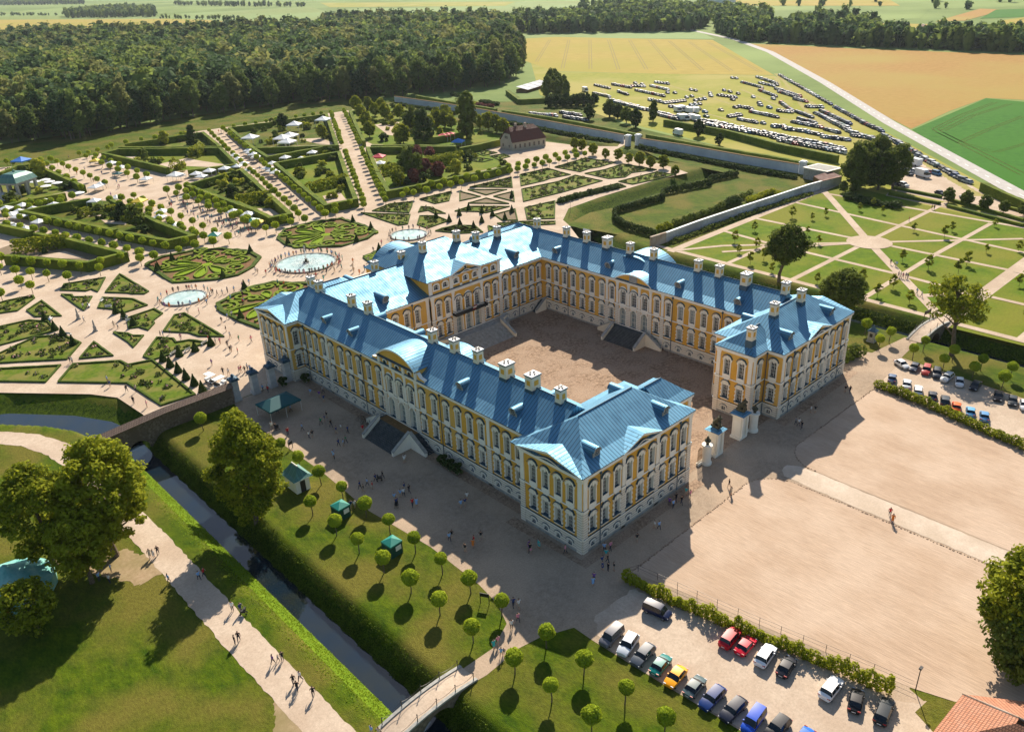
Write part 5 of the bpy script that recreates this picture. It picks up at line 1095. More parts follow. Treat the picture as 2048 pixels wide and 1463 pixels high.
q = P(1558, 562); plant(tree_parts(19, 14.5, 4.9, 4.6, 170, 1.3, 100, .19, 'oakleaf', lean=(1.2, -1.2), shape=.9, tr=.45, hollow=.4), q.x, q.y, 'round crowned oak with a bare crooked trunk behind the palace roof', rz=0)
plant(tree_parts(20, 9.5, 4.8, 4.4, 200, 1.2, 95, .19, 'oakleaf', shape=.9, tr=.35, hollow=.4), 108.5, 15.5, 'low rounded tree in the moat behind the right pavilion roof', rz=0)
plant(tree_parts(21, 16, 5.6, 4.6, 95, 1.25, 70, .19, 'leaf', lean=(3.2, 2.2), shape=.9, tr=.5, hollow=.3, limbs=30), 99.5, -12.5, 'open branched old tree leaning over the moat at the right', rz=0)
for k, (dx, dy, lab) in enumerate(((-6, 3, 'left tree of the dark lime cluster by the gravel lot'), (0, 5, 'rear tree of the dark lime cluster by the gravel lot'), (5, 1, 'right rear tree of the dark lime cluster'), (-1, -3, 'front left tree of the dark lime cluster'), (4, -6, 'front right tree of the dark lime cluster'))):
    plant(tree_parts(30+k, 15+k % 3, 4.7, 7.0, 130, 1.4, 60, .27, 'oakleaf', shape=.85, tr=.45, hollow=.5), 219+dx, 60+dy, lab, 'dark lime cluster', rz=0)
# middle distance kinds, reused
def kinds(mat, n, H, rx, rz, seed, leaf=.42, per=34, ncl=60, shape=.75, cr=1.25): return [tree_parts(seed+i, H, rx, rz, ncl, cr, per, leaf, mat, shape=shape, tr=.3, limbs=5, hollow=.6) for i in range(n)]
K_oak = kinds('oakleaf', 2, 10, 3.6, 4.2, 50); K_dark = kinds('darkleaf', 2, 10, 3.2, 4.4, 60); K_yel = kinds('yellowleaf', 1, 8, 3, 3.4, 70); K_col = kinds('oakleaf', 2, 12, 2.0, 5.6, 75, shape=.4); K_spr = kinds('darkleaf', 1, 12, 3.2, 5.8, 80, shape=.1); K_leaf = kinds('leaf', 2, 10, 3.4, 4.2, 85); K_pur = kinds('purpleleaf', 1, 6, 2, 2.6, 90)
K_young = [tree_parts(95+i, 4.6, 1.15, 1.7, 22, .5, 34, .17, 'leaf', shape=.6, tr=.07, limbs=3) for i in range(2)]
def tp(pt, kk, H, lab, grp=None, base=10.0, z=0):
    q = P(*pt); plant(RND.choice(kk), q.x, q.y, lab, grp, z, H/base, cat='tree')
for p, kk, H, lab in [(zh([(540, 385)])[0], K_col, 19, 'tall dark columnar tree left of the house with the red roof'), (zh([(190, 430)])[0], K_spr, 14, 'blue-black spruce beside the red market tent'), (zh([(95, 330)])[0], K_oak, 12, 'round dark tree left of the spruce'), (zg([(1605, 430)])[0], K_yel, 11, 'broad yellow-green tree at the corner of the birch garden'),
    (zh([(30, 430)])[0], K_leaf, 9, 'pale green tree left of the spruce, behind the hedge'), (zg([(1690, 700)])[0], K_oak, 12, 'large round tree on the lawn with the copper shrubs'), (zg([(1590, 775)])[0], K_leaf, 7, 'small round tree near the lawn corner by the main avenue'), (zh([(450, 670)])[0], K_yel, 7, 'pale tree on the lawn behind the ball tree row'), (zh([(-15, 750)])[0], K_leaf, 7, 'small tree between avenue and copper shrubs'),
    (zf([(330, 700)])[0], K_yel, 9.5, 'bright feathery tree beside the domed pavilion'), (zf([(1320, 435)])[0], K_yel, 8, 'yellow-green tree among the conifers below the forest'), (zf([(1545, 430)])[0], K_spr, 8, 'grey conifer at the end of the narrow triangular garden'), (zf([(1100, 1100)])[0], K_oak, 8, 'dark rounded shrub tree in the rose bosquet'), (zf([(990, 1040)])[0], K_dark, 6, 'small dark tree in the rose bosquet'),
    (zg([(670, 315)])[0], K_dark, 8, 'dark tree among the white marquees'), (zg([(980, 390)])[0], K_leaf, 7, 'small green tree right of the white marquees'), (zf([(230, 385)])[0], K_dark, 14, 'dark round tree standing before the forest at far left'), (zf([(10, 400)])[0], K_oak, 14, 'tree cut off by the left edge before the forest'), (zb([(405, 390)])[0], K_oak, 9, 'lone dark tree at the corner of the inner car park'), (zb([(1010, 520)])[0], K_dark, 7.5, 'dark conifer in the garden behind the white wall'), (zb([(265, 410)])[0], K_dark, 8, 'dark conifer right of the hedged car park'),
    (zh([(1680, 215)])[0], K_oak, 8, 'tree above the hedge left of the garden gate'), (zb([(1150, 580)])[0], K_dark, 5, 'round bush on the grass behind the white wall'), (zb([(580, 460)])[0], K_dark, 9, 'dark bush group left of the garden gate'), (zb([(520, 430)])[0], K_oak, 8, 'second dark bush in the group left of the garden gate'), (zb([(460, 400)])[0], K_dark, 8, 'third dark bush in the group left of the garden gate'), (zb([(700, 420)])[0], K_col, 9, 'slim tree between gate and meadow car park')]: tp(p, kk, H, lab)
for pts, kk, H, lab, grp in [
    (zb([(-20+22*i, 250-(i % 3)*12) for i in range(7)])+zb([(0, 200), (30, 180), (55, 215)]), K_col, 12, 'slender tree in the belt left of the meadow car park', 'slender trees left of the meadow'),
    (zb([(-10+24*i, 320-(i % 2)*14) for i in range(14)]), K_dark, 6.5, 'dark conifer in the belt above the hedged car park', 'dark conifers above the hedged car park'),
    (zc([(1440, 1140), (1585, 1165), (1730, 1205), (1880, 1225), (2040, 1250)]), K_oak, 4.5, 'young round lime in the row beside the orchard road', 'young limes beside the orchard road'),
    (zh([(1400, 480), (1455, 490), (1545, 525), (1645, 550), (1745, 565), (1830, 590), (1915, 605), (2005, 625)])+zb([(770, 740), (850, 790)]), K_leaf, 5, 'young yellow-green tree in the row along the far ditch', 'young trees along the far ditch'),
    (zg([(1290, 230), (1330, 300), (1400, 210), (1480, 230), (1360, 380), (1900, 290), (1960, 300), (2010, 310), (1830, 330), (1700, 310), (1750, 340), (1250, 170), (1350, 150), (1450, 170), (1600, 230)])+zh([(640, 310), (710, 320), (775, 340), (830, 350), (290, 240), (370, 250)]), K_leaf, 8, 'small tree in the loose grove of the birch garden', 'grove of the birch garden'),
    (zg([(1740, 530), (1840, 545), (1800, 660), (1710, 740), (1905, 680)])+zh([(130, 560), (240, 560), (310, 690), (110, 740), (180, 670)]), K_pur, 5, 'copper leaved shrub on the lawn behind the long hedge', 'copper shrubs on the lawn')]:
    b = 6.0 if kk is K_pur else 12.0 if kk is K_col else 10.0
    for p in pts: tp(p, kk, H*RND.uniform(.85, 1.15), lab, grp, b)
for p, lab in ((zc([(600, 1060)])[0], 'small loose bush left of the lime cluster'),): tp(p, K_oak, 4, lab)
# orchard saplings
rr = random.Random(11); n = 0; blocked = lambda x, y: math.hypot(x-160, y-33) < 9 or abs(x-141) < 2.5 or abs(x-160.8) < 2.5 or abs(x-181.5) < 2.5 or abs(y-33.5) < 2.3 or abs(y-15) < 2 or abs((y-33)-(x-160)*.86) < 2.6 or y > 68 or abs(y+4.5) < 3.5
for gx in range(13):
    for gy in range(17):
        x, y = 121.5+gx*6.9+rr.uniform(-1.5, 1.5), -52+gy*7.2+rr.uniform(-1.5, 1.5)
        if blocked(x, y) or rr.random() < (.35 if x < 150 else .72): continue
        t = plant(K_young[rr.randrange(2)], x, y, 'thin young fruit tree standing in the orchard lawns', 'orchard saplings', s=rr.uniform(.45, .85), name='fruit_tree')
# ---- bushes inside the hedged gardens
def bush_mesh(seed, mat, r=1.0, n=420, leaf=.17):
    rng = np.random.default_rng(seed); p, nr, c = crown_pts(rng, r, r*.8, r*.7, 14, r*.42, n//14, .8); return npmesh('bush', leaf_quads(rng, p, nr, leaf, .6), quads_idx(len(p)), [M[mat]])
BM_ = [bush_mesh(1, 'oakleaf'), bush_mesh(2, 'darkleaf'), bush_mesh(3, 'leaf'), bush_mesh(4, 'oakleaf'), bush_mesh(5, 'yellowleaf'), bush_mesh(6, 'purpleleaf')]
BL = [(0, 16, 'rose bosquet at far left'), (2, 16, 'garden beside the domed pavilion'), (3, 14, 'triangular garden with the tunnel'), (4, 16, 'narrow garden below the forest'), (5, 34, 'heath garden'), (6, 22, 'rose circle garden'), (7, 26, 'garden with the white marquees'), (8, 16, 'lawn with the red market tents'), (9, 40, 'birch garden')]
for idx, cnt, nm in BL:
    Q = W(INT[idx][0]); L = [(q.x, q.y) for q in Q]; xs = [p[0] for p in L]; ys = [p[1] for p in L]; k = 0; g_ = 0
    while k < cnt and g_ < 3000:
        g_ += 1; x, y = RND.uniform(min(xs), max(xs)), RND.uniform(min(ys), max(ys))
        if not (inside(x, y, L) and inside(x+3, y, L) and inside(x-3, y, L)): continue
        o = link('bush', RND.choice(BM_[:5]), loc=(x, y, 0), rz=RND.random()*6, label='leafy bush inside the '+nm, cat='bush', group='bushes of the '+nm); s = RND.uniform(1.0, 2.4); o.scale = (s, s, s*RND.uniform(.7, 1.1)); k += 1
# green tunnels (pergolas overgrown)
def tunnel(a, b, w_, h, label, mat='leaf'):
    A, B = P(*a, 1.5), P(*b, 1.5); L = (B-A); L.z = 0; n = int(L.length*70); rng = np.random.default_rng(int(L.length*9)); t = rng.random(n); th = rng.random(n)*math.pi
    s = Vector((-L.y, L.x, 0)).normalized(); k = 1+.06*np.sin(t*L.length*1.2)
    c = np.outer(t, [L.x, L.y, 0])+np.outer(np.cos(th)*w_/2*k, [s.x, s.y, 0]); c[:, 2] = h*.35+np.sin(th)*h*.65*k; low = rng.random(n) < .3; c[low, 2] = rng.random(low.sum())*h*.4; c[low, :2] = (np.outer(t, [L.x, L.y])+np.outer(np.sign(np.cos(th))*w_/2, [s.x, s.y]))[low]
    nr = np.outer(np.cos(th), [s.x, s.y, 0]); nr[:, 2] = np.sin(th)
    link('green_tunnel', npmesh('green_tunnel', leaf_quads(rng, c, nr, .32, .4), quads_idx(n), [M[mat]]), loc=(A.x, A.y, 0), label=label, cat='pergola')
tunnel(*zf([(100, 1270), (560, 1210)]), 4.5, 4.2, 'overgrown green tunnel across the shady gravel square at lower left'); tunnel(*zg([(290, 890), (570, 850)]), 4, 3.8, 'overgrown green tunnel across the heath garden'); tunnel(*zg([(860, 790), (1170, 715)]), 4, 3.8, 'overgrown green tunnel below the rose circle')
tunnel(*zg([(1440, 655), (2047, 555)]), 4.5, 4, 'long overgrown green tunnel across the lawn, left half'); tunnel(*zh([(200, 580), (500, 530)]), 4.5, 4, 'long overgrown green tunnel across the lawn, right end'); tunnel(*zf([(1540, 520), (1620, 480)]), 5, 5, 'short green archway at the top of the triangular garden'); tunnel(*zf([(1390, 640), (1440, 620)]), 5, 5, 'short green archway at the foot of the triangular garden')
tunnel(zf([(640, 990)])[0], zf([(700, 960)])[0], 2.5, 3, 'narrow leafy arbour in the rose bosquet')
# ---- shrub rows and leafy hedges
def leafy_row(pts, w_, h, label, mat='oakleaf', dens=60, leaf=.17, bump=.35, name='hedge', grp=None, z=None, cat='hedge', per=1.3):
    Q = pts if isinstance(pts[0], Vector) else W(pts, h/2 if z is None else z); o0 = Q[0]; rng = np.random.default_rng(int(abs(o0.x*7+o0.y*3))); cs, ns = [], []
    for a, b in zip(Q[:-1], Q[1:]):
        L = (b-a); L.z = 0; k = max(1, int(L.length/per))
        for i in range(k):
            p = a.lerp(b, (i+.5)/k); r = w_/2*rng.uniform(1-bump*.5, 1+bump*.5); hh = h*rng.uniform(1-bump, 1+bump*.6); n = int(dens*per*h*w_*.5)+20
            u = rng.normal(size=(n, 3)); u /= np.linalg.norm(u, axis=1, keepdims=True); kk = rng.uniform(.7, 1.05, (n, 1))
            cs.append(u*kk*[per*.62, per*.62, 1]*[1, 1, hh/2]*[max(1, r/per*1.5), max(1, r/per*1.5), 1]+[p.x-o0.x, p.y-o0.y, hh/2]); ns.append(u+[0, 0, .3])
    c = np.concatenate(cs); return link(name, npmesh(name, leaf_quads(rng, c, np.concatenate(ns), leaf, .5), quads_idx(len(c)), [M[mat]]), loc=(o0.x, o0.y, 0), label=label, cat=cat, group=grp)
leafy_row([Vector(v) for v in ((-.1, -7.6, 0), (.5, -13.8, 0), (1.9, -21.4, 0), (3.6, -28.7, 0), (5.4, -39.5, 0), (5.9, -41.5, 0))], 1.4, 2.2, 'leafy young hedge between the bottom car park and the sand yard', 'leaf', 190, .12, .55, per=.85)
leafy_row([Vector(v) for v in ((76.2, -7.4, 0), (74.6, -18, 0), (70.6, -35.3, 0), (66, -60, 0))], 2.2, 1.7, 'dense leafy hedge between the right car park and the sand yard', 'leaf', 120, .13, .35)
leafy_row(zb([(1280, 765), (1090, 805), (1085, 830), (770, 890), (765, 930), (470, 1010), (438, 1030), (445, 1075), (520, 1120), (720, 1175)]), 1.4, 2.8, 'dark thuja hedge bent in a U around the dry lawn', 'darkleaf', 60, .2, .12)
leafy_row(zb([(730, 1140), (830, 1120)])+[], 2.2, 2.2, 'light shrubs closing the open end of the thuja hedge', 'leaf', 60, .18)
leafy_row(zb([(840, 1105), (1000, 1060), (1180, 985)]), 2.2, 2.2, 'shrub row along the lower side of the dry lawn, longer left part', 'oakleaf', 50, .18); leafy_row(zb([(1195, 975), (1290, 940)]), 3.0, 2.8, 'dark shrub row along the lower side of the dry lawn, middle part', 'darkleaf', 50, .2); leafy_row(zb([(1300, 930), (1370, 900)]), 2.4, 2.0, 'short shrub group at the right end of the shrub row', 'oakleaf', 50, .18)
leafy_row(zb([(1350, 950), (1500, 890), (1560, 900)]), 3, 1.6, 'overgrown earth mound beside the whitewashed orchard wall', 'leaf', 50, .2, cat='mound')
for pts, lab in ((zb([(610, 590), (900, 650), (1100, 690), (1400, 750), (1680, 795)]), 'rose shrub row at the foot of the white garden wall'), (zh([(0, 110), (200, 140), (450, 185)]), 'shrub row below the shaded wall, far left section'), (zh([(650, 225), (1000, 280), (1280, 340), (1460, 370)]), 'shrub row below the shaded wall, behind the red roofed house'), (zh([(1480, 375), (1700, 405)]), 'short shrub row left of the garden gate'), (zh([(1910, 445), (2047, 470)]), 'short shrub row right of the garden gate'), (zh([(1270, 890), (1500, 820), (1750, 765)]), 'dark rose hedge in the narrow bed along the moat walk')): leafy_row(pts, 2.4, 1.8, lab, 'darkleaf', 26, .3, per=2.2)
leafy_row([Vector((123, 75.6, 0)), Vector((160, 74.6, 0)), Vector((199, 71.6, 0))], 1.4, 1.3, 'low shrubs planted along the orchard side of the whitewashed wall', 'oakleaf', 40, .2, per=1.8)
leafy_row(zc([(620, 1080), (830, 1130), (1060, 1160)]), 4, 2.2, 'dark undergrowth below the lime cluster', 'darkleaf', 20, .3, per=3)
for pts, lab, h in ((zh([(410, 30), (490, 40)]), 'low dark mound of bushes on the bare ground', 2.2), (zh([(510, 60), (590, 60)]), 'purple brown mound of bushes on the bare ground', 2.6), (zh([(440, 100), (620, 115), (740, 130)]), 'long brown mound at the edge of the bare ground', 1.8), (zh([(650, 80), (780, 110)]), 'dark green mound beside the track', 2.2)): leafy_row(pts, 5, h, lab, 'purpleleaf' if 'brown' in lab else 'darkleaf', 12, .4, per=4, cat='bushes')
leafy_row([Vector((81, 2.5, 0)), Vector((86, 2, 0)), Vector((87, 1, 0))], 4, 2.4, 'dark bushes between right pavilion and stone kiosk', 'oakleaf', 50, .2, cat='bushes')
# weeds on the canal banks
rng = np.random.default_rng(77); M['lushleaf'] = leafmat('rank_grass_blades', (.07, .13, .008), (.19, .27, .016), trans=.3); M['weedleaf'] = leafmat('weed_leaves', (.035, .065, .006), (.13, .18, .018), trans=.3)
def bankgrass(name, n, xr, yr, hh, leaf, mat, label, cat):
    x = rng.triangular(xr[0], xr[1], xr[2], n); y = rng.uniform(*yr, n); c = np.stack([x, y, canal_depth(x, y)+.02+rng.random(n)*hh*(.5+.5*np.sin(y*1.7+x*3))], 1)
    link(name, npmesh(name, leaf_quads(rng, c, np.tile([0, 0, 1.], (n, 1)), leaf, .9), quads_idx(n), [M[mat]]), kind='stuff', label=label, cat=cat)
bankgrass('bank_weeds', 30000, (-31.3, -30.6, -28.3), (-12, 80), .3, .085, 'weedleaf', 'rough weeds covering the steep canal bank', 'weeds')
bankgrass('lush_grass', 15000, (-38.6, -34.6, -33.2), (-12, 76), .10, .07, 'lushleaf', 'bright rank grass on the sunny canal bank', 'grass')
bankgrass('moat_weeds', 6000, (104.5, 108.0, 108.8), (-40, 30), .25, .14, 'weedleaf', 'rough growth on the near bank of the right moat', 'weeds'); bankgrass('moat_weeds', 7000, (110.7, 112, 114.5), (-40, 60), .25, .14, 'weedleaf', 'rough growth on the far bank of the right moat', 'weeds')
bankgrass('reeds', 1500, (-31.2, -31.0, -30.7), (-10, 80), .3, .05, 'lushleaf', 'thin reeds at the right waterline of the canal', 'reeds')
# ---- woods
def low_tree(seed, nl, leaf, spire=.75):
    rng = np.random.default_rng(seed); p, nr, c = crown_pts(rng, .34, .40, .60, 16, .15, nl//16, spire, hollow=.55); q = leaf_quads(rng, p, nr, leaf, .6)
    a = np.arange(6)*math.pi/3; core = np.concatenate([np.stack([k*np.cos(a), k*np.sin(a), np.full(6, z)], 1) for k, z in ((.10, 0), (.22, .3), (.25, .6), (.12, .85))])
    f = list(quads_idx(len(p))); b = len(q)
    for r_ in range(3):
        for i in range(6): j = (i+1) % 6; f.append([b+r_*6+i, b+r_*6+j, b+r_*6+6+j, b+r_*6+6+i])
    return np.concatenate([q, core]), np.array(f)
LT = [low_tree(s, 230, .042, sp) for s, sp in ((1, .7), (2, .5), (3, .9), (4, .3))]; LTf = [low_tree(s, 90, .075, sp) for s, sp in ((5, .7), (6, .4), (7, .9))]
def sample(poly, spacing, rng):
    L = [(q.x, q.y) for q in poly]; xs = [p[0] for p in L]; ys = [p[1] for p in L]; out = []
    x = min(xs)
    gx = np.arange(min(xs), max(xs), spacing); gy = np.arange(min(ys), max(ys), spacing)
    for a in gx:
        for b in gy:
            u, v = a+rng.uniform(-.45, .45)*spacing, b+rng.uniform(-.45, .45)*spacing
            if inside(u, v, L): out.append((u, v))
    return out
def merged(name, spots, tmpl, hr, label, mats, rng, cat='wood'):
    V, F, MI, b = [], [], [], 0
    for (x, y) in spots:
        v, f = tmpl[rng.integers(len(tmpl))]; h = rng.uniform(*hr); a = rng.random()*6.28; ca, sa = math.cos(a), math.sin(a); w_ = h*rng.uniform(.8, 1.35)
        V.append(np.stack([(v[:, 0]*ca-v[:, 1]*sa)*w_+x, (v[:, 0]*sa+v[:, 1]*ca)*w_+y, v[:, 2]*h], 1)); F.append(f+b); MI.append(np.full(len(f), rng.integers(len(mats)))); b += len(v)
    return link(name, npmesh(name, np.concatenate(V), np.concatenate(F), [M[m] for m in mats], np.concatenate(MI)), kind='stuff', label=label, cat=cat)
M['woodleaf'] = leafmat('forest_leaves', (.022, .065, .018), (.15, .21, .05), trans=.4); M['woodleaf2'] = leafmat('forest_leaves_dark', (.012, .042, .02), (.07, .125, .045), trans=.3); M['woodleaf3'] = leafmat('forest_leaves_pale', (.06, .09, .03), (.20, .22, .07), trans=.35)
rng = np.random.default_rng(9)
FOREST = W([(-260, 320), (-100, 296), (0, 288), (150, 280), (290, 256), (430, 230), (640, 204), (770, 197), (900, 184), (1000, 172), (1048, 152), (1040, 110), (1020, 80), (860, 74), (700, 78), (600, 92), (0, 104), (-400, 120)])
FR = W([(860, 78), (1030, 82), (1010, 62), (1000, 52), (650, 50), (630, 70), (0, 82), (-500, 86), (-500, 120), (0, 108), (600, 96), (700, 80)])
sp = sample(FOREST, 9.2, rng); sp.sort(key=lambda p: math.hypot(p[0]-CX, p[1]-CY)-0*p[0])
front = [p for p in sp]; edge = sorted(front, key=lambda p: min(math.hypot(p[0]-q.x, p[1]-q.y)*1.0 if False else 1e9 for q in FOREST[:1]) if False else 0)
def edge_dist(p):
    best = 1e9
    for a, b in zip(FOREST[:11], FOREST[1:12]):
        dx, dy = b.x-a.x, b.y-a.y; t = max(0, min(1, ((p[0]-a.x)*dx+(p[1]-a.y)*dy)/(dx*dx+dy*dy))); best = min(best, math.hypot(p[0]-a.x-t*dx, p[1]-a.y-t*dy))
    return best
def vis(p):
    d = Vector((p[0], p[1], 10))-CAM; z = d.dot(AF); return -60 < 1024+FPX*d.dot(AR)/z < 2108
order = sorted([p for p in sp if vis(p)], key=edge_dist); ind = order[:285]; inds = set(ind); rest = [p for p in sp if p not in inds and edge_dist(p) < 1e8]
WT = []
for i, (mt, spz) in enumerate((('woodleaf', .7), ('woodleaf2', .5), ('woodleaf', .9), ('woodleaf2', .75), ('woodleaf3', .45), ('woodleaf', .4))):
    WT.append(tree_parts(200+i, 20, 4.6, 8.6, 80, 1.7, 26, .5, mt, shape=spz, tr=.35, limbs=3, hollow=.6))
for (x, y) in ind: plant(WT[int(rng.integers(6))], x, y, 'tall forest tree at the wood edge above the garden', 'forest edge trees', s=rng.uniform(.65, 1.25), name='forest_tree')
near = [p for p in rest if math.hypot(p[0]-CX, p[1]-CY) < 900]; far = [p for p in rest if math.hypot(p[0]-CX, p[1]-CY) >= 900 and rng.random() < .6]
merged('forest', near, LT, (14, 29), 'dense mixed forest filling the land beyond the garden', ['woodleaf', 'woodleaf2', 'woodleaf3', 'woodleaf2'], rng)
merged('forest', far+sample(FR, 15, rng), LTf, (15, 27), 'far part of the mixed forest fading towards the fields', ['woodleaf', 'woodleaf2', 'woodleaf3'], rng)
WB = [([(1005, 68), (1200, 66), (1395, 62), (1420, 50), (1380, 36), (1200, 38), (1060, 44), (1010, 52)], 11, (13, 22), 'wooded belt beyond the striped wheat field'), ([(1425, 62), (1480, 82), (1700, 93), (2048, 107), (2400, 120), (2400, 104), (2048, 94), (1700, 82), (1520, 66), (1440, 48)], 9, (12, 20), 'dark wooded belt beyond the brown field'),
      ([(1200, 40), (1400, 42), (1520, 64), (1560, 50), (1480, 30), (1300, 18), (1220, 22)], 16, (14, 22), 'woods around the road in the distance'), ([(1560, 60), (1700, 74), (1760, 58), (1700, 44), (1640, 44)], 16, (12, 20), 'copse behind the right wooded belt'), ([(1780, 78), (2100, 92), (2100, 74), (1900, 64)], 18, (9, 16), 'farmstead trees at the far right'),
      ([(128, 37), (215, 36), (310, 34), (312, 24), (250, 20), (140, 27)], 20, (15, 22), 'round copse with a farmhouse in the far fields'), ([(0, 32), (120, 32), (120, 30), (0, 29)], 22, (5, 9), 'thin hedgerow at far left'), ([(350, 11), (480, 14), (620, 14), (620, 12), (480, 11), (350, 8)], 26, (10, 16), 'row of trees across the distant fields'), ([(-40, 12), (170, 9), (170, 4), (-40, 6)], 30, (14, 22), 'far off wood at the top left corner'),
      ([(1150, 24), (1260, 22), (1250, 12), (1160, 14)], 30, (14, 22), 'far off copse at the top'), ([(1540, 12), (1800, 15), (1960, 20), (1960, 18), (1800, 13), (1540, 10)], 25, (8, 14), 'distant row of trees at top right'), ([(320, 38), (480, 40), (480, 38), (320, 36)], 16, (5, 10), 'thin hedgerow before the far forest'), ([(1290, 4), (1420, 6), (1420, 2), (1290, 1)], 60, (16, 26), 'wood on the horizon'), ([(1730, 4), (2100, 8), (2100, 4), (1730, 1)], 50, (14, 22), 'wood on the horizon at top right'), ([(1630, 24), (1640, 25), (1642, 23), (1632, 22)], 8, (8, 12), 'few lone field trees')]
for pl, spc, hr, lab in WB:
    s_ = sample(W(pl), spc, rng); 
    if s_: merged('wood', s_, LTf, hr, lab, ['woodleaf', 'woodleaf2'], rng)
# ================================================================== walls, gates, bridges, small buildings
def wallrun(mb, a, b, h, t, m=0, cap=None, ch=.18, co=.12, z0=0):
    a = Vector((a[0], a[1], 0)); b = Vector((b[0], b[1], 0)); d = (b-a).normalized(); s = Vector((-d.y, d.x, 0))*t/2
    mb.prism([tuple((a-s)[:2]), tuple((b-s)[:2]), tuple((b+s)[:2]), tuple((a+s)[:2])], z0, h, m)
    if cap is not None:
        s = s*(1+2*co/t); mb.prism([tuple((a-s)[:2]), tuple((b-s)[:2]), tuple((b+s)[:2]), tuple((a+s)[:2])], h, h+ch, cap)
def at0(mb, loc): mb.v = [(x-loc[0], y-loc[1], z) for x, y, z in mb.v]; return mb
def thing_mesh(mb, name, mats, loc, label, cat, group=None): return at0(mb, loc).build(name, [M[m] for m in mats], loc=(loc[0], loc[1], 0), label=label, cat=cat, group=group)
# brown wall with its arch over the canal (parts: wall, tiled cap)
t = empty('garden_wall', (-26, 80, 0), label='brown rubble wall with a tiled coping and an arch over the canal', cat='wall')
x0, x1, yw, H = -39.6, -13.2, 80.5, 3.9; mb = MB(); cx_ = -32.3; r = 2.0; zc_ = -2.2
N = 12; ap = [(cx_+r*math.cos(math.pi*i/N), zc_+r*math.sin(math.pi*i/N)) for i in range(N, -1, -1)]
hz = lambda x: H-.9*max(0, (-26-x)/14)
for y, sg in ((yw-.45, 1), (yw+.45, -1)):
    q = lambda x, z: (x+26, y-80, z)
    fs = [[q(x0, -3.2), q(cx_-r, -3.2), q(cx_-r, hz(cx_-r)), q(x0, hz(x0))], [q(cx_+r, -3.2), q(x1, -1), q(x1, hz(x1)), q(cx_+r, hz(cx_+r))], [q(cx_-r, -3.2), q(cx_-r, -2.2), q(cx_-r, -2.2), q(cx_-r, -3.2)]]
    for (a, za_), (b, zb_) in zip(ap[:-1], ap[1:]): fs.append([q(a, za_), q(b, zb_), q(b, hz(b)), q(a, hz(a))])
    for f in fs:
        if len(set(f)) > 2: mb.face(f if sg > 0 else f[::-1], 0)
for (a, za_), (b, zb_) in zip(ap[:-1], ap[1:]): mb.face([(a+26, yw-.45-80, za_), (a+26, yw+.45-80, za_), (b+26, yw+.45-80, zb_), (b+26, yw-.45-80, zb_)], 0)
mb.face([(x0+26, yw+.45-80, -3.2), (x0+26, yw-.45-80, -3.2), (x0+26, yw-.45-80, hz(x0)), (x0+26, yw+.45-80, hz(x0))]); mb.build('wall', M['rubble'], t)
mb = MB()
for sg in (-1, 1):
    for i in range(8):
        a, b = x0+(x1-x0)*i/8, x0+(x1-x0)*(i+1)/8; p = [(a+26, yw-80+sg*1.15, hz(a)-.15), (b+26, yw-80+sg*1.15, hz(b)-.15), (b+26, yw-80, hz(b)+.55), (a+26, yw-80, hz(a)+.55)]
        uv = [(a, 0), (b, 0), (b, 1.35), (a, 1.35)]; mb.face(p if sg < 0 else p[::-1], 0, uv if sg < 0 else uv[::-1])
mb.build('tile_coping', M['wornTile'], t)
# garden gate piers beside the palace
for i, (x, lab) in enumerate(((-12.3, 'pale gate pier joined to the brown wall'), (-8.2, 'second pale gate pier from the brown wall'), (-4.4, 'third pale gate pier from the brown wall'), (-.9, 'pale gate pier standing against the palace corner'))):
    t = empty('gate_pier', (x, 81, 0), label=lab, cat='gate pier', group='gate piers between wall and palace'); mb = MB(); mb.box(-.65, -.65, 0, .65, .65, 4.5, 0); mb.box(-.8, -.8, 0, .8, .8, .6, 0); mb.build('shaft', M['oldwhite'], t)
    mb = MB(); mb.box(-.95, -.95, 4.5, .95, .95, 4.75, 0); mb.box(-.8, -.8, 4.75, .8, .8, 5.0, 0); mb.lathe([(.8, 5.0), (.55, 5.2), (.3, 5.25), (.25, 5.4), (.4, 5.6), (.15, 5.8)], 10, 0); mb.build('cap', M['lead'], t)
# orchard wall: bare brick start, then flaking whitewash
pts = [(116.5, 78.2), (123, 77.6)]; mb = MB(); wallrun(mb, *pts, 3.0, .5, 0, 0); thing_mesh(mb, 'orchard_wall', ['brick'], (116.5, 78.2), 'bare brick end of the orchard wall beside the moat', 'wall')
mb = MB(); P_ = [(123, 77.6), (139, 77.4), (160, 76.2), (180, 74.8), (200, 73.6), (207, 72.6)]
for a, b in zip(P_[:-1], P_[1:]): wallrun(mb, a, b, 2.9, .5, 0, 1)
thing_mesh(mb, 'orchard_wall', ['oldwhite', 'canvas'], (123, 77.6), 'long flaking whitewashed wall between orchard and dry lawn', 'wall')
mb = MB(); wallrun(mb, (207, 72.6), (217.5, 70.5), 2.9, .5, 0, 1); at0(mb, (207, 72)); t = mb.build('lean_to', [M['oldwhite'], M['redtile']], loc=(207, 72, 0), label='lean-to with a reddish tiled roof against the orchard wall', cat='shed')
mb = MB()
for p, uv in (([(-.5, .3, 3.0), (10.5, -1.6, 3.0), (12, 3.6, 3.9), (1.2, 4.4, 3.9)], [(0, 0), (11, 0), (11, 5), (0, 5)]),): mb.face(p, 0, uv)
mb.face([(-.5, .3, 0), (1.2, 4.4, 0), (1.2, 4.4, 3.9), (-.5, .3, 3.0)], 1); mb.build('roof', [M['darktile'], M['timber']], t)
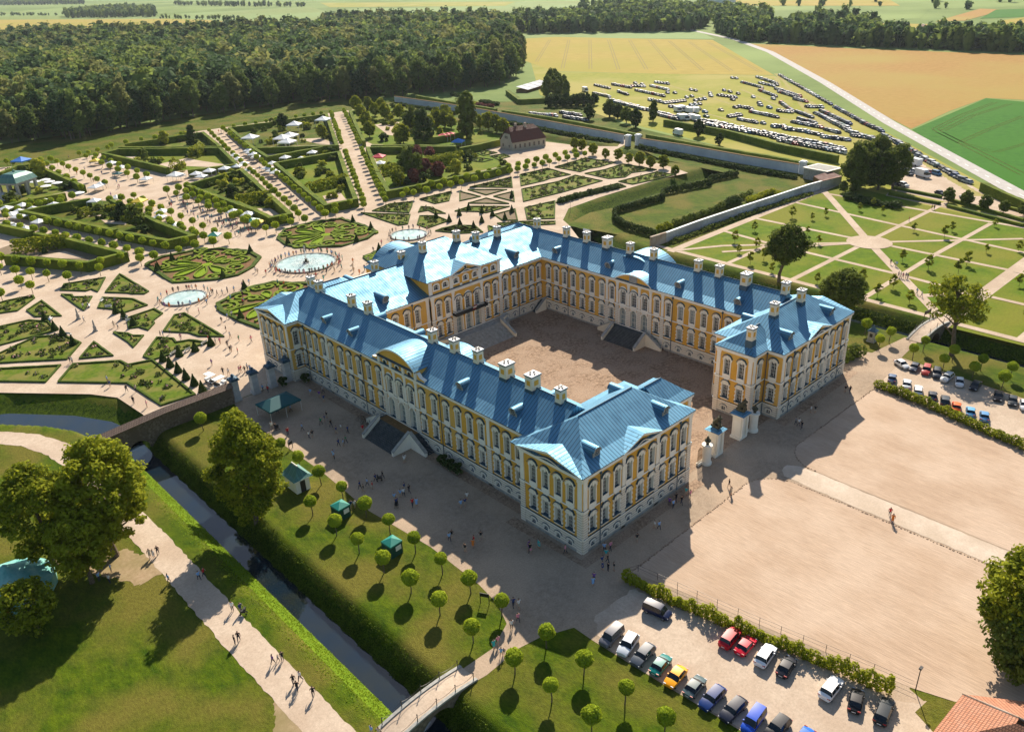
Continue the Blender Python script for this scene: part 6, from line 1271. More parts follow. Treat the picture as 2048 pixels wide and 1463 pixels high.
t = empty('gatehouse', (221, 80, 0), R(-8), label='flat roofed concrete block building at the end of the orchard wall', cat='building'); mb = MB(); mb.box(-4.2, -5.2, 0, 4.2, 4.6, 4.0, 0); mb.build('wall', M['stone'], t); mb = MB(); mb.box(-4.6, -5.6, 4.0, 4.6, 5.0, 4.3, 0); mb.box(-3.6, -4.6, 4.3, 3.6, 4.0, 4.34, 1); mb.build('roof', [M['white'], M['stone']], t)
# long white garden wall with gate
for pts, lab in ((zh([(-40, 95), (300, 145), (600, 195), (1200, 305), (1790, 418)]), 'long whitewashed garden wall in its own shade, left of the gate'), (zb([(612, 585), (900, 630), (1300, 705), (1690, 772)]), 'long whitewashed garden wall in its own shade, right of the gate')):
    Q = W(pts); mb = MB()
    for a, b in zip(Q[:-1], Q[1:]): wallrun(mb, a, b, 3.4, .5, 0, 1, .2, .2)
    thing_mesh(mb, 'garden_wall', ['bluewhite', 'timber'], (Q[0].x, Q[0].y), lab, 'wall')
for (x, y), lab in ((zb([(530, 585)])[0], 'left white pier of the garden gate'), (zb([(598, 580)])[0], 'right white pier of the garden gate'), (zb([(1715, 775)])[0], 'white pier at the far right end of the garden wall')):
    q = P(x, y); t = empty('gate_pier', (q.x, q.y, 0), label=lab, cat='gate pier'); mb = MB(); mb.box(-1, -1, 0, 1, 1, 4.4, 0); mb.build('shaft', M['bluewhite'], t); mb = MB(); mb.box(-1.3, -1.3, 4.4, 1.3, 1.3, 4.7, 0); mb.prism([(-1, -1), (1, -1), (1, 1), (-1, 1)], 4.7, 5.0, 0); mb.build('cap', M['canvas'], t)
# bottom footbridge
def bridge(cx, cy, ang, L, w_, label, rise=.55, zend=0.1):
    t = empty('footbridge', (cx, cy, 0), ang, label=label, cat='bridge'); N = 14; zt = lambda x: zend+rise*(1-(2*x/L)**2); xs = [-L/2+L*i/N for i in range(N+1)]
    mb = MB()
    for a, b in zip(xs[:-1], xs[1:]): mb.face([(a, -w_/2, zt(a)), (b, -w_/2, zt(b)), (b, w_/2, zt(b)), (a, w_/2, zt(a))])
    mb.build('deck', M['path'], t); mb = MB(); r = min(2.7, L*.27); ar = lambda x: (-3.0+2.75*math.sqrt(max(0, 1-(x/r)**2))) if abs(x) < r else -3.4
    for sg in (-1, 1):
        for a, b in zip(xs[:-1], xs[1:]):
            for k in range(4):
                u, v = a+(b-a)*k/4, a+(b-a)*(k+1)/4; y = sg*w_/2; p = [(u, y, ar(u)), (v, y, ar(v)), (v, y, zt(v)+.02), (u, y, zt(u)+.02)]; mb.face(p if sg < 0 else p[::-1], 0)
                if abs((u+v)/2) < r: mb.face([(u, -w_/2, ar(u)), (u, w_/2, ar(u)), (v, w_/2, ar(v)), (v, -w_/2, ar(v))], 0)
            y0_, y1_ = sorted((sg*w_/2+sg*.12, sg*w_/2-sg*.28)); z = zt((a+b)/2); mb.face([(a, y0_, zt(a)+.14), (b, y0_, zt(b)+.14), (b, y1_, zt(b)+.14), (a, y1_, zt(a)+.14)], 1)
            for yy, fl in ((y0_, 1), (y1_, 0)): p = [(a, yy, zt(a)-.12), (b, yy, zt(b)-.12), (b, yy, zt(b)+.14), (a, yy, zt(a)+.14)]; mb.face(p if fl else p[::-1], 1)
    mb.build('stone_arch', [M['rubble'], M['stone']], t)
    for sg in (-1, 1):
        n = 5
        for i in range(n):
            x = -L/2+.5+(L-1)*i/(n-1); mb = MB(); mb.tube((x, sg*(w_/2-.08), zt(x)), (x, sg*(w_/2-.08), zt(x)+1.15), .06, .05, 6); mb.tube((x, sg*(w_/2-.08), zt(x)+1.15), (x, sg*(w_/2-.08), zt(x)+1.3), .09, .03, 6); mb.build('post', M['dark'], t)
        mb = MB()
        for i in range(n-1):
            a = -L/2+.5+(L-1)*i/(n-1); b = a+(L-1)/(n-1)
            for k in range(6): u, v = k/6, (k+1)/6; s = lambda q: .95-.5*4*q*(1-q)*.6; mb.tube((a+(b-a)*u, sg*(w_/2-.08), zt(a+(b-a)*u)+s(u)), (a+(b-a)*v, sg*(w_/2-.08), zt(a+(b-a)*v)+s(v)), .025, seg=4, cap=False)
        mb.build('chain', M['dark'], t)
bridge(-31.6, -4.9, R(1.5), 12.2, 3.0, 'stone footbridge with black chain posts over the canal at the bottom'); bridge(108.9, -4.2, R(0), 15.5, 3.2, 'curved footbridge with black posts over the moat at the right', .9)
# main gate towards the avenue: two piers with lions, smaller piers with urns, iron gates
def lion(mb, s=1):
    mb.box(-.45*s, -.7*s, 0, .45*s, .7*s, .35*s, 0)
    for x in (-.22, .22): mb.tube((x*s, -.5*s, .3*s), (x*s, -.42*s, 1.1*s), .13*s, .16*s, 6)
    mb.tube((0, .35*s, .45*s), (0, -.35*s, 1.35*s), .42*s, .34*s, 8); mb.tube((0, -.3*s, 1.15*s), (0, -.45*s, 1.75*s), .36*s, .30*s, 8); mb.tube((0, -.45*s, 1.65*s), (0, -.85*s, 1.6*s), .24*s, .14*s, 7)
    mb.tube((0, .55*s, .35*s), (.3*s, .75*s, 1.2*s), .07*s, .05*s, 5); mb.tube((0, -.45*s, 1.9*s), (0, -.4*s, 2.15*s), .16*s, .05*s, 6); mb.tube((-.35*s, -.75*s, .5*s), (-.35*s, -.75*s, 1.3*s), .22*s, .22*s, 8)
    for x in (-.3, .3): mb.tube((x*s, .35*s, .35*s), (x*s, -.05*s, .6*s), .2*s, .15*s, 6)
for x, sgn, lab in ((34.9, -1, 'left'), (42.4, 1, 'right')):
    t = empty('gate_pier', (x, 1.6, 0), label='tall white gate pier with a blue cap, %s one at the court entrance' % lab, cat='gate pier', group='lion gate piers'); t.scale = (.86, .86, .93); mb = MB(); mb.box(-1.1, -1.0, .4, 1.1, 1.0, 5.2, 0); mb.box(-1.3, -1.2, 0, 1.3, 1.2, .5, 0)
    for a in (-.85, .85): mb.tube((a, -1.2, .5), (a, -1.2, 4.8), .24, .22, 10, 0)
    mb.box(-1.35, -1.45, 4.8, 1.35, 1.2, 5.2, 0); mb.build('shaft', M['white'], t)
    mb = MB(); e, f = 1.6, 1.6; ap = (0, 0, 6.1); c = [(-e, -f-.1, 5.2), (e, -f-.1, 5.2), (e, f, 5.2), (-e, f, 5.2)]
    for i in range(4): mb.face([c[i], c[(i+1) % 4], (0+.3*(1 if i in (0, 1) else -1)*0, 0, 5.85)], 0, [(0, 0), (3, 0), (1.5, 1.8)])
    mb.face(c[::-1], 1); mb.build('cap', [M['roof'], M['lead']], t)
    mb = MB(); lion(mb, 1.15); o = mb.build('lion_statue', M['bronze'], loc=(x, 1.5, 5.35), rz=R(5*sgn), label='dark seated crowned lion statue on the %s gate pier' % lab, cat='statue')
    xx = x+sgn*3.4; t = empty('gate_pier', (xx, .8, 0), label='small rounded white pier beside the %s lion pier' % lab, cat='gate pier', group='small gate piers'); mb = MB(); mb.lathe([(.9, 0), (.9, .4), (.72, .5), (.72, 3.4), (.95, 3.5), (.95, 3.75)], 14, 0); mb.build('shaft', M['white'], t)
    mb = MB(); mb.lathe([(.3, 3.75), (.2, 3.95), (.5, 4.3), (.55, 4.6), (.3, 4.75), (.1, 5.3)], 12, 0); mb.build('urn', M['bronze'], t)
    x_a, x_b = (29.8, 33.6) if sgn < 0 else (43.6, 47.7); t = empty('iron_gate', (x_a, 1.4, 0), label='ornate gilded iron screen between the %s lion pier and the palace' % lab, cat='gate'); mb = MB()
    for i in range(int((x_b-x_a)/.16)): mb.box(i*.16, -.02, .5, i*.16+.035, .02, 3.1+.35*math.sin(i*.5), 0)
    for z in (.5, 1.7, 2.9): mb.box(0, -.03, z, x_b-x_a, .03, z+.06, 0)
    mb.build('bars', M['timber'], t); mb = MB(); mb.box(0, -.25, 0, x_b-x_a, .25, .5, 0); mb.build('plinth', M['white'], t)
# little buildings
def hiphouse(name, loc, rz, a, b, h, zr, wall, roofm, label, over=.5, ridge=.35, cat='building', K=((0, 0), (.35, .2), (1, 1))):
    t = empty(name, (loc[0], loc[1], 0), rz, label=label, cat=cat); mb = MB(); mb.box(-a/2, -b/2, 0, a/2, b/2, h, 0); mb.build('wall', M[wall], t)
    hip('roof', -a/2-over, -b/2-over, a/2+over, b/2+over, h, zr, 'x' if a >= b else 'y', min(a, b)*ridge+over, min(a, b)*ridge+over, t, K, .1, (roofm, 'white')); return t
t = hiphouse('ticket_kiosk', (-19.5, 45.0), 0, 2.5, 3.6, 2.6, 4.4, 'white', 'greenroof' if 'greenroof' in M else 'roof', 'small white pavilion with a green copper hipped roof behind the tall tree'); M['greenroof'] = ridged('green_copper_sheet', (.08, .22, .19), (.12, .29, .24), 30, .45, .03, .5, .2, .4, .6)
for c in t.children:
    if c.name.startswith('roof'): c.data.materials[0] = M['greenroof']
mb = MB(); mb.box(-.45, -1.84, 0, .45, -1.8, 2.0, 0); mb.tube((0, -1.84, 2.0), (0, -1.80, 2.0), .45, seg=12, m=0); mb.build('door', M['dark'], t)
q = P(*za([(1003, 960)])[0]); t = empty('stone_kiosk', (q.x, q.y, 0), label='tiny square stone kiosk with a pointed dark roof by the right pavilion', cat='kiosk'); mb = MB(); mb.box(-.7, -.7, 0, .7, .7, 2.5, 0); mb.box(-.85, -.85, 0, .85, .85, .25, 0); mb.build('wall', M['stone'], t); mb = MB(); mb.box(-.3, -.73, 1.2, .3, -.69, 2.0, 0); mb.box(-.73, -.3, 1.2, -.69, .3, 2.0, 0); mb.build('opening', M['dark'], t)
mb = MB(); mb.lathe([(1.35, 2.5), (.6, 2.95), (.15, 3.5), (.05, 3.9)], 4, 0); mb.build('roof', M['lead'], t, rz=R(45))
# house with the big red roof in the garden
q = P(*zh([(985, 455)])[0]); hz_ang = math.atan2(*((P(*zh([(1140, 470)])[0])-P(*zh([(960, 500)])[0])).normalized()[:2])[::-1])
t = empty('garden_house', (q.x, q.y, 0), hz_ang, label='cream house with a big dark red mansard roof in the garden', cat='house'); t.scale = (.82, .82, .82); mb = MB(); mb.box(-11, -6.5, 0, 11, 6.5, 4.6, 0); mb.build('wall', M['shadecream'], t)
mb = MB(); slope(mb, (-11.5, -7), (11.5, -7), (7, 0), (-9, 0), 4.6, 12, ((0, 0), (.6, .72), (1, 1))); slope(mb, (11.5, 7), (-11.5, 7), (-9, 0), (7, 0), 4.6, 12, ((0, 0), (.6, .72), (1, 1))); slope(mb, (11.5, -7), (11.5, 7), (7, 0), (7, 0), 4.6, 12, ((0, 0), (.6, .72), (1, 1)))
slope(mb, (-10.2, 7), (-10.2, -7), (-9, 0), (-9, 0), 4.6, 12, ((0, 0), (1, 1))); rf = mb.build('roof', M['darktile'], t); mb = MB(); mb.face([(-11.1, 5.8, 4.6), (-11.1, -5.8, 4.6), (-10.4, -3.0, 8.6), (-10.4, 3.0, 8.6)]); mb.build('gable', M['shadecream'], t)
for x, y in ((-4, 1), (1, -1)): mb = MB(); mb.box(x-.6, y-.6, 9.5, x+.6, y+.6, 13.4, 0); mb.build('chimney', M['brick'], rf)
for i in range(7): mb = MB(); mb.box(-9.6+i*3.1, -6.6, 1.3, -8.5+i*3.1, -6.5, 3.4, 0); mb.build('window', M['glass'], t)
for y, z in ((-1.2, 5.9), (.6, 5.9), (-3.6, 1.4), (3.0, 1.4)): mb = MB(); mb.box(-11.14 if z < 5 else -10.95, y, z, -10.9, y+.8, z+1.5, 0); mb.build('window', M['glass'], t)
# domed pavilion
q = P(*zf([(165, 835)])[0]); t = empty('domed_pavilion', (q.x, q.y, 0), R(35), label='open grey pavilion with a green domed copper roof at the left edge', cat='pavilion'); mb = MB()
for i in range(3):
    for j in range(3):
        if i == 1 and j == 1: continue
        mb.box(-5+i*5-.5, -4+j*4-.5, 0, -5+i*5+.5, -4+j*4+.5, 5.2, 0)
mb.box(-5.6, -4.6, 5.0, 5.6, 4.6, 5.8, 0); mb.build('columns', M['stone'], t); mb = MB(); slope_k = ((0, 0), (.18, .55), (.5, .9), (1, 1))
slope(mb, (-6, -5), (6, -5), (1, 0), (-1, 0), 5.8, 9.2, slope_k); slope(mb, (6, 5), (-6, 5), (-1, 0), (1, 0), 5.8, 9.2, slope_k); slope(mb, (6, -5), (6, 5), (1, 0), (1, 0), 5.8, 9.2, slope_k); slope(mb, (-6, 5), (-6, -5), (-1, 0), (-1, 0), 5.8, 9.2, slope_k); mb.build('dome', M['greenroof'], t)
mb = MB(); mb.lathe([(.5, 9.1), (.5, 9.7), (.1, 9.9), (.08, 10.8)], 8, 0); mb.build('finial', M['copper'], t)
q = P(*zf([(75, 880)])[0]); t = empty('barrel_stage', (q.x, q.y, 0), R(35), label='round fronted grey barrel shed with a dark opening before the pavilion', cat='shed'); mb = MB(); n = 12
for i in range(n): a0, a1 = math.pi*i/n, math.pi*(i+1)/n; mb.face([(2.6*math.cos(a0), -3, .4+2.6*math.sin(a0)), (2.6*math.cos(a1), -3, .4+2.6*math.sin(a1)), (2.6*math.cos(a1), 3, .4+2.6*math.sin(a1)), (2.6*math.cos(a0), 3, .4+2.6*math.sin(a0))][::-1])
mb.face([(2.6*math.cos(math.pi*i/n), -3, .4+2.6*math.sin(math.pi*i/n)) for i in range(n+1)]); mb.build('shell', M['stone'], t)
# tiled roof at the bottom right corner
t = empty('tiled_house', (0, 0, 0), label='low house with an orange-red clay tile roof cut off by the bottom right corner', cat='house'); mb = MB()
A_, B_, C_, D_ = (7.9, -47.6), (-1.2, -47.2), (-1.2, -64), (16, -60); mb.prism([(6.9, -48.6), (-.6, -48.2), (-.6, -63), (12, -60), (12, -54)], 0, 3.4, 0); mb.build('wall', M['cream'], t)
mb = MB(); rg = (5.4, -53.2, 6.6); rg2 = (5.4, -60, 6.6); e = lambda p: (p[0], p[1], 3.5)
mb.face([e(B_), (rg[0]-.9, rg[1]-.0, rg[2]), (rg[0]-.9+.9, rg[1], rg[2]), e(A_)][::-1], 0, [(0, 0), (5, 6), (6, 6), (9, 0)][::-1]); mb.face([e(A_), e((14.5, -57.0)), rg2, rg][::-1] if False else [e((14.5, -57.0)), e(A_), rg, rg2][::1], 0, [(9, 0), (0, 0), (0, 6), (7, 6)])
mb.face([e(B_), e(C_), rg2, (rg[0]-.9, rg[1], rg[2])], 0, [(0, 0), (16, 0), (14, 6), (6, 6)])
mb.f = [f[::-1] if False else f for f in mb.f]; mb.build('roof', M['redtile'], t); mb = MB(); mb.tube(e(A_), rg, .12, seg=6); mb.tube(rg, rg2, .12, seg=6); mb.build('ridge_tiles', M['brick'], t)
# solar shed beyond the wall and farm buildings
q = P(1068, 178); t = empty('greenhouse', (q.x, q.y, 0), R(18), label='long shed with pale glass roof panels behind dark hedges near the forest', cat='shed'); mb = MB(); mb.box(-18, -4, 0, 18, 4, 2, 0); mb.build('wall', M['timber'], t)
for i in range(4): mb = MB(); mb.face([(-17.5+i*9, -4.5, 1.9), (-9.2+i*9, -4.5, 1.9), (-9.2+i*9, 4.5, 3.6), (-17.5+i*9, 4.5, 3.6)]); mb.build('roof_panel', M['bluewhite'], t)
for a, b, lab in ((zh([(860, 0), (960, 75)]), None, 'dark hedge left of the glass roofed shed'), (zh([(960, 75), (1230, 60)]), None, 'dark hedge in front of the glass roofed shed'), (zh([(1230, 55), (1140, -40)]), None, 'dark hedge right of the glass roofed shed')): hedge_thing(a, 2.5, 2.8, lab)
for (x, y), s, lab, rm in (((218, 31), 14, 'small farmhouse with a pinkish roof among the far copse', 'redtile'), ((1845, 66), 16, 'far cottage with a white gable beyond the brown field', 'darktile'), ((1905, 60), 14, 'far grey roofed cottage at the right', 'darktile'), ((2035, 66), 16, 'far dark roofed barn at the right edge', 'darktile'), ((1435, 5), 60, 'long distant farm shed at the top', 'darktile'), ((1735, 50), 12, 'far small cottage among trees', 'darktile')):
    q = P(x, y); hiphouse('farmhouse', (q.x, q.y), R(20+s), s, s*.55, s*.25, s*.5, 'canvas', rm, lab, cat='house')
# fence along the sand yard
mb = MB(); FP = [Vector(v) for v in ((.9, -7.2, 0), (2.6, -7.9, 0), (3.5, -13.8, 0), (5.3, -25, 0), (7.9, -38.4, 0), (8.5, -42.6, 0))]
for a, b in zip(FP[:-1], FP[1:]):
    n = max(1, int((b-a).length/2.4))
    for i in range(n): p = a.lerp(b, i/n); mb.tube((p.x, p.y, 0), (p.x, p.y, 1.15), .035, seg=5)
    for z in (1.12, .6): mb.tube((a.x, a.y, z), (b.x, b.y, z), .018, seg=4, cap=False)
thing_mesh(mb, 'wire_fence', ['dark'], (.9, -7.2), 'low wire fence on thin posts behind the young hedge', 'fence')
mb = MB(); mb.tube((0, 0, 0), (0, 0, 3.6), .06, .05, 6); mb.box(-.25, -.15, 3.4, .3, .15, 3.6, 0); mb.build('lamp_post', M['dark'], loc=(8.4, -43.0, 0), label='short dark lamp post at the end of the wire fence', cat='lamp post')
# sign boards
def board(px, py, ang, w_, h0, h1, label):
    q = P(px, py); t = empty('sign_board', (q.x, q.y, 0), ang, label=label, cat='sign'); mb = MB(); mb.box(-w_/2, -.03, h0, w_/2, .03, h1, 0); mb.build('panel', M['dark'], t)
    for s in (-1, 1): mb = MB(); mb.box(s*w_/2-.04, -.05, 0, s*w_/2+.04, .05, h1, 0); mb.build('leg', M['dark'], t)
board(*z8([(1105, 110)])[0], R(-60), 1.2, 1.2, 1.8, 'dark information board on two legs at the lawn edge'); board(*za([(1380, 800)])[0], R(-10), 2.4, 1.0, 1.9, 'dark information board at the orchard entrance')
board(*z1([(620, 1180)])[0], R(20), .9, .9, 1.5, 'small dark board beside the forecourt near the tall tree')
# tents
def tent_mesh(w_=3, h=2.2, top=3.2, m='canvas', walls_=0):
    mb = MB(); a = w_/2; c = [(-a, -a, h), (a, -a, h), (a, a, h), (-a, a, h)]; k = .45
    for i in range(4):
        p, q = c[i], c[(i+1) % 4]; pm = tuple(x*k for x in p[:2])+(h+(top-h)*.5,); qm = tuple(x*k for x in q[:2])+(h+(top-h)*.5,)
        mb.face([p, q, qm, pm], 0); mb.face([pm, qm, (0, 0, top)], 0); mb.face([(p[0], p[1], h-.3), (q[0], q[1], h-.3), q, p], 0)
        if walls_ and i != 0: mb.face([(p[0]*.98, p[1]*.98, 0), (q[0]*.98, q[1]*.98, 0), (q[0]*.98, q[1]*.98, h), (p[0]*.98, p[1]*.98, h)], 0)
    for s in (-1, 1):
        for u in (-1, 1): mb.box(s*a*.97-.04, u*a*.97-.04, 0, s*a*.97+.04, u*a*.97+.04, h, 1)
    return mb.mesh('market_tent', [M[m], M['sash']])
TW = tent_mesh(4.0); TR = None; M['redcanvas'] = smat('red_canvas', (.55, .02, .05), .7); M['yellowcanvas'] = smat('yellow_canvas', (.7, .5, .04), .7); M['bluecanvas'] = smat('blue_canvas', (.04, .2, .6), .7)
def tents(pts, me, lab, grp, jit=.2, s=1.0):
    for x, y in pts: q = P(x, y, 2.6); o = link('market_tent', me, loc=(q.x, q.y, 0), rz=R(35)+RND.uniform(-jit, jit), label=lab, cat='tent', group=grp); o.scale = (s, s, s)
tents(zf([(180, 910), (85, 985), (150, 1000), (310, 1040), (40, 1060), (125, 1078), (205, 1098), (45, 935), (360, 878), (150, 960), (260, 940), (430, 905)]), TW, 'white market tent among ball trees at the far left', 'white tents at far left')
tents(zf([(755, 765), (800, 745), (750, 875), (970, 610), (890, 575), (1165, 700), (930, 850)]), TW, 'white market tent around the wide square', 'white tents around the square')
tents(zf([(1490, 840), (1290, 960), (1270, 1005), (1385, 1065), (1865, 960), (1980, 980)])+zg([(265, 960), (380, 980)]), TW, 'white market tent on the crowded promenade', 'white tents of the promenade')
tents(zf([(1565, 660), (1610, 680), (1670, 635), (1795, 618), (1890, 600), (1430, 675)])+zg([(75, 637), (195, 617), (385, 630)]), TW, 'white market tent in the cross alley above the heath garden', 'white tents of the cross alley')
tents(zg([(385, 475), (400, 490), (425, 505), (445, 525), (270, 515), (300, 545), (345, 580), (575, 578), (540, 615), (570, 635), (600, 650)]), TW, 'white market tent along the slanting avenue', 'white tents of the slanting avenue')
tents(zg([(680, 530), (805, 540), (895, 490)]), TW, 'white market tent in the narrow alley below the marquees', 'white tents of the narrow alley')
tents(zg([(405, 395), (660, 400), (720, 380), (755, 290), (985, 250), (700, 430)]), TW, 'white marquee on the grass of the tent garden', 'marquees of the tent garden', s=1.7)
for pts, mat, lab, s in ((zf([(1405, 680)]), 'canvas', 'white pagoda tent at the edge of the wide square', 1.3), (zf([(175, 575)]), 'bluecanvas', 'blue tent at the upper left of the garden', 1.6), (zf([(760, 555)]), 'yellowcanvas', 'yellow tent beside the ball trees of the square', 1.0), (zf([(1110, 885)]), 'yellowcanvas', 'yellow stall roof near the promenade start', 1.2), (zf([(1200, 905)]), 'yellowcanvas', 'small yellow sail on the promenade', .7), (zf([(805, 535)]), 'tealcanvas', 'small turquoise tent near the yellow one', .8), (zf([(940, 650)]), 'tealcanvas', 'turquoise banner tent on the square', .8), (zf([(1710, 1140)]), 'greencanvas', 'bright green stall at the lower end of the promenade', .9), (zf([(2020, 1025)]), 'greencanvas', 'green tent on the upper side of the promenade', .9), (zg([(410, 1028)]), 'greencanvas', 'turquoise green tent by the hedge tip', .9), (zg([(470, 1030)]), 'yellowcanvas', 'orange yellow sail by the hedge tip', .8), (zg([(1430, 535)]), 'redcanvas', 'red and white market tent at the corner of the red tent lawn', 1.3), (zg([(1440, 575)]), 'canvas', 'white tent touching the red and white one', 1.0), (zh([(345, 365)]), 'redcanvas', 'left red tent in front of the birch garden', 1.2), (zh([(375, 360)]), 'redcanvas', 'middle red tent in front of the birch garden', 1.2), (zh([(405, 355)]), 'redcanvas', 'right red tent in front of the birch garden', 1.2), (zh([(465, 412)]), 'bluecanvas', 'blue stall right of the red tents', 1.3)):
    tents(pts, tent_mesh(4.0, m=mat), lab, None, s=s)
for (x, y) in zf([(360, 715), (395, 730), (455, 740), (365, 765), (280, 730), (630, 820)]):
    q = P(x, y, 2.3); t = empty('parasol', (q.x, q.y, 0), label='cream parasol on the terrace beside the domed pavilion', cat='parasol', group='parasols of the pavilion terrace'); mb = MB(); mb.lathe([(2.2, 2.2), (1.0, 2.55), (.05, 2.75)], 8, 0); mb.build('canopy', M['canvas'], t); mb = MB(); mb.tube((0, 0, 0), (0, 0, 2.7), .04, seg=5); mb.build('pole', M['sash'], t)
for (x, y), lab in zip(((-18.9, 33.0), (-18.6, 20.0)), ('green stall tent nearer the tall tree, with a white panel', 'green stall tent farther along the ball tree rows')):
    t = empty('stall_tent', (x, y, 0), R(4), label=lab, cat='tent', group='green stall tents'); mb = MB(); a = 1.05; h = 2.1
    c = [(-a, -a), (a, -a), (a, a), (-a, a)]
    for i in range(4): p, q = c[i], c[(i+1) % 4]; mb.face([(p[0], p[1], 0), (q[0], q[1], 0), (q[0], q[1], h), (p[0], p[1], h)], 0)
    mb.build('side_walls', smat('deep_green_canvas', (.003, .06, .045), .7) if 'dg' not in M else M['dg'], t); M['dg'] = bpy.data.materials['deep_green_canvas']
    mb = MB(); 
    for i in range(4): p, q = c[i], c[(i+1) % 4]; k = 1.04; mb.face([(p[0]*k, p[1]*k, h-.22), (q[0]*k, q[1]*k, h-.22), (q[0]*k, q[1]*k, h+.02), (p[0]*k, p[1]*k, h+.02)], 0); mb.face([(p[0]*k, p[1]*k, h+.02), (q[0]*k, q[1]*k, h+.02), (0, 0, h+.6)], 0)
    mb.build('canopy', M['greencanvas'], t); mb = MB(); mb.box(-.2, -a-.03, .9, .8, -a-.01, 1.7, 0); mb.build('white_panel', M['canvas'], t)
t = empty('long_marquee', (-9.0, 69.8, 0), R(3), label='large dark teal marquee open at the sides by the garden gate piers', cat='marquee'); mb = MB(); a, b, h, top = 3.4, 2.6, 2.5, 3.7; c = [(-a, -b, h), (a, -b, h), (a, b, h), (-a, b, h)]; rl, rr_ = (-1.4, 0, top), (1.4, 0, top)
mb.face([c[0], c[1], rr_, rl]); mb.face([c[2], c[3], rl, rr_]); mb.face([c[1], c[2], rr_]); mb.face([c[3], c[0], rl])
for i in range(4): p, q = c[i], c[(i+1) % 4]; mb.face([(p[0], p[1], h-.3), (q[0], q[1], h-.3), q, p])
mb.build('canopy', M['tealcanvas'], t)
for x in (-3.3, 0, 3.3):
    for y in (-2.5, 2.5): mb = MB(); mb.tube((x, y, 0), (x, y, 2.5), .05, seg=6); mb.build('pole', M['sash'], t)
q = P(20, 1120, 1.5); t = empty('round_marquee', (-60.5, 51.5, 0), label='pale turquoise marquee half hidden under the trees at the left edge', cat='marquee'); mb = MB(); mb.lathe([(5.6, 0), (5.6, 1.6), (3.4, 2.6), (1.2, 3.9), (.1, 4.8)], 16, 0); mb.build('canopy', nmat('turquoise_canvas', (.10, .35, .33), (.3, .55, .5), .6, .6), t)
for i in range(3): a_ = 3.9+i*.5; mb = MB(); mb.box(-.25, -.04, .9, .25, .04, 1.4, 0); mb.build('red_pennant', M['redcanvas'], t, loc=(5.7*math.cos(a_), 5.7*math.sin(a_), 0), rz=a_+math.pi/2)
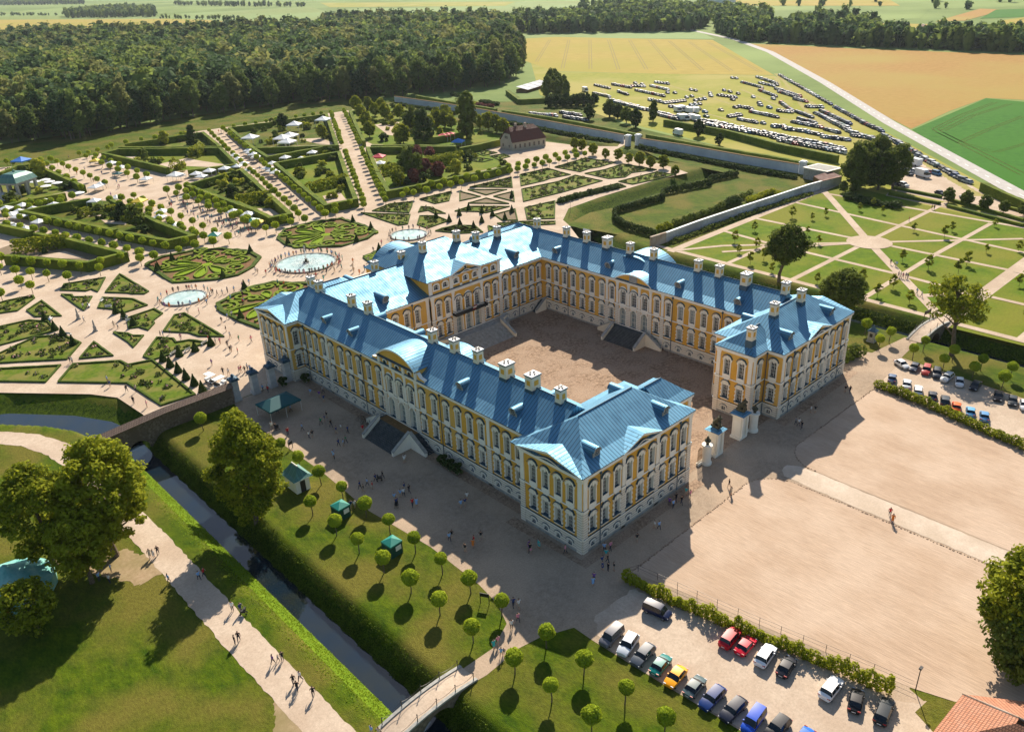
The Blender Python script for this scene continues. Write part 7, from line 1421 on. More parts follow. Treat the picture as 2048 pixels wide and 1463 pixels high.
# ================================================================== cars
def car_parts(L=4.4, Wd=1.8, H=1.48, kind='hatch'):
    hw = Wd/2; z0 = .28; zb = .92
    st = dict(hatch=[(-.5, .80, .75, .8), (-.42, .97, .90, .9), (-.36, 1, .93, 1.05), (-.26, 1, .96, H-.04), (-.05, 1, .95, H), (.10, 1, .93, H-.07), (.26, 1, .90, .98), (.42, .96, .80, .84), (.5, .78, .6, .68)],
              suv=[(-.5, .84, .8, .95), (-.46, .98, .98, 1.02), (-.42, 1, 1.0, 1.15), (-.36, 1, 1.02, H-.04), (-.05, 1, 1.0, H), (.12, 1, 1.0, H-.07), (.24, 1, .98, 1.1), (.42, .96, .92, .98), (.5, .8, .7, .8)],
              van=[(-.5, .9, .9, 1.1), (-.49, .98, 1.0, 1.2), (-.47, 1, 1.0, H-.05), (-.3, 1, 1.0, H), (.1, 1, 1.0, H), (.2, 1, 1.0, H-.08), (.32, 1, .98, 1.1), (.45, .96, .9, .95), (.5, .82, .7, .75)],
              sedan=[(-.5, .8, .75, .85), (-.44, .96, .92, .97), (-.34, 1, .94, 1.0), (-.2, 1, .94, H-.08), (-.05, 1, .93, H), (.08, 1, .92, H-.06), (.24, 1, .9, .97), (.42, .96, .8, .86), (.5, .78, .6, .7)])[kind]
    B, G = MB(), MB(); secs = []
    for t_, w_, zbelt, zt in st:
        cab = zt > zbelt+.12; hwt = hw*w_*(.76 if cab else .80)
        secs.append((t_*L, [(0, z0), (hw*w_*.88, z0), (hw*w_, z0+.2), (hw*w_, zbelt*.78), (hw*w_*.96, zbelt), (hwt, zt if cab else zbelt+.02), (0, (zt if cab else zt)+.04)], cab, zt-zbelt > .4))
    for (xa, A, ca, fa), (xb, Bq, cb, fb) in zip(secs[:-1], secs[1:]):
        for sg in (-1, 1):
            for k in range(6):
                p = [(xa, sg*A[k][0], A[k][1]), (xb, sg*Bq[k][0], Bq[k][1]), (xb, sg*Bq[k+1][0], Bq[k+1][1]), (xa, sg*A[k+1][0], A[k+1][1])]
                if sg > 0: p = p[::-1]
                glass = (k == 4 and (fa or fb)) or (k == 5 and (fa != fb))
                (G if glass else B).face(p, 0)
    for x, S in ((secs[0][0], secs[0][1]), (secs[-1][0], secs[-1][1])):
        p = [(x, a, z) for a, z in S]+[(x, -a, z) for a, z in reversed(S[1:-1])]; B.face(p if x < 0 else p[::-1], 0)
    # pillars and roof rails in body colour
    r0 = min(s[0] for s in secs if s[3]); r1 = max(s[0] for s in secs if s[3])
    for sg in (-1, 1):
        for x in (r0, (r0+r1)/2, r1): B.tube((x, sg*hw*.965, zb), (x, sg*hw*.77, H-.05), .035, seg=4)
        B.box(r1+.05, sg*(hw+.02)-.09, .95, r1+.22, sg*(hw+.02)+.09, 1.08, 0)
    def weld(mb):
        import bmesh
        bm = bmesh.new(); me = mb.mesh('tmp', []); bm.from_mesh(me); bmesh.ops.remove_doubles(bm, verts=bm.verts, dist=.004); bm.to_mesh(me); bm.free(); me.polygons.foreach_set('use_smooth', [True]*len(me.polygons)); me.set_sharp_from_angle(angle=R(38)) if hasattr(me, 'set_sharp_from_angle') else None; return me
    wh = MB(); wh.tube((0, -.1, 0), (0, .1, 0), .33, seg=14, m=0); rim = MB(); rim.tube((0, -.115, 0), (0, .115, 0), .2, seg=10, m=0)
    rim.f.append(tuple(range(9, -1, -1))); rim.m.append(0)
    wh.f.append(tuple(range(13, -1, -1))); wh.m.append(0)
    b, g = weld(B), weld(G); b.name = 'car_body'; b.materials.append(M['paint']); g.name = 'car_windows'; g.materials.append(M['carglass'])
    return b, g, wh.mesh('wheel', [M['tyre']]), rim.mesh('rim', [M['rim']]), L, Wd
CK = {'hatch': car_parts(4.1, 1.76, 1.46, 'hatch'), 'suv': car_parts(4.5, 1.86, 1.66, 'suv'), 'estate': car_parts(4.65, 1.8, 1.5, 'suv'), 'van': car_parts(4.4, 1.8, 1.82, 'van'), 'sedan': car_parts(4.7, 1.8, 1.45, 'sedan')}
lm = MB(); lm.box(-.05, -.2, -.07, .05, .2, .07, 0); HLM = lm.mesh('headlight', [M['head']]); TLM = lm.mesh('tail_light', [M['tail']]); pm = MB(); pm.box(-.02, -.26, -.06, .02, .26, .06, 0); PLM = pm.mesh('number_plate', [M['plate']])
def near_car(x, y, head, kind, col, label, grp=None):
    col = col if max(col) > .35 else tuple(c*.55 for c in col); b, g, wm, rm, L, Wd = CK[kind]; t = empty('parked_car', (x, y, .045), head, label=label, cat='car', group=grp); t.scale = (.84, .84, .84)
    for nm, me in (('body', b), ('windows', g)): o = link(nm, me, t); o.color = (*col, 1)
    for sx in (-.31, .31):
        for sy in (-1, 1): o = link('wheel', wm, t, (sx*L, sy*(Wd/2-.12), .33)); link('rim', rm, o)
    for sy in (-1, 1):
        o = link('headlight', HLM, t, (L*.485, sy*Wd*.33, .66)); o = link('tail_light', TLM, t, (-L*.49, sy*Wd*.36, .8))
    link('number_plate', PLM, t, (-L*.5, 0, .5))
def carpx(f, F, Rr, kind, col, label, grp=None):
    a, b = P(*f([F])[0], .9), P(*f([Rr])[0], .9); c = (a+b)/2; near_car(c.x, c.y, math.atan2(a.y-b.y, a.x-b.x), kind, col, label, grp)
NC = [((200, 850), (310, 745), 'van', (.22, .23, .28), 'grey people carrier, leftmost of the bottom row'), ((325, 915), (410, 790), 'suv', (.55, .60, .66), 'silver car second from the left in the bottom row'), ((415, 985), (525, 865), 'estate', (.10, .13, .18), 'dark grey estate car third from the left'), ((640, 930), (540, 1050), 'hatch', (.0, .30, .28), 'bright teal car in the bottom row'), ((650, 1120), (735, 1020), 'hatch', (.95, .38, .01), 'orange hatchback in the bottom row'), ((865, 1085), (778, 1190), 'hatch', (.12, .20, .22), 'grey-green hatchback next to the orange car'), ((885, 1275), (1000, 1155), 'estate', (.012, .06, .28), 'deep blue estate car in the bottom row'), ((1025, 1355), (1145, 1235), 'estate', (.02, .03, .07), 'midnight blue estate with roof rails in the bottom row'), ((1180, 1430), (1265, 1310), 'van', (.015, .08, .50), 'bright blue van with roof ribs at the bottom edge'), ((1335, 1475), (1435, 1365), 'suv', (.015, .02, .035), 'black car with roof ribs at the bottom edge'), ((1530, 1545), (1595, 1455), 'hatch', (.01, .13, .6), 'blue car whose roof just shows at the bottom edge'),
      ((1105, 760), (1025, 855), 'suv', (.45, .005, .02), 'dark red car with a glass roof under the hedge'), ((1215, 810), (1125, 910), 'hatch', (.62, .005, .03), 'bright red hatchback beside the dark red car'), ((1345, 870), (1265, 985), 'suv', (.75, .77, .80), 'white car right of the two red cars'), ((1485, 945), (1410, 1060), 'hatch', (.015, .02, .04), 'black hatchback right of the white car under the hedge'), ((1800, 1090), (1705, 1210), 'suv', (.78, .79, .80), 'white car standing alone towards the fence end'), ((1935, 1165), (1908, 1300), 'hatch', (.02, .02, .025), 'black hatchback with a grey roof near the fence end'), ((2140, 1240), (2085, 1375), 'estate', (.02, .035, .05), 'black car nearest the tiled roof'), ((645, 660), (490, 590), 'van', (.01, .025, .10), 'navy van standing alone across the car park entrance')]
for F, Rr, k, c, lab in NC: carpx(zd, F, Rr, k, c, lab)
hx = R(-12)
for (x, y), k, c, lab, h_ in zip(za([(1210, 1110), (1297, 1130), (1378, 1150), (1450, 1172), (1520, 1200), (1603, 1232), (1712, 1255), (1868, 1325), (1965, 1358), (2045, 1388)]), ('hatch', 'hatch', 'suv', 'suv', 'estate', 'hatch', 'sedan', 'sedan', 'hatch', 'hatch'), ((.7, .72, .75), (.02, .05, .13), (.38, .03, .03), (.03, .05, .09), (.45, .48, .5), (.7, .7, .7), (.02, .03, .05), (.02, .02, .03), (.04, .06, .08), (.7, .72, .74)), ('white hatchback at the left end of the right car park', 'navy car second in the upper row of the right car park', 'dark red car in the upper row of the right car park', 'dark blue car after the red one, right car park', 'silver estate car in the right car park', 'white hatchback in the middle of the upper row, right car park', 'black saloon turned slightly, right car park', 'black saloon before the gap, right car park', 'dark grey car near the right edge', 'white car cut off by the right edge'), (60, 10, 15, 20, 0, 20, 5, 15, 15, 20)):
    q = P(x, y, .7); near_car(q.x, q.y, R(h_)-R(25)*0+math.pi, k, c, lab)
for (x, y), k, c, lab in zip(za([(1145, 1205), (1245, 1245), (1322, 1290), (1420, 1325), (1505, 1358), (1582, 1397), (1678, 1432), (1772, 1462)]), ('hatch', 'sedan', 'estate', 'hatch', 'suv', 'hatch', 'hatch', 'hatch'), ((.05, .15, .35), (.5, .55, .6), (.7, .7, .7), (.03, .05, .1), (.05, .08, .12), (.85, .12, .01), (.1, .35, .6), (.08, .25, .5)), ('blue car first behind the dense hedge', 'silver saloon second behind the dense hedge', 'white car third behind the dense hedge', 'navy car fourth behind the dense hedge', 'dark grey car fifth behind the dense hedge', 'orange-red car behind the dense hedge', 'light blue car behind the dense hedge', 'mid blue car last behind the dense hedge')): q = P(x, y, .7); near_car(q.x, q.y, R(20), k, c, lab)
# distant cars: one mesh each
def far_mesh(kind):
    b, g, wm, rm, L, Wd = CK[kind]; V, F, MI, o = [], [], [], 0
    def add(me, off, mi):
        nonlocal o
        V.extend([(v.co.x+off[0], v.co.y+off[1], v.co.z+off[2]) for v in me.vertices]); F.extend([[i+o for i in p.vertices] for p in me.polygons]); MI.extend([mi]*len(me.polygons)); o += len(me.vertices)
    add(b, (0, 0, 0), 0); add(g, (0, 0, 0), 1)
    for sx in (-.31, .31):
        for sy in (-1, 1): add(wm, (sx*L, sy*(Wd/2-.12), .33), 2)
    me = bpy.data.meshes.new('parked_car'); me.from_pydata(V, [], F)
    for m in ('paint', 'carglass', 'tyre'): me.materials.append(M[m])
    me.polygons.foreach_set('material_index', MI); return me
FM = [far_mesh(k) for k in ('hatch', 'suv', 'estate', 'sedan', 'hatch')]; FV = far_mesh('van')
def boxvan():
    mb = MB(); mb.box(-3.2, -1.05, .45, 1.4, 1.05, 2.9, 0); mb.box(1.4, -1.0, .45, 2.9, 1.0, 1.3, 0); mb.prism([(1.4, -1), (2.7, -1), (2.7, 1), (1.4, 1)], 1.3, 2.1, 1)
    for x in (-2, 2):
        for y in (-.95, .95): mb.tube((x, y-.12, .38), (x, y+.12, .38), .38, seg=10, m=2)
    return mb.mesh('camper_van', [M['paint'], M['carglass'], M['tyre']])
BV = boxvan(); COLS = [(.50, .53, .57)]*3+[(.26, .30, .35)]*4+[(.10, .12, .15)]*5+[(.02, .03, .05)]*7+[(.02, .06, .2), (.3, .02, .03), (.05, .15, .3), (.35, .3, .22), (.02, .1, .1)]
ROWS = [(zc, (95, 120), (500, 350), 15, 'by the road'), (zc, (540, 375), (750, 490), 10, 'by the road'), (zc, (762, 500), (912, 565), 8, 'by the road'), (zc, (922, 597), (1200, 747), 15, 'by the road'), (zc, (1212, 765), (1590, 968), 17, 'by the road'),
        (zb, (1000, 402), (1990, 598), 40, 'front'), (zb, (1045, 432), (1500, 515), 16, 'front'), (zb, (1520, 525), (1985, 612), 16, 'front'), (zb, (410, 270), (600, 318), 13, 'left'), (zb, (620, 325), (850, 385), 14, 'left'),
        (zb, (310, 170), (400, 190), 5, 'left'), (zb, (430, 165), (545, 185), 7, 'left'), (zb, (690, 175), (800, 200), 7, 'left'), (zb, (720, 150), (800, 160), 4, 'left'), (zb, (300, 225), (400, 248), 6, 'left'), (zb, (470, 215), (522, 232), 4, 'left'), (zb, (590, 205), (770, 243), 9, 'left'), (zb, (680, 270), (752, 282), 4, 'left'), (zb, (1150, 238), (1260, 252), 5, 'middle'), (zb, (990, 272), (1050, 262), 3, 'middle'), (zb, (780, 290), (915, 275), 6, 'middle'), (zb, (960, 305), (1020, 297), 3, 'middle'),
        (zb, (1310, 150), (1440, 185), 8, 'upper right'), (zb, (1410, 115), (1540, 158), 7, 'upper right'), (zb, (1430, 205), (1535, 245), 6, 'upper right'), (zb, (1540, 195), (1700, 245), 9, 'upper right'), (zb, (1290, 315), (1370, 330), 4, 'middle'), (zb, (1370, 350), (1540, 385), 9, 'middle'), (zb, (1220, 382), (1292, 370), 4, 'middle'), (zb, (1290, 402), (1400, 422), 6, 'middle'), (zb, (1575, 290), (1650, 345), 7, 'right'), (zb, (1670, 265), (1740, 280), 4, 'upper right'), (zb, (1750, 315), (1845, 318), 5, 'right'), (zb, (1810, 360), (2030, 460), 13, 'right'), (zb, (1850, 345), (2035, 430), 10, 'right'), (zb, (1680, 350), (1775, 385), 6, 'right'), (zb, (1660, 420), (1840, 455), 9, 'right'), (zb, (1600, 465), (1760, 485), 9, 'right'), (zb, (1525, 450), (1590, 450), 4, 'right'), (zb, (1760, 490), (1840, 505), 5, 'right'), (zb, (1860, 520), (2030, 540), 8, 'right'), (zb, (1880, 470), (1960, 490), 5, 'right'), (zc, (640, 565), (880, 645), 11, 'right'), (zc, (680, 600), (840, 620), 6, 'right'),
        (zb, (1000, 418), (1500, 505), 14, 'front'), (zb, (1560, 545), (1990, 625), 14, 'front'), (zb, (1560, 345), (1640, 352), 4, 'right'), (zb, (1700, 400), (1800, 425), 6, 'right'), (zb, (1850, 380), (2035, 480), 11, 'right'), (zb, (1560, 215), (1690, 255), 7, 'upper right'), (zb, (1430, 155), (1520, 175), 4, 'upper right'), (zb, (440, 285), (640, 335), 12, 'left'), (zb, (700, 360), (860, 400), 9, 'left'), (zb, (560, 175), (640, 178), 4, 'left'), (zb, (820, 315), (1010, 330), 7, 'middle'), (zb, (1080, 415), (1200, 435), 6, 'front'), (zh, (1050, 190), (1245, 205), 12, 'hedged'), (zh, (1290, 178), (1440, 198), 8, 'hedged'), (zh, (1320, 215), (1485, 238), 9, 'hedged'),
        (zc, (1010, 755), (1135, 815), 5, 'gravel'), (zc, (1045, 865), (1190, 892), 6, 'gravel'), (zc, (1050, 898), (1120, 908), 2, 'gravel'), (zc, (990, 980), (1085, 997), 3, 'gravel'), (zc, (1315, 893), (1352, 905), 2, 'gravel'), (zc, (1370, 1058), (1371, 1059), 1, 'gravel'), (zc, (1580, 1097), (1581, 1098), 1, 'gravel')]
GN = {'by the road': 'in the long row beside the country road', 'front': 'in the long front row of the meadow car park', 'left': 'at the left side of the meadow car park', 'middle': 'in the middle of the meadow car park', 'upper right': 'in the upper right part of the meadow car park', 'right': 'in the right part of the meadow car park', 'hedged': 'in the small hedged car park left of the garden gate', 'gravel': 'on the gravel lot by the lime cluster'}
CN = {(.50, .53, .57): 'white', (.26, .30, .35): 'silver', (.10, .12, .15): 'grey', (.02, .03, .05): 'black', (.02, .06, .2): 'blue', (.3, .02, .03): 'red', (.05, .15, .3): 'blue', (.35, .3, .22): 'beige', (.02, .1, .1): 'dark green'}
FC = []
for f, a, b, n, g_ in ROWS:
    n = int(n*1.35) if n > 3 else n
    a, b = f([a])[0], f([b])[0]; A, B = P(*a, .7), P(*b, .7)
    for i in range(n):
        q = A.lerp(B, i/max(1, n-1)); FC.append((q, g_, (a[0]+(b[0]-a[0])*i/max(1, n-1), a[1]+(b[1]-a[1])*i/max(1, n-1))))
for x, y, f in [(800, 220, zb), (850, 222, zb), (960, 200, zb), (990, 206, zb), (1090, 225, zb), (1095, 242, zb), (1185, 205, zb), (1225, 215, zb), (1280, 227, zb), (1243, 267, zb), (930, 252, zb), (965, 245, zb), (1240, 120, zb), (1268, 123, zb), (1383, 250, zb), (1425, 290, zb), (1432, 305, zb), (1493, 322, zb), (1262, 320, zb), (1450, 427, zb), (1055, 350, zb), (1063, 380, zb), (1163, 338, zb), (580, 155, zb), (628, 165, zb), (1545, 168, zb), (1520, 262, zb)]: p = f([(x, y)])[0]; FC.append((P(*p, .7), 'middle', p))
FC.sort(key=lambda c: (c[0]-CAM).length); rest_c = FC[260:]; cr_ = random.Random(21)
def chead(px): a, b = P(px[0]-8, px[1]-2.2, .7), P(px[0]+8, px[1]+2.4, .7); return math.atan2(b.y-a.y, b.x-a.x)
for q, g_, px in FC[:260]:
    c = cr_.choice(COLS); o = link('parked_car', cr_.choice(FM) if cr_.random() > .08 else FV, loc=(q.x+cr_.uniform(-.3, .3), q.y+cr_.uniform(-.3, .3), .03), rz=chead(px)+cr_.uniform(-.08, .08)+(math.pi if cr_.random() < .5 else 0), label='%s car %s' % (CN[c], GN[g_]), cat='car', group='%s cars %s' % (CN[c], GN[g_])); o.color = (*c, 1); o.scale = (.95, .95, .95)
V, F, MI, b_ = [], [], [], 0
PC = [smat('far_paint', c, .5, 0, .12) for c in dict.fromkeys(COLS)]; cl = list(dict.fromkeys(COLS))
for q, g_, px in rest_c:
    me = cr_.choice(FM); n = len(me.vertices); co = np.zeros(n*3, np.float32); me.vertices.foreach_get('co', co); co = co.reshape(-1, 3); a = chead(px)+cr_.uniform(-.08, .08); ca, sa = math.cos(a), math.sin(a)
    V += [(x*ca-y*sa+q.x, x*sa+y*ca+q.y, z+.03) for x, y, z in co]; k = cl.index(cr_.choice(COLS)); F += [[i+b_ for i in p.vertices] for p in me.polygons]; MI += [{0: k, 1: len(PC), 2: len(PC)+1}[p.material_index] for p in me.polygons]; b_ += n
if V:
    me = bpy.data.meshes.new('parked_cars'); me.from_pydata(V, [], F); [me.materials.append(m) for m in PC+[M['carglass'], M['tyre']]]; me.polygons.foreach_set('material_index', MI); link('parked_cars', me, kind='stuff', label='the farthest parked cars of the meadow, too many to single out', cat='cars')
for (x, y), lab in list(zip(zb([(870, 340), (900, 335), (940, 345), (985, 345), (880, 392), (920, 395), (960, 392), (990, 400), (240, 205)]), ['white camper van among the vans of the meadow car park']*8+['large white van at the left end of the meadow car park']))+[(zc([(1170, 822)])[0], 'white trailer on the gravel lot'), (zc([(1240, 915)])[0], 'white camper van with a high cab on the gravel lot'), (zb([(868, 495)])[0], 'white lorry on the grass right of the garden gate')]:
    q = P(x, y, 1); o = link('camper_van', BV, loc=(q.x, q.y, .03), rz=chead((x, y))+RND.choice((0, math.pi)), label=lab, cat='van', group='white camper vans of the meadow' if 'among' in lab else None); o.color = (.75, .76, .78, 1)
# ================================================================== people
def person_mesh(name, joints, edges, radii, legs_mat, dress=False):
    'one continuous skinned body; materials follow the height and the limb'
    me = bpy.data.meshes.new(name); me.from_pydata(joints, edges, []); o = bpy.data.objects.new(name, me); C.objects.link(o)
    sk = o.modifiers.new('skin', 'SKIN'); sk.use_smooth_shade = True
    for i, r in enumerate(radii): me.skin_vertices[0].data[i].radius = (r, r)
    me.skin_vertices[0].data[0].use_root = True
    ss = o.modifiers.new('sub', 'SUBSURF'); ss.levels = 1; ss.render_levels = 1
    dg = bpy.context.evaluated_depsgraph_get(); m2 = bpy.data.meshes.new_from_object(o.evaluated_get(dg)); bpy.data.objects.remove(o); m2.name = 'person'
    m2.materials.clear()
    for m in ('cloth', legs_mat, 'skin', 'hair', 'tyre'): m2.materials.append(M[m])
    for p in m2.polygons:
        x, y, z = p.center; r = math.hypot(x, y)
        if z > 1.42: k = 3 if (z > 1.60 or y < -.045 and z > 1.5) else 2
        elif z > .93: k = 2 if (abs(x) > .21 and z < 1.18) else 0
        elif abs(x) > .23 and z > .7: k = 2
        elif z > .5: k = 0 if dress else 1
        elif z > .09: k = 2 if (dress or legs_mat == 'shorts') else 1
        else: k = 4
        p.material_index = k
    return m2
def pose(step=.0, arm=.1, armf=0., h=0):
    J = [(0, 0, .95), (0, 0, 1.15), (0, .01, 1.38), (0, .01, 1.47), (0, .02, 1.58), (0, .02, 1.70)]; E_ = [(0, 1), (1, 2), (2, 3), (3, 4), (4, 5)]; Rr = [.14, .125, .13, .055, .10, .085]
    for s in (-1, 1):
        k = len(J); f = step*s; J += [(s*.10, 0, .88), (s*.105, f*.45+.02, .50), (s*.105, f-.04, .09), (s*.11, f+.09, .035)]; E_ += [(0, k), (k, k+1), (k+1, k+2), (k+2, k+3)]; Rr += [.095, .065, .042, .035]
        k = len(J); a = arm; g_ = -step*s*.6+armf; J += [(s*.19, .01, 1.38), (s*(.23+a*.3), g_*.4, 1.14), (s*(.24+a*.4), g_+.04, .92), (s*(.24+a*.4), g_+.08, .82)]; E_ += [(2, k), (k, k+1), (k+1, k+2), (k+2, k+3)]; Rr += [.065, .048, .036, .03]
    return J, E_, Rr
PM = []
for i, (st_, ar, af, lm_) in enumerate(((0, .1, .0, 'trousers'), (.26, .1, 0, 'trousers'), (.22, .15, 0, 'shorts'), (.05, .2, .12, 'shorts'), (-.24, .1, 0, 'trousers'))): J, E_, Rr = pose(st_, ar, af); PM.append(person_mesh('person', J, E_, Rr, lm_))
J, E_, Rr = pose(.08, .1, 0); J += [(0, 0, .72), (0, 0, .46)]; E_ += [(0, len(J)-2), (len(J)-2, len(J)-1)]; Rr += [.17, .21]; PD = person_mesh('person', J, E_, Rr, 'shorts', True)
pc = random.Random(5); SH = {'white': (.75, .75, .73), 'black': (.02, .02, .025), 'red': (.55, .02, .03), 'light blue': (.25, .45, .75), 'dark blue': (.03, .06, .2), 'pink': (.7, .25, .35), 'green': (.05, .25, .12), 'grey': (.3, .3, .32), 'orange': (.7, .2, .03), 'turquoise': (.05, .45, .45), 'beige': (.55, .47, .35), 'purple': (.2, .08, .3)}; CL = list(SH)
def person(x, y, col, label, grp=None, dress=None, rz=None, s=1, z=.04):
    dress = pc.random() < .25 if dress is None else dress
    o = link('person', PD if dress else pc.choice(PM), loc=(x, y, z), rz=pc.random()*6.28 if rz is None else rz, label=label, cat='person', group=grp); o.color = (*SH[col], 1); s *= pc.uniform(.94, 1.05); o.scale = (s*1.05, s*1.05, s)
def ppl(f, lst, where, grp=None, walk=None):
    for x, y, c, *r in lst:
        q = P(*f([(x, y)])[0]); what = 'dress' if r and r[0] == 'd' else 'top'; small = r and r[0] == 'c'
        person(q.x, q.y, c, '%s in a %s %s %s' % ('child' if small else 'person', c, what, (r[1] if len(r) > 1 else where)), grp or ('people '+where), what == 'dress', None, .7 if small else 1)
ppl(z7, [(155, 260, 'light blue', 't', 'stepping off the sandy path into the grass'), (400, 240, 'light blue', 't', 'in the tree shade on the sandy path'), (440, 215, 'red', 't', 'in the tree shade on the sandy path'), (668, 490, 'white', 't', 'walking alone left of the pushchair'), (735, 500, 'dark blue', 't', 'pushing a pushchair on the sandy path'), (688, 760, 'black', 't', 'of the pair strolling left of centre on the path'), (720, 735, 'black', 't', 'with white trousers of the strolling pair'), (995, 915, 'purple', 't', 'left of the family of three on the path'), (1035, 895, 'grey', 'c', 'in the middle of the family of three'), (1070, 890, 'black', 't', 'tallest of the family of three'), (1160, 1080, 'black', 't', 'walking in the lower trio, left'), (1215, 1055, 'white', 't', 'walking in the lower trio, right'), (1190, 1135, 'black', 't', 'walking in the lower trio, in front'), (1320, 1180, 'black', 't', 'walking alone lowest on the sandy path')], 'on the sandy canal path')
ppl(z6, [(1025, 905, 'beige', 'd', 'beside the bride on the path'), (1050, 905, 'white', 'd', 'long white like a bride on the path'), (1078, 880, 'black', 't', 'right of the bride on the path'), (725, 935, 'black', 't', 'standing in the shade of the sunlit tree'), (680, 1060, 'light blue', 't', 'sitting under the sunlit tree, nearest the trunk'), (750, 1075, 'white', 't', 'under the sunlit tree, lowest'), (760, 1000, 'light blue', 't', 'under the sunlit tree, right')], 'under the left trees')
ppl(z8, [(1180, 480, 'turquoise', 'd', 'first of the family coming off the bridge'), (1215, 450, 'pink', 't', 'second of the family coming off the bridge'), (1240, 545, 'light blue', 't', 'leading the family coming off the bridge'), (1262, 530, 'black', 'c', 'with the family coming off the bridge'), (1325, 320, 'white', 't', 'walking at the sunlit end of the path'), (1378, 262, 'pink', 't', 'with black trousers at the shadow edge'), (1340, 140, 'dark blue', 't', 'of the pair at the shadow edge'), (1385, 150, 'white', 't', 'of the pair at the shadow edge'), (180, 1185, 'light blue', 't', 'at the near end of the stone footbridge'), (240, 1200, 'beige', 't', 'at the near end of the stone footbridge')], 'near the footbridge')
ppl(z5, [(575, 60, 'light blue'), (1055, 80, 'white'), (750, 265, 'dark blue'), (775, 285, 'black'), (800, 245, 'light blue'), (835, 265, 'red'), (855, 215, 'dark blue'), (905, 195, 'black'), (985, 345, 'light blue'), (1000, 380, 'dark blue'), (1025, 320, 'light blue'), (1048, 315, 'white'), (1052, 275, 'dark blue'), (1085, 290, 'black'), (1108, 385, 'red'), (1135, 385, 'light blue', 'd'), (1437, 395, 'light blue'), (1465, 380, 'dark blue'), (1478, 340, 'white'), (1358, 620, 'light blue'), (1375, 600, 'black'), (1465, 695, 'black'), (1518, 665, 'orange', 'd'), (1525, 640, 'red'), (1572, 610, 'black'), (1900, 690, 'purple'), (1912, 705, 'pink', 'c'), (1965, 665, 'turquoise', 'd'), (715, 395, 'white'), (690, 400, 'dark blue')], 'in the palace shadow on the long forecourt')
ppl(z1, [(755, 820, 'light blue'), (815, 835, 'purple'), (845, 865, 'dark blue'), (838, 805, 'grey'), (825, 1020, 'green'), (865, 975, 'black'), (850, 1000, 'dark blue'), (893, 1035, 'black'), (930, 1080, 'dark blue'), (962, 1060, 'white'), (1008, 1075, 'dark blue'), (698, 1060, 'light blue'), (600, 1090, 'red'), (745, 1110, 'white'), (768, 1105, 'black'), (945, 1165, 'dark blue'), (978, 1165, 'light blue'), (995, 1145, 'green'), (910, 1240, 'light blue', 'd'), (490, 1050, 'white'), (515, 1055, 'black'), (430, 790, 'light blue'), (465, 800, 'red'), (1392, 1280, 'white'), (620, 930, 'light blue'), (530, 940, 'black'), (1110, 1070, 'red', 't', 'beside the parked bicycles')], 'in the shade before the long palace front')
ppl(z2_ if 'z2_' in globals() else (lambda p: zpx(850, 700, 3.4017, p)), [(955, 1385, 'pink'), (778, 1350, 'turquoise', 'd'), (708, 1350, 'purple'), (715, 1375, 'black'), (1220, 1370, 'light blue'), (1262, 1360, 'pink'), (1232, 1415, 'turquoise'), (1243, 1445, 'black'), (1205, 1458, 'dark blue'), (1443, 1305, 'black'), (1562, 1215, 'white'), (1592, 1220, 'light blue'), (1662, 1060, 'purple'), (1688, 1075, 'light blue'), (1708, 1030, 'black'), (1745, 1050, 'black'), (1775, 990, 'turquoise'), (1803, 1010, 'pink'), (1985, 590, 'dark blue'), (1960, 620, 'pink')], 'around the near corner of the palace')
ppl(lambda p: zpx(1300, 500, 3.4017, p), [(453, 1265, 'black'), (452, 1300, 'white'), (990, 1185, 'grey'), (1010, 1200, 'white'), (1030, 1215, 'black'), (1093, 1110, 'white'), (1122, 1110, 'black'), (1328, 970, 'black'), (1358, 975, 'black'), (605, 1190, 'black'), (580, 1265, 'red')], 'by the court gate and right pavilion')
for x, y, c in zpx(0, 0, 1, [(1460, 975), (1779, 1030), (1783, 1045), (1630, 825)])and [(1458, 975, 'black'), (1462, 990, 'beige'), (1779, 1032, 'red'), (1784, 1046, 'orange'), (1188, 1162, 'purple'), (1186, 1172, 'light blue'), (1205, 1140, 'dark blue'), (1216, 1142, 'black'), (1228, 1142, 'black')]: q = P(x, y); person(q.x, q.y, c, 'person in a %s top walking between forecourt and sand yards' % c, 'people between forecourt and sand yards')
ppl(za, [(1132, 440, 'black'), (1160, 450, 'white'), (1172, 455, 'light blue'), (1185, 525, 'dark blue'), (1200, 530, 'white'), (1215, 535, 'pink'), (1235, 535, 'grey'), (1248, 540, 'dark blue'), (1310, 640, 'light blue'), (1342, 660, 'white'), (1258, 145, 'red'), (1412, 65, 'black'), (1428, 68, 'black'), (1415, 820, 'black')], 'on the orchard paths')
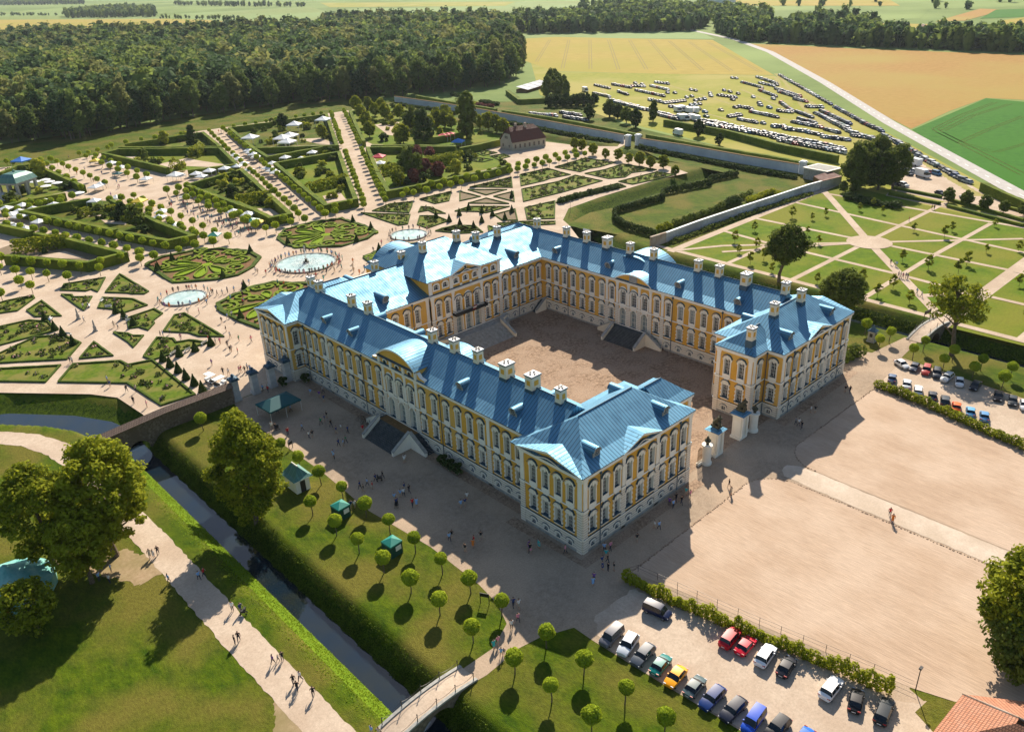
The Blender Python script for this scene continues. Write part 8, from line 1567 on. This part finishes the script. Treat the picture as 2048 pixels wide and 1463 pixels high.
ppl(zi, [(190, 465, 'light blue')][:0]+[(480, 770, 'black'), (495, 772, 'white'), (735, 900, 'light blue'), (752, 930, 'dark blue'), (865, 965, 'black'), (912, 1045, 'black'), (1002, 1070, 'pink'), (928, 965, 'beige'), (1443, 785, 'purple'), (1520, 845, 'black'), (1558, 850, 'white'), (1630, 835, 'pink'), (1642, 830, 'red'), (1668, 835, 'black'), (1685, 815, 'white'), (1703, 825, 'light blue'), (1620, 705, 'red'), (1568, 695, 'black'), (1578, 690, 'grey'), (1550, 660, 'black'), (1628, 620, 'green'), (1712, 625, 'pink'), (1540, 555, 'black'), (1568, 600, 'white'), (1410, 372, 'light blue'), (1280, 430, 'white'), (1357, 435, 'pink'), (1510, 495, 'black'), (1550, 470, 'light blue'), (1580, 455, 'white'), (805, 535, 'white'), (778, 525, 'beige'), (1095, 590, 'black'), (1112, 590, 'light blue'), (1160, 570, 'white'), (1232, 610, 'pink'), (1420, 620, 'red'), (1500, 640, 'pink'), (1470, 640, 'grey'), (570, 400, 'white'), (605, 395, 'dark blue'), (535, 470, 'light blue'), (575, 490, 'white'), (345, 500, 'light blue'), (1310, 270, 'white'), (1450, 300, 'black'), (1480, 310, 'black'), (1515, 305, 'white'), (1550, 290, 'grey'), (1595, 285, 'light blue'), (1650, 255, 'purple'), (1697, 235, 'light blue'), (1755, 160, 'beige'), (1740, 150, 'white'), (1812, 170, 'red')], 'in the gravel between rose garden and palace')
def ring(px, py, rad, n, where, jit=.6, arc_=(0, 6.283)):
    c = P(px, py)
    for i in range(n):
        a = arc_[0]+(arc_[1]-arc_[0])*(i+pc.uniform(-.4, .4))/n; r = rad+pc.uniform(0, jit); col = pc.choice(CL); person(c.x+r*math.cos(a), c.y+r*math.sin(a), col, 'person in a %s top %s' % (col, where), 'people '+where, rz=a+math.pi/2+pc.uniform(-.6, .6))
ring(613, 527, 9.0, 62, 'around the rim of the large fountain', 1.4); ring(370, 597, 6.0, 22, 'around the oval pond at the left', .9); ring(818, 471, 6.2, 20, 'around the small round pond', .8)
def crowd(poly, n, where):
    Q = W(poly); L = [(q.x, q.y) for q in Q]; xs = [p[0] for p in L]; ys = [p[1] for p in L]; k = 0
    while k < n:
        x, y = pc.uniform(min(xs), max(xs)), pc.uniform(min(ys), max(ys))
        if inside(x, y, L): col = pc.choice(CL); person(x, y, col, 'person in a %s top %s' % (col, where), 'people '+where, s=1.05); k += 1
crowd([(560, 560), (700, 520), (760, 480), (820, 500), (730, 560), (650, 580), (450, 620), (440, 600)], 30, 'strolling beside the large fountain'); crowd(zf([(1330, 850), (1560, 880), (2047, 1080), (2047, 1150), (1750, 1110), (1330, 940)]), 55, 'in the crowd of the promenade'); crowd(zg([(0, 1000), (480, 1110), (470, 1160), (250, 1200), (0, 1060)]), 18, 'at the lower end of the promenade')
crowd(zf([(450, 560), (600, 540), (1150, 780), (900, 860), (760, 780)]), 14, 'on the wide tent square'); crowd(zg([(180, 330), (480, 620), (860, 980), (800, 960), (420, 590), (140, 340)]), 9, 'in the slanting market avenue')
pp = sorted([o for o in C.objects if o.name.split('.')[0] == 'person'], key=lambda o: (o.location-CAM).length)[290:]
V, F, MI, b_ = [], [], [], 0; cc = list(SH); mats = [smat('crowd_'+k.replace(' ', '_'), v, .9) for k, v in SH.items()]+[M['trousers'], M['skin'], M['hair']]
for o in pp:
    me = o.data; mw = Matrix.LocRotScale(o.location, o.rotation_euler, o.scale); k = min(range(len(cc)), key=lambda i: abs(SH[cc[i]][0]-o.color[0])+abs(SH[cc[i]][1]-o.color[1])+abs(SH[cc[i]][2]-o.color[2])); L_ = len(cc)
    V += [tuple(mw @ v.co) for v in me.vertices]; F += [[i+b_ for i in p.vertices] for p in me.polygons]; MI += [(k, L_, L_+1, L_+2, L_)[p.material_index] for p in me.polygons]; b_ += len(me.vertices)
    bpy.data.objects.remove(o)
me = bpy.data.meshes.new('crowd'); me.from_pydata(V, [], F); [me.materials.append(m) for m in mats]; me.polygons.foreach_set('material_index', MI); link('crowd', me, kind='stuff', label='the farthest visitors in the garden promenades', cat='crowd')
# golf carts, pushchairs, bicycles, benches, planters
def golf_cart(px, py, ang, label):
    q = P(px, py); t = empty('golf_cart', (q.x, q.y, .03), ang, label=label, cat='golf cart'); mb = MB(); mb.box(-1.3, -.6, .3, 1.3, .6, .55, 0); mb.box(.6, -.6, .55, 1.3, .6, .9, 0); mb.box(-1.1, -.55, .55, -.3, .55, .85, 1); mb.box(-1.1, -.55, .85, -.95, .55, 1.3, 1); mb.build('body', [M['canvas'], M['dark']], t)
    mb = MB(); mb.box(-1.35, -.7, 1.9, 1.1, .7, 1.97, 0); mb.build('roof', M['canvas'], t); mb = MB()
    for x in (-1.2, .9):
        for y in (-.6, .6): mb.tube((x, y, .55), (x, y, 1.9), .025, seg=4)
    mb.build('roof_frame', M['dark'], t)
    for x in (-.85, .9):
        for y in (-.55, .55): mb = MB(); mb.tube((x, y-.08, .23), (x, y+.08, .23), .23, seg=10); mb.f.append(tuple(range(9, -1, -1))); mb.m.append(0); mb.build('wheel', M['tyre'], t)
golf_cart(*zi([(1435, 900)])[0], R(100), 'golf cart with a pale roof, the upper one by the yew cones'); golf_cart(*zi([(1500, 925)])[0], R(10), 'golf cart with a pale roof, the one next to the brown wall')
def pushchair(f, x, y, label):
    q = P(*f([(x, y)])[0]); t = empty('pushchair', (q.x, q.y, .04), RND.random()*6, label=label, cat='pushchair'); mb = MB(); mb.box(-.25, -.35, .4, .25, .3, .7, 0); mb.box(-.25, .1, .7, .25, .35, 1.05, 0); mb.tube((-.2, -.6, 1.0), (.2, -.6, 1.0), .02, seg=4); mb.tube((-.2, .3, .3), (-.2, -.6, 1.0), .02, seg=4); mb.tube((.2, .3, .3), (.2, -.6, 1.0), .02, seg=4); mb.build('seat', M['dark'], t)
    for a in (-.25, .25):
        for b in (-.4, .35): mb = MB(); mb.tube((a-.02, b, .13), (a+.02, b, .13), .13, seg=8); mb.build('wheel', M['tyre'], t)
pushchair(z7, 758, 515, 'dark pushchair on the sandy path'); pushchair(z5, 880, 205, 'dark pushchair near the group in the forecourt'); pushchair(z5, 998, 385, 'dark pushchair below the family in the forecourt'); pushchair(z1, 525, 1050, 'dark pushchair at the sunlit edge of the forecourt')
def bench(f, x, y, ang, label, grp='benches of the rose garden', m='sash'):
    q = P(*f([(x, y)])[0]); t = empty('bench', (q.x, q.y, .04), ang, label=label, cat='bench', group=grp); mb = MB(); mb.box(-.8, -.22, .4, .8, .22, .46, 0); mb.build('seat', M[m], t); mb = MB(); mb.box(-.8, .2, .5, .8, .25, .9, 0); mb.build('backrest', M[m], t)
    for s in (-.65, .65): mb = MB(); mb.box(s-.04, -.2, 0, s+.04, .22, .4, 0); mb.build('leg', M[m], t)
for x, y, a in ((700, 350, 40), (740, 395, -20), (850, 470, -30), (880, 490, -30), (350, 475, 60), (610, 385, 70), (470, 580, 120), (1180, 710, 200), (1275, 690, 200), (1390, 640, 200)): bench(zi, x, y, R(a), 'white bench in the round rose garden near the palace')
def bicycle(x, y, ang):
    t = empty('bicycle', (x, y, .05), ang, label='dark bicycle in the group parked beside the palace steps', cat='bicycle', group='bicycles beside the steps'); mb = MB()
    for a, b in (((-.5, 0, .34), (-.1, 0, .85)), ((-.1, 0, .8), (.4, 0, .85)), ((-.1, 0, .3), (.4, 0, .8)), ((-.1, 0, .3), (-.12, 0, .95)), ((.4, 0, .95), (.52, 0, .34)), ((-.5, 0, .34), (-.1, 0, .3))): mb.tube(a, b, .02, seg=4)
    mb.tube((.38, -.25, 1.0), (.38, .25, 1.0), .018, seg=4); mb.build('frame', M['dark'], t)
    for x_ in (-.5, .52):
        mb = MB(); n = 14
        for i in range(n): a0, a1 = 2*math.pi*i/n, 2*math.pi*(i+1)/n; mb.tube((x_+.33*math.cos(a0), 0, .34+.33*math.sin(a0)), (x_+.33*math.cos(a1), 0, .34+.33*math.sin(a1)), .018, seg=4, cap=False)
        mb.build('wheel', M['tyre'], t)
for i in range(6): bicycle(-.2+RND.uniform(-.3, .3), 52.3+i*.75, R(RND.uniform(-10, 25)))
for (x, y), lab in (((1.0, 32.6), 'flowering planter by the palace wall, nearest the side steps'), ((.9, 30.6), 'flowering planter by the palace wall, second from the side steps'), ((1.0, 28.8), 'flowering planter by the palace wall, farthest from the side steps'), ((46.0, 20.6), 'lone clipped shrub in a pot in the court'), ((1.2, 77.5), 'dark shrub in the corner behind the marquee'), ((-2.8, 79.6), 'dark shrub between the gate piers')):
    t = empty('planter', (x, y, 0), label=lab, cat='planter'); mb = MB(); mb.lathe([(.3, 0), (.42, .5), (.45, .55)], 10, 0); mb.build('pot', M['stone'], t); o = link('shrub', BM_[1], t, (0, 0, .4)); o.scale = (.95, .95, .95)
mb = MB(); mb.box(-.45, -.45, 0, .45, .45, .3, 0); mb.box(-.3, -.3, .3, .3, .3, 1.3, 0); mb.tube((0, 0, 1.3), (0, 0, 2.0), .24, .2, 8); mb.tube((0, 0, 2.0), (0, .02, 2.7), .22, .15, 8); mb.tube((0, 0, 2.7), (0, 0, 2.95), .12, .1, 8)
q = P(*zi([(650, 552)])[0]); mb.build('statue', M['stone'], loc=(q.x, q.y, .03), label='weathered stone bust on a pedestal in the round square', cat='statue')
q = P(*zi([(535, 470)])[0]); me = mb.mesh('statue', [M['stone']]); link('statue', me, loc=(q.x, q.y, .03), label='stone figure left of the round square', cat='statue')
# a low pole lamp or two along the moat walk
for (x, y), lab in ((zb([(138, 1040)])[0], 'thin lamp post on the bend of the moat walk'), (zh([(1362, 975)])[0], 'thin lamp post beside the moat lawn')):
    q = P(x, y); mb = MB(); mb.tube((0, 0, 0), (0, 0, 3.4), .05, .04, 6); mb.tube((0, 0, 3.4), (0, 0, 3.7), .15, .1, 8); mb.build('lamp_post', M['dark'], loc=(q.x, q.y, 0), label=lab, cat='lamp post')

# ================================================================== the air
mb = MB(); mb.box(-12000, -12000, -5, 30000, 30000, 84, 0); hm = bpy.data.materials.new('haze'); hm.use_nodes = True; hm.node_tree.nodes.remove(hm.node_tree.nodes['Principled BSDF'])
pv = hm.node_tree.nodes.new('ShaderNodeVolumePrincipled'); pv.inputs['Color'].default_value = (.80, .90, 1, 1); pv.inputs['Density'].default_value = .000035; pv.inputs['Anisotropy'].default_value = .35
hm.node_tree.links.new(pv.outputs[0], hm.node_tree.nodes['Material Output'].inputs['Volume']); mb.build('haze', hm, kind='stuff', label='faint summer haze over the far fields', cat='haze')
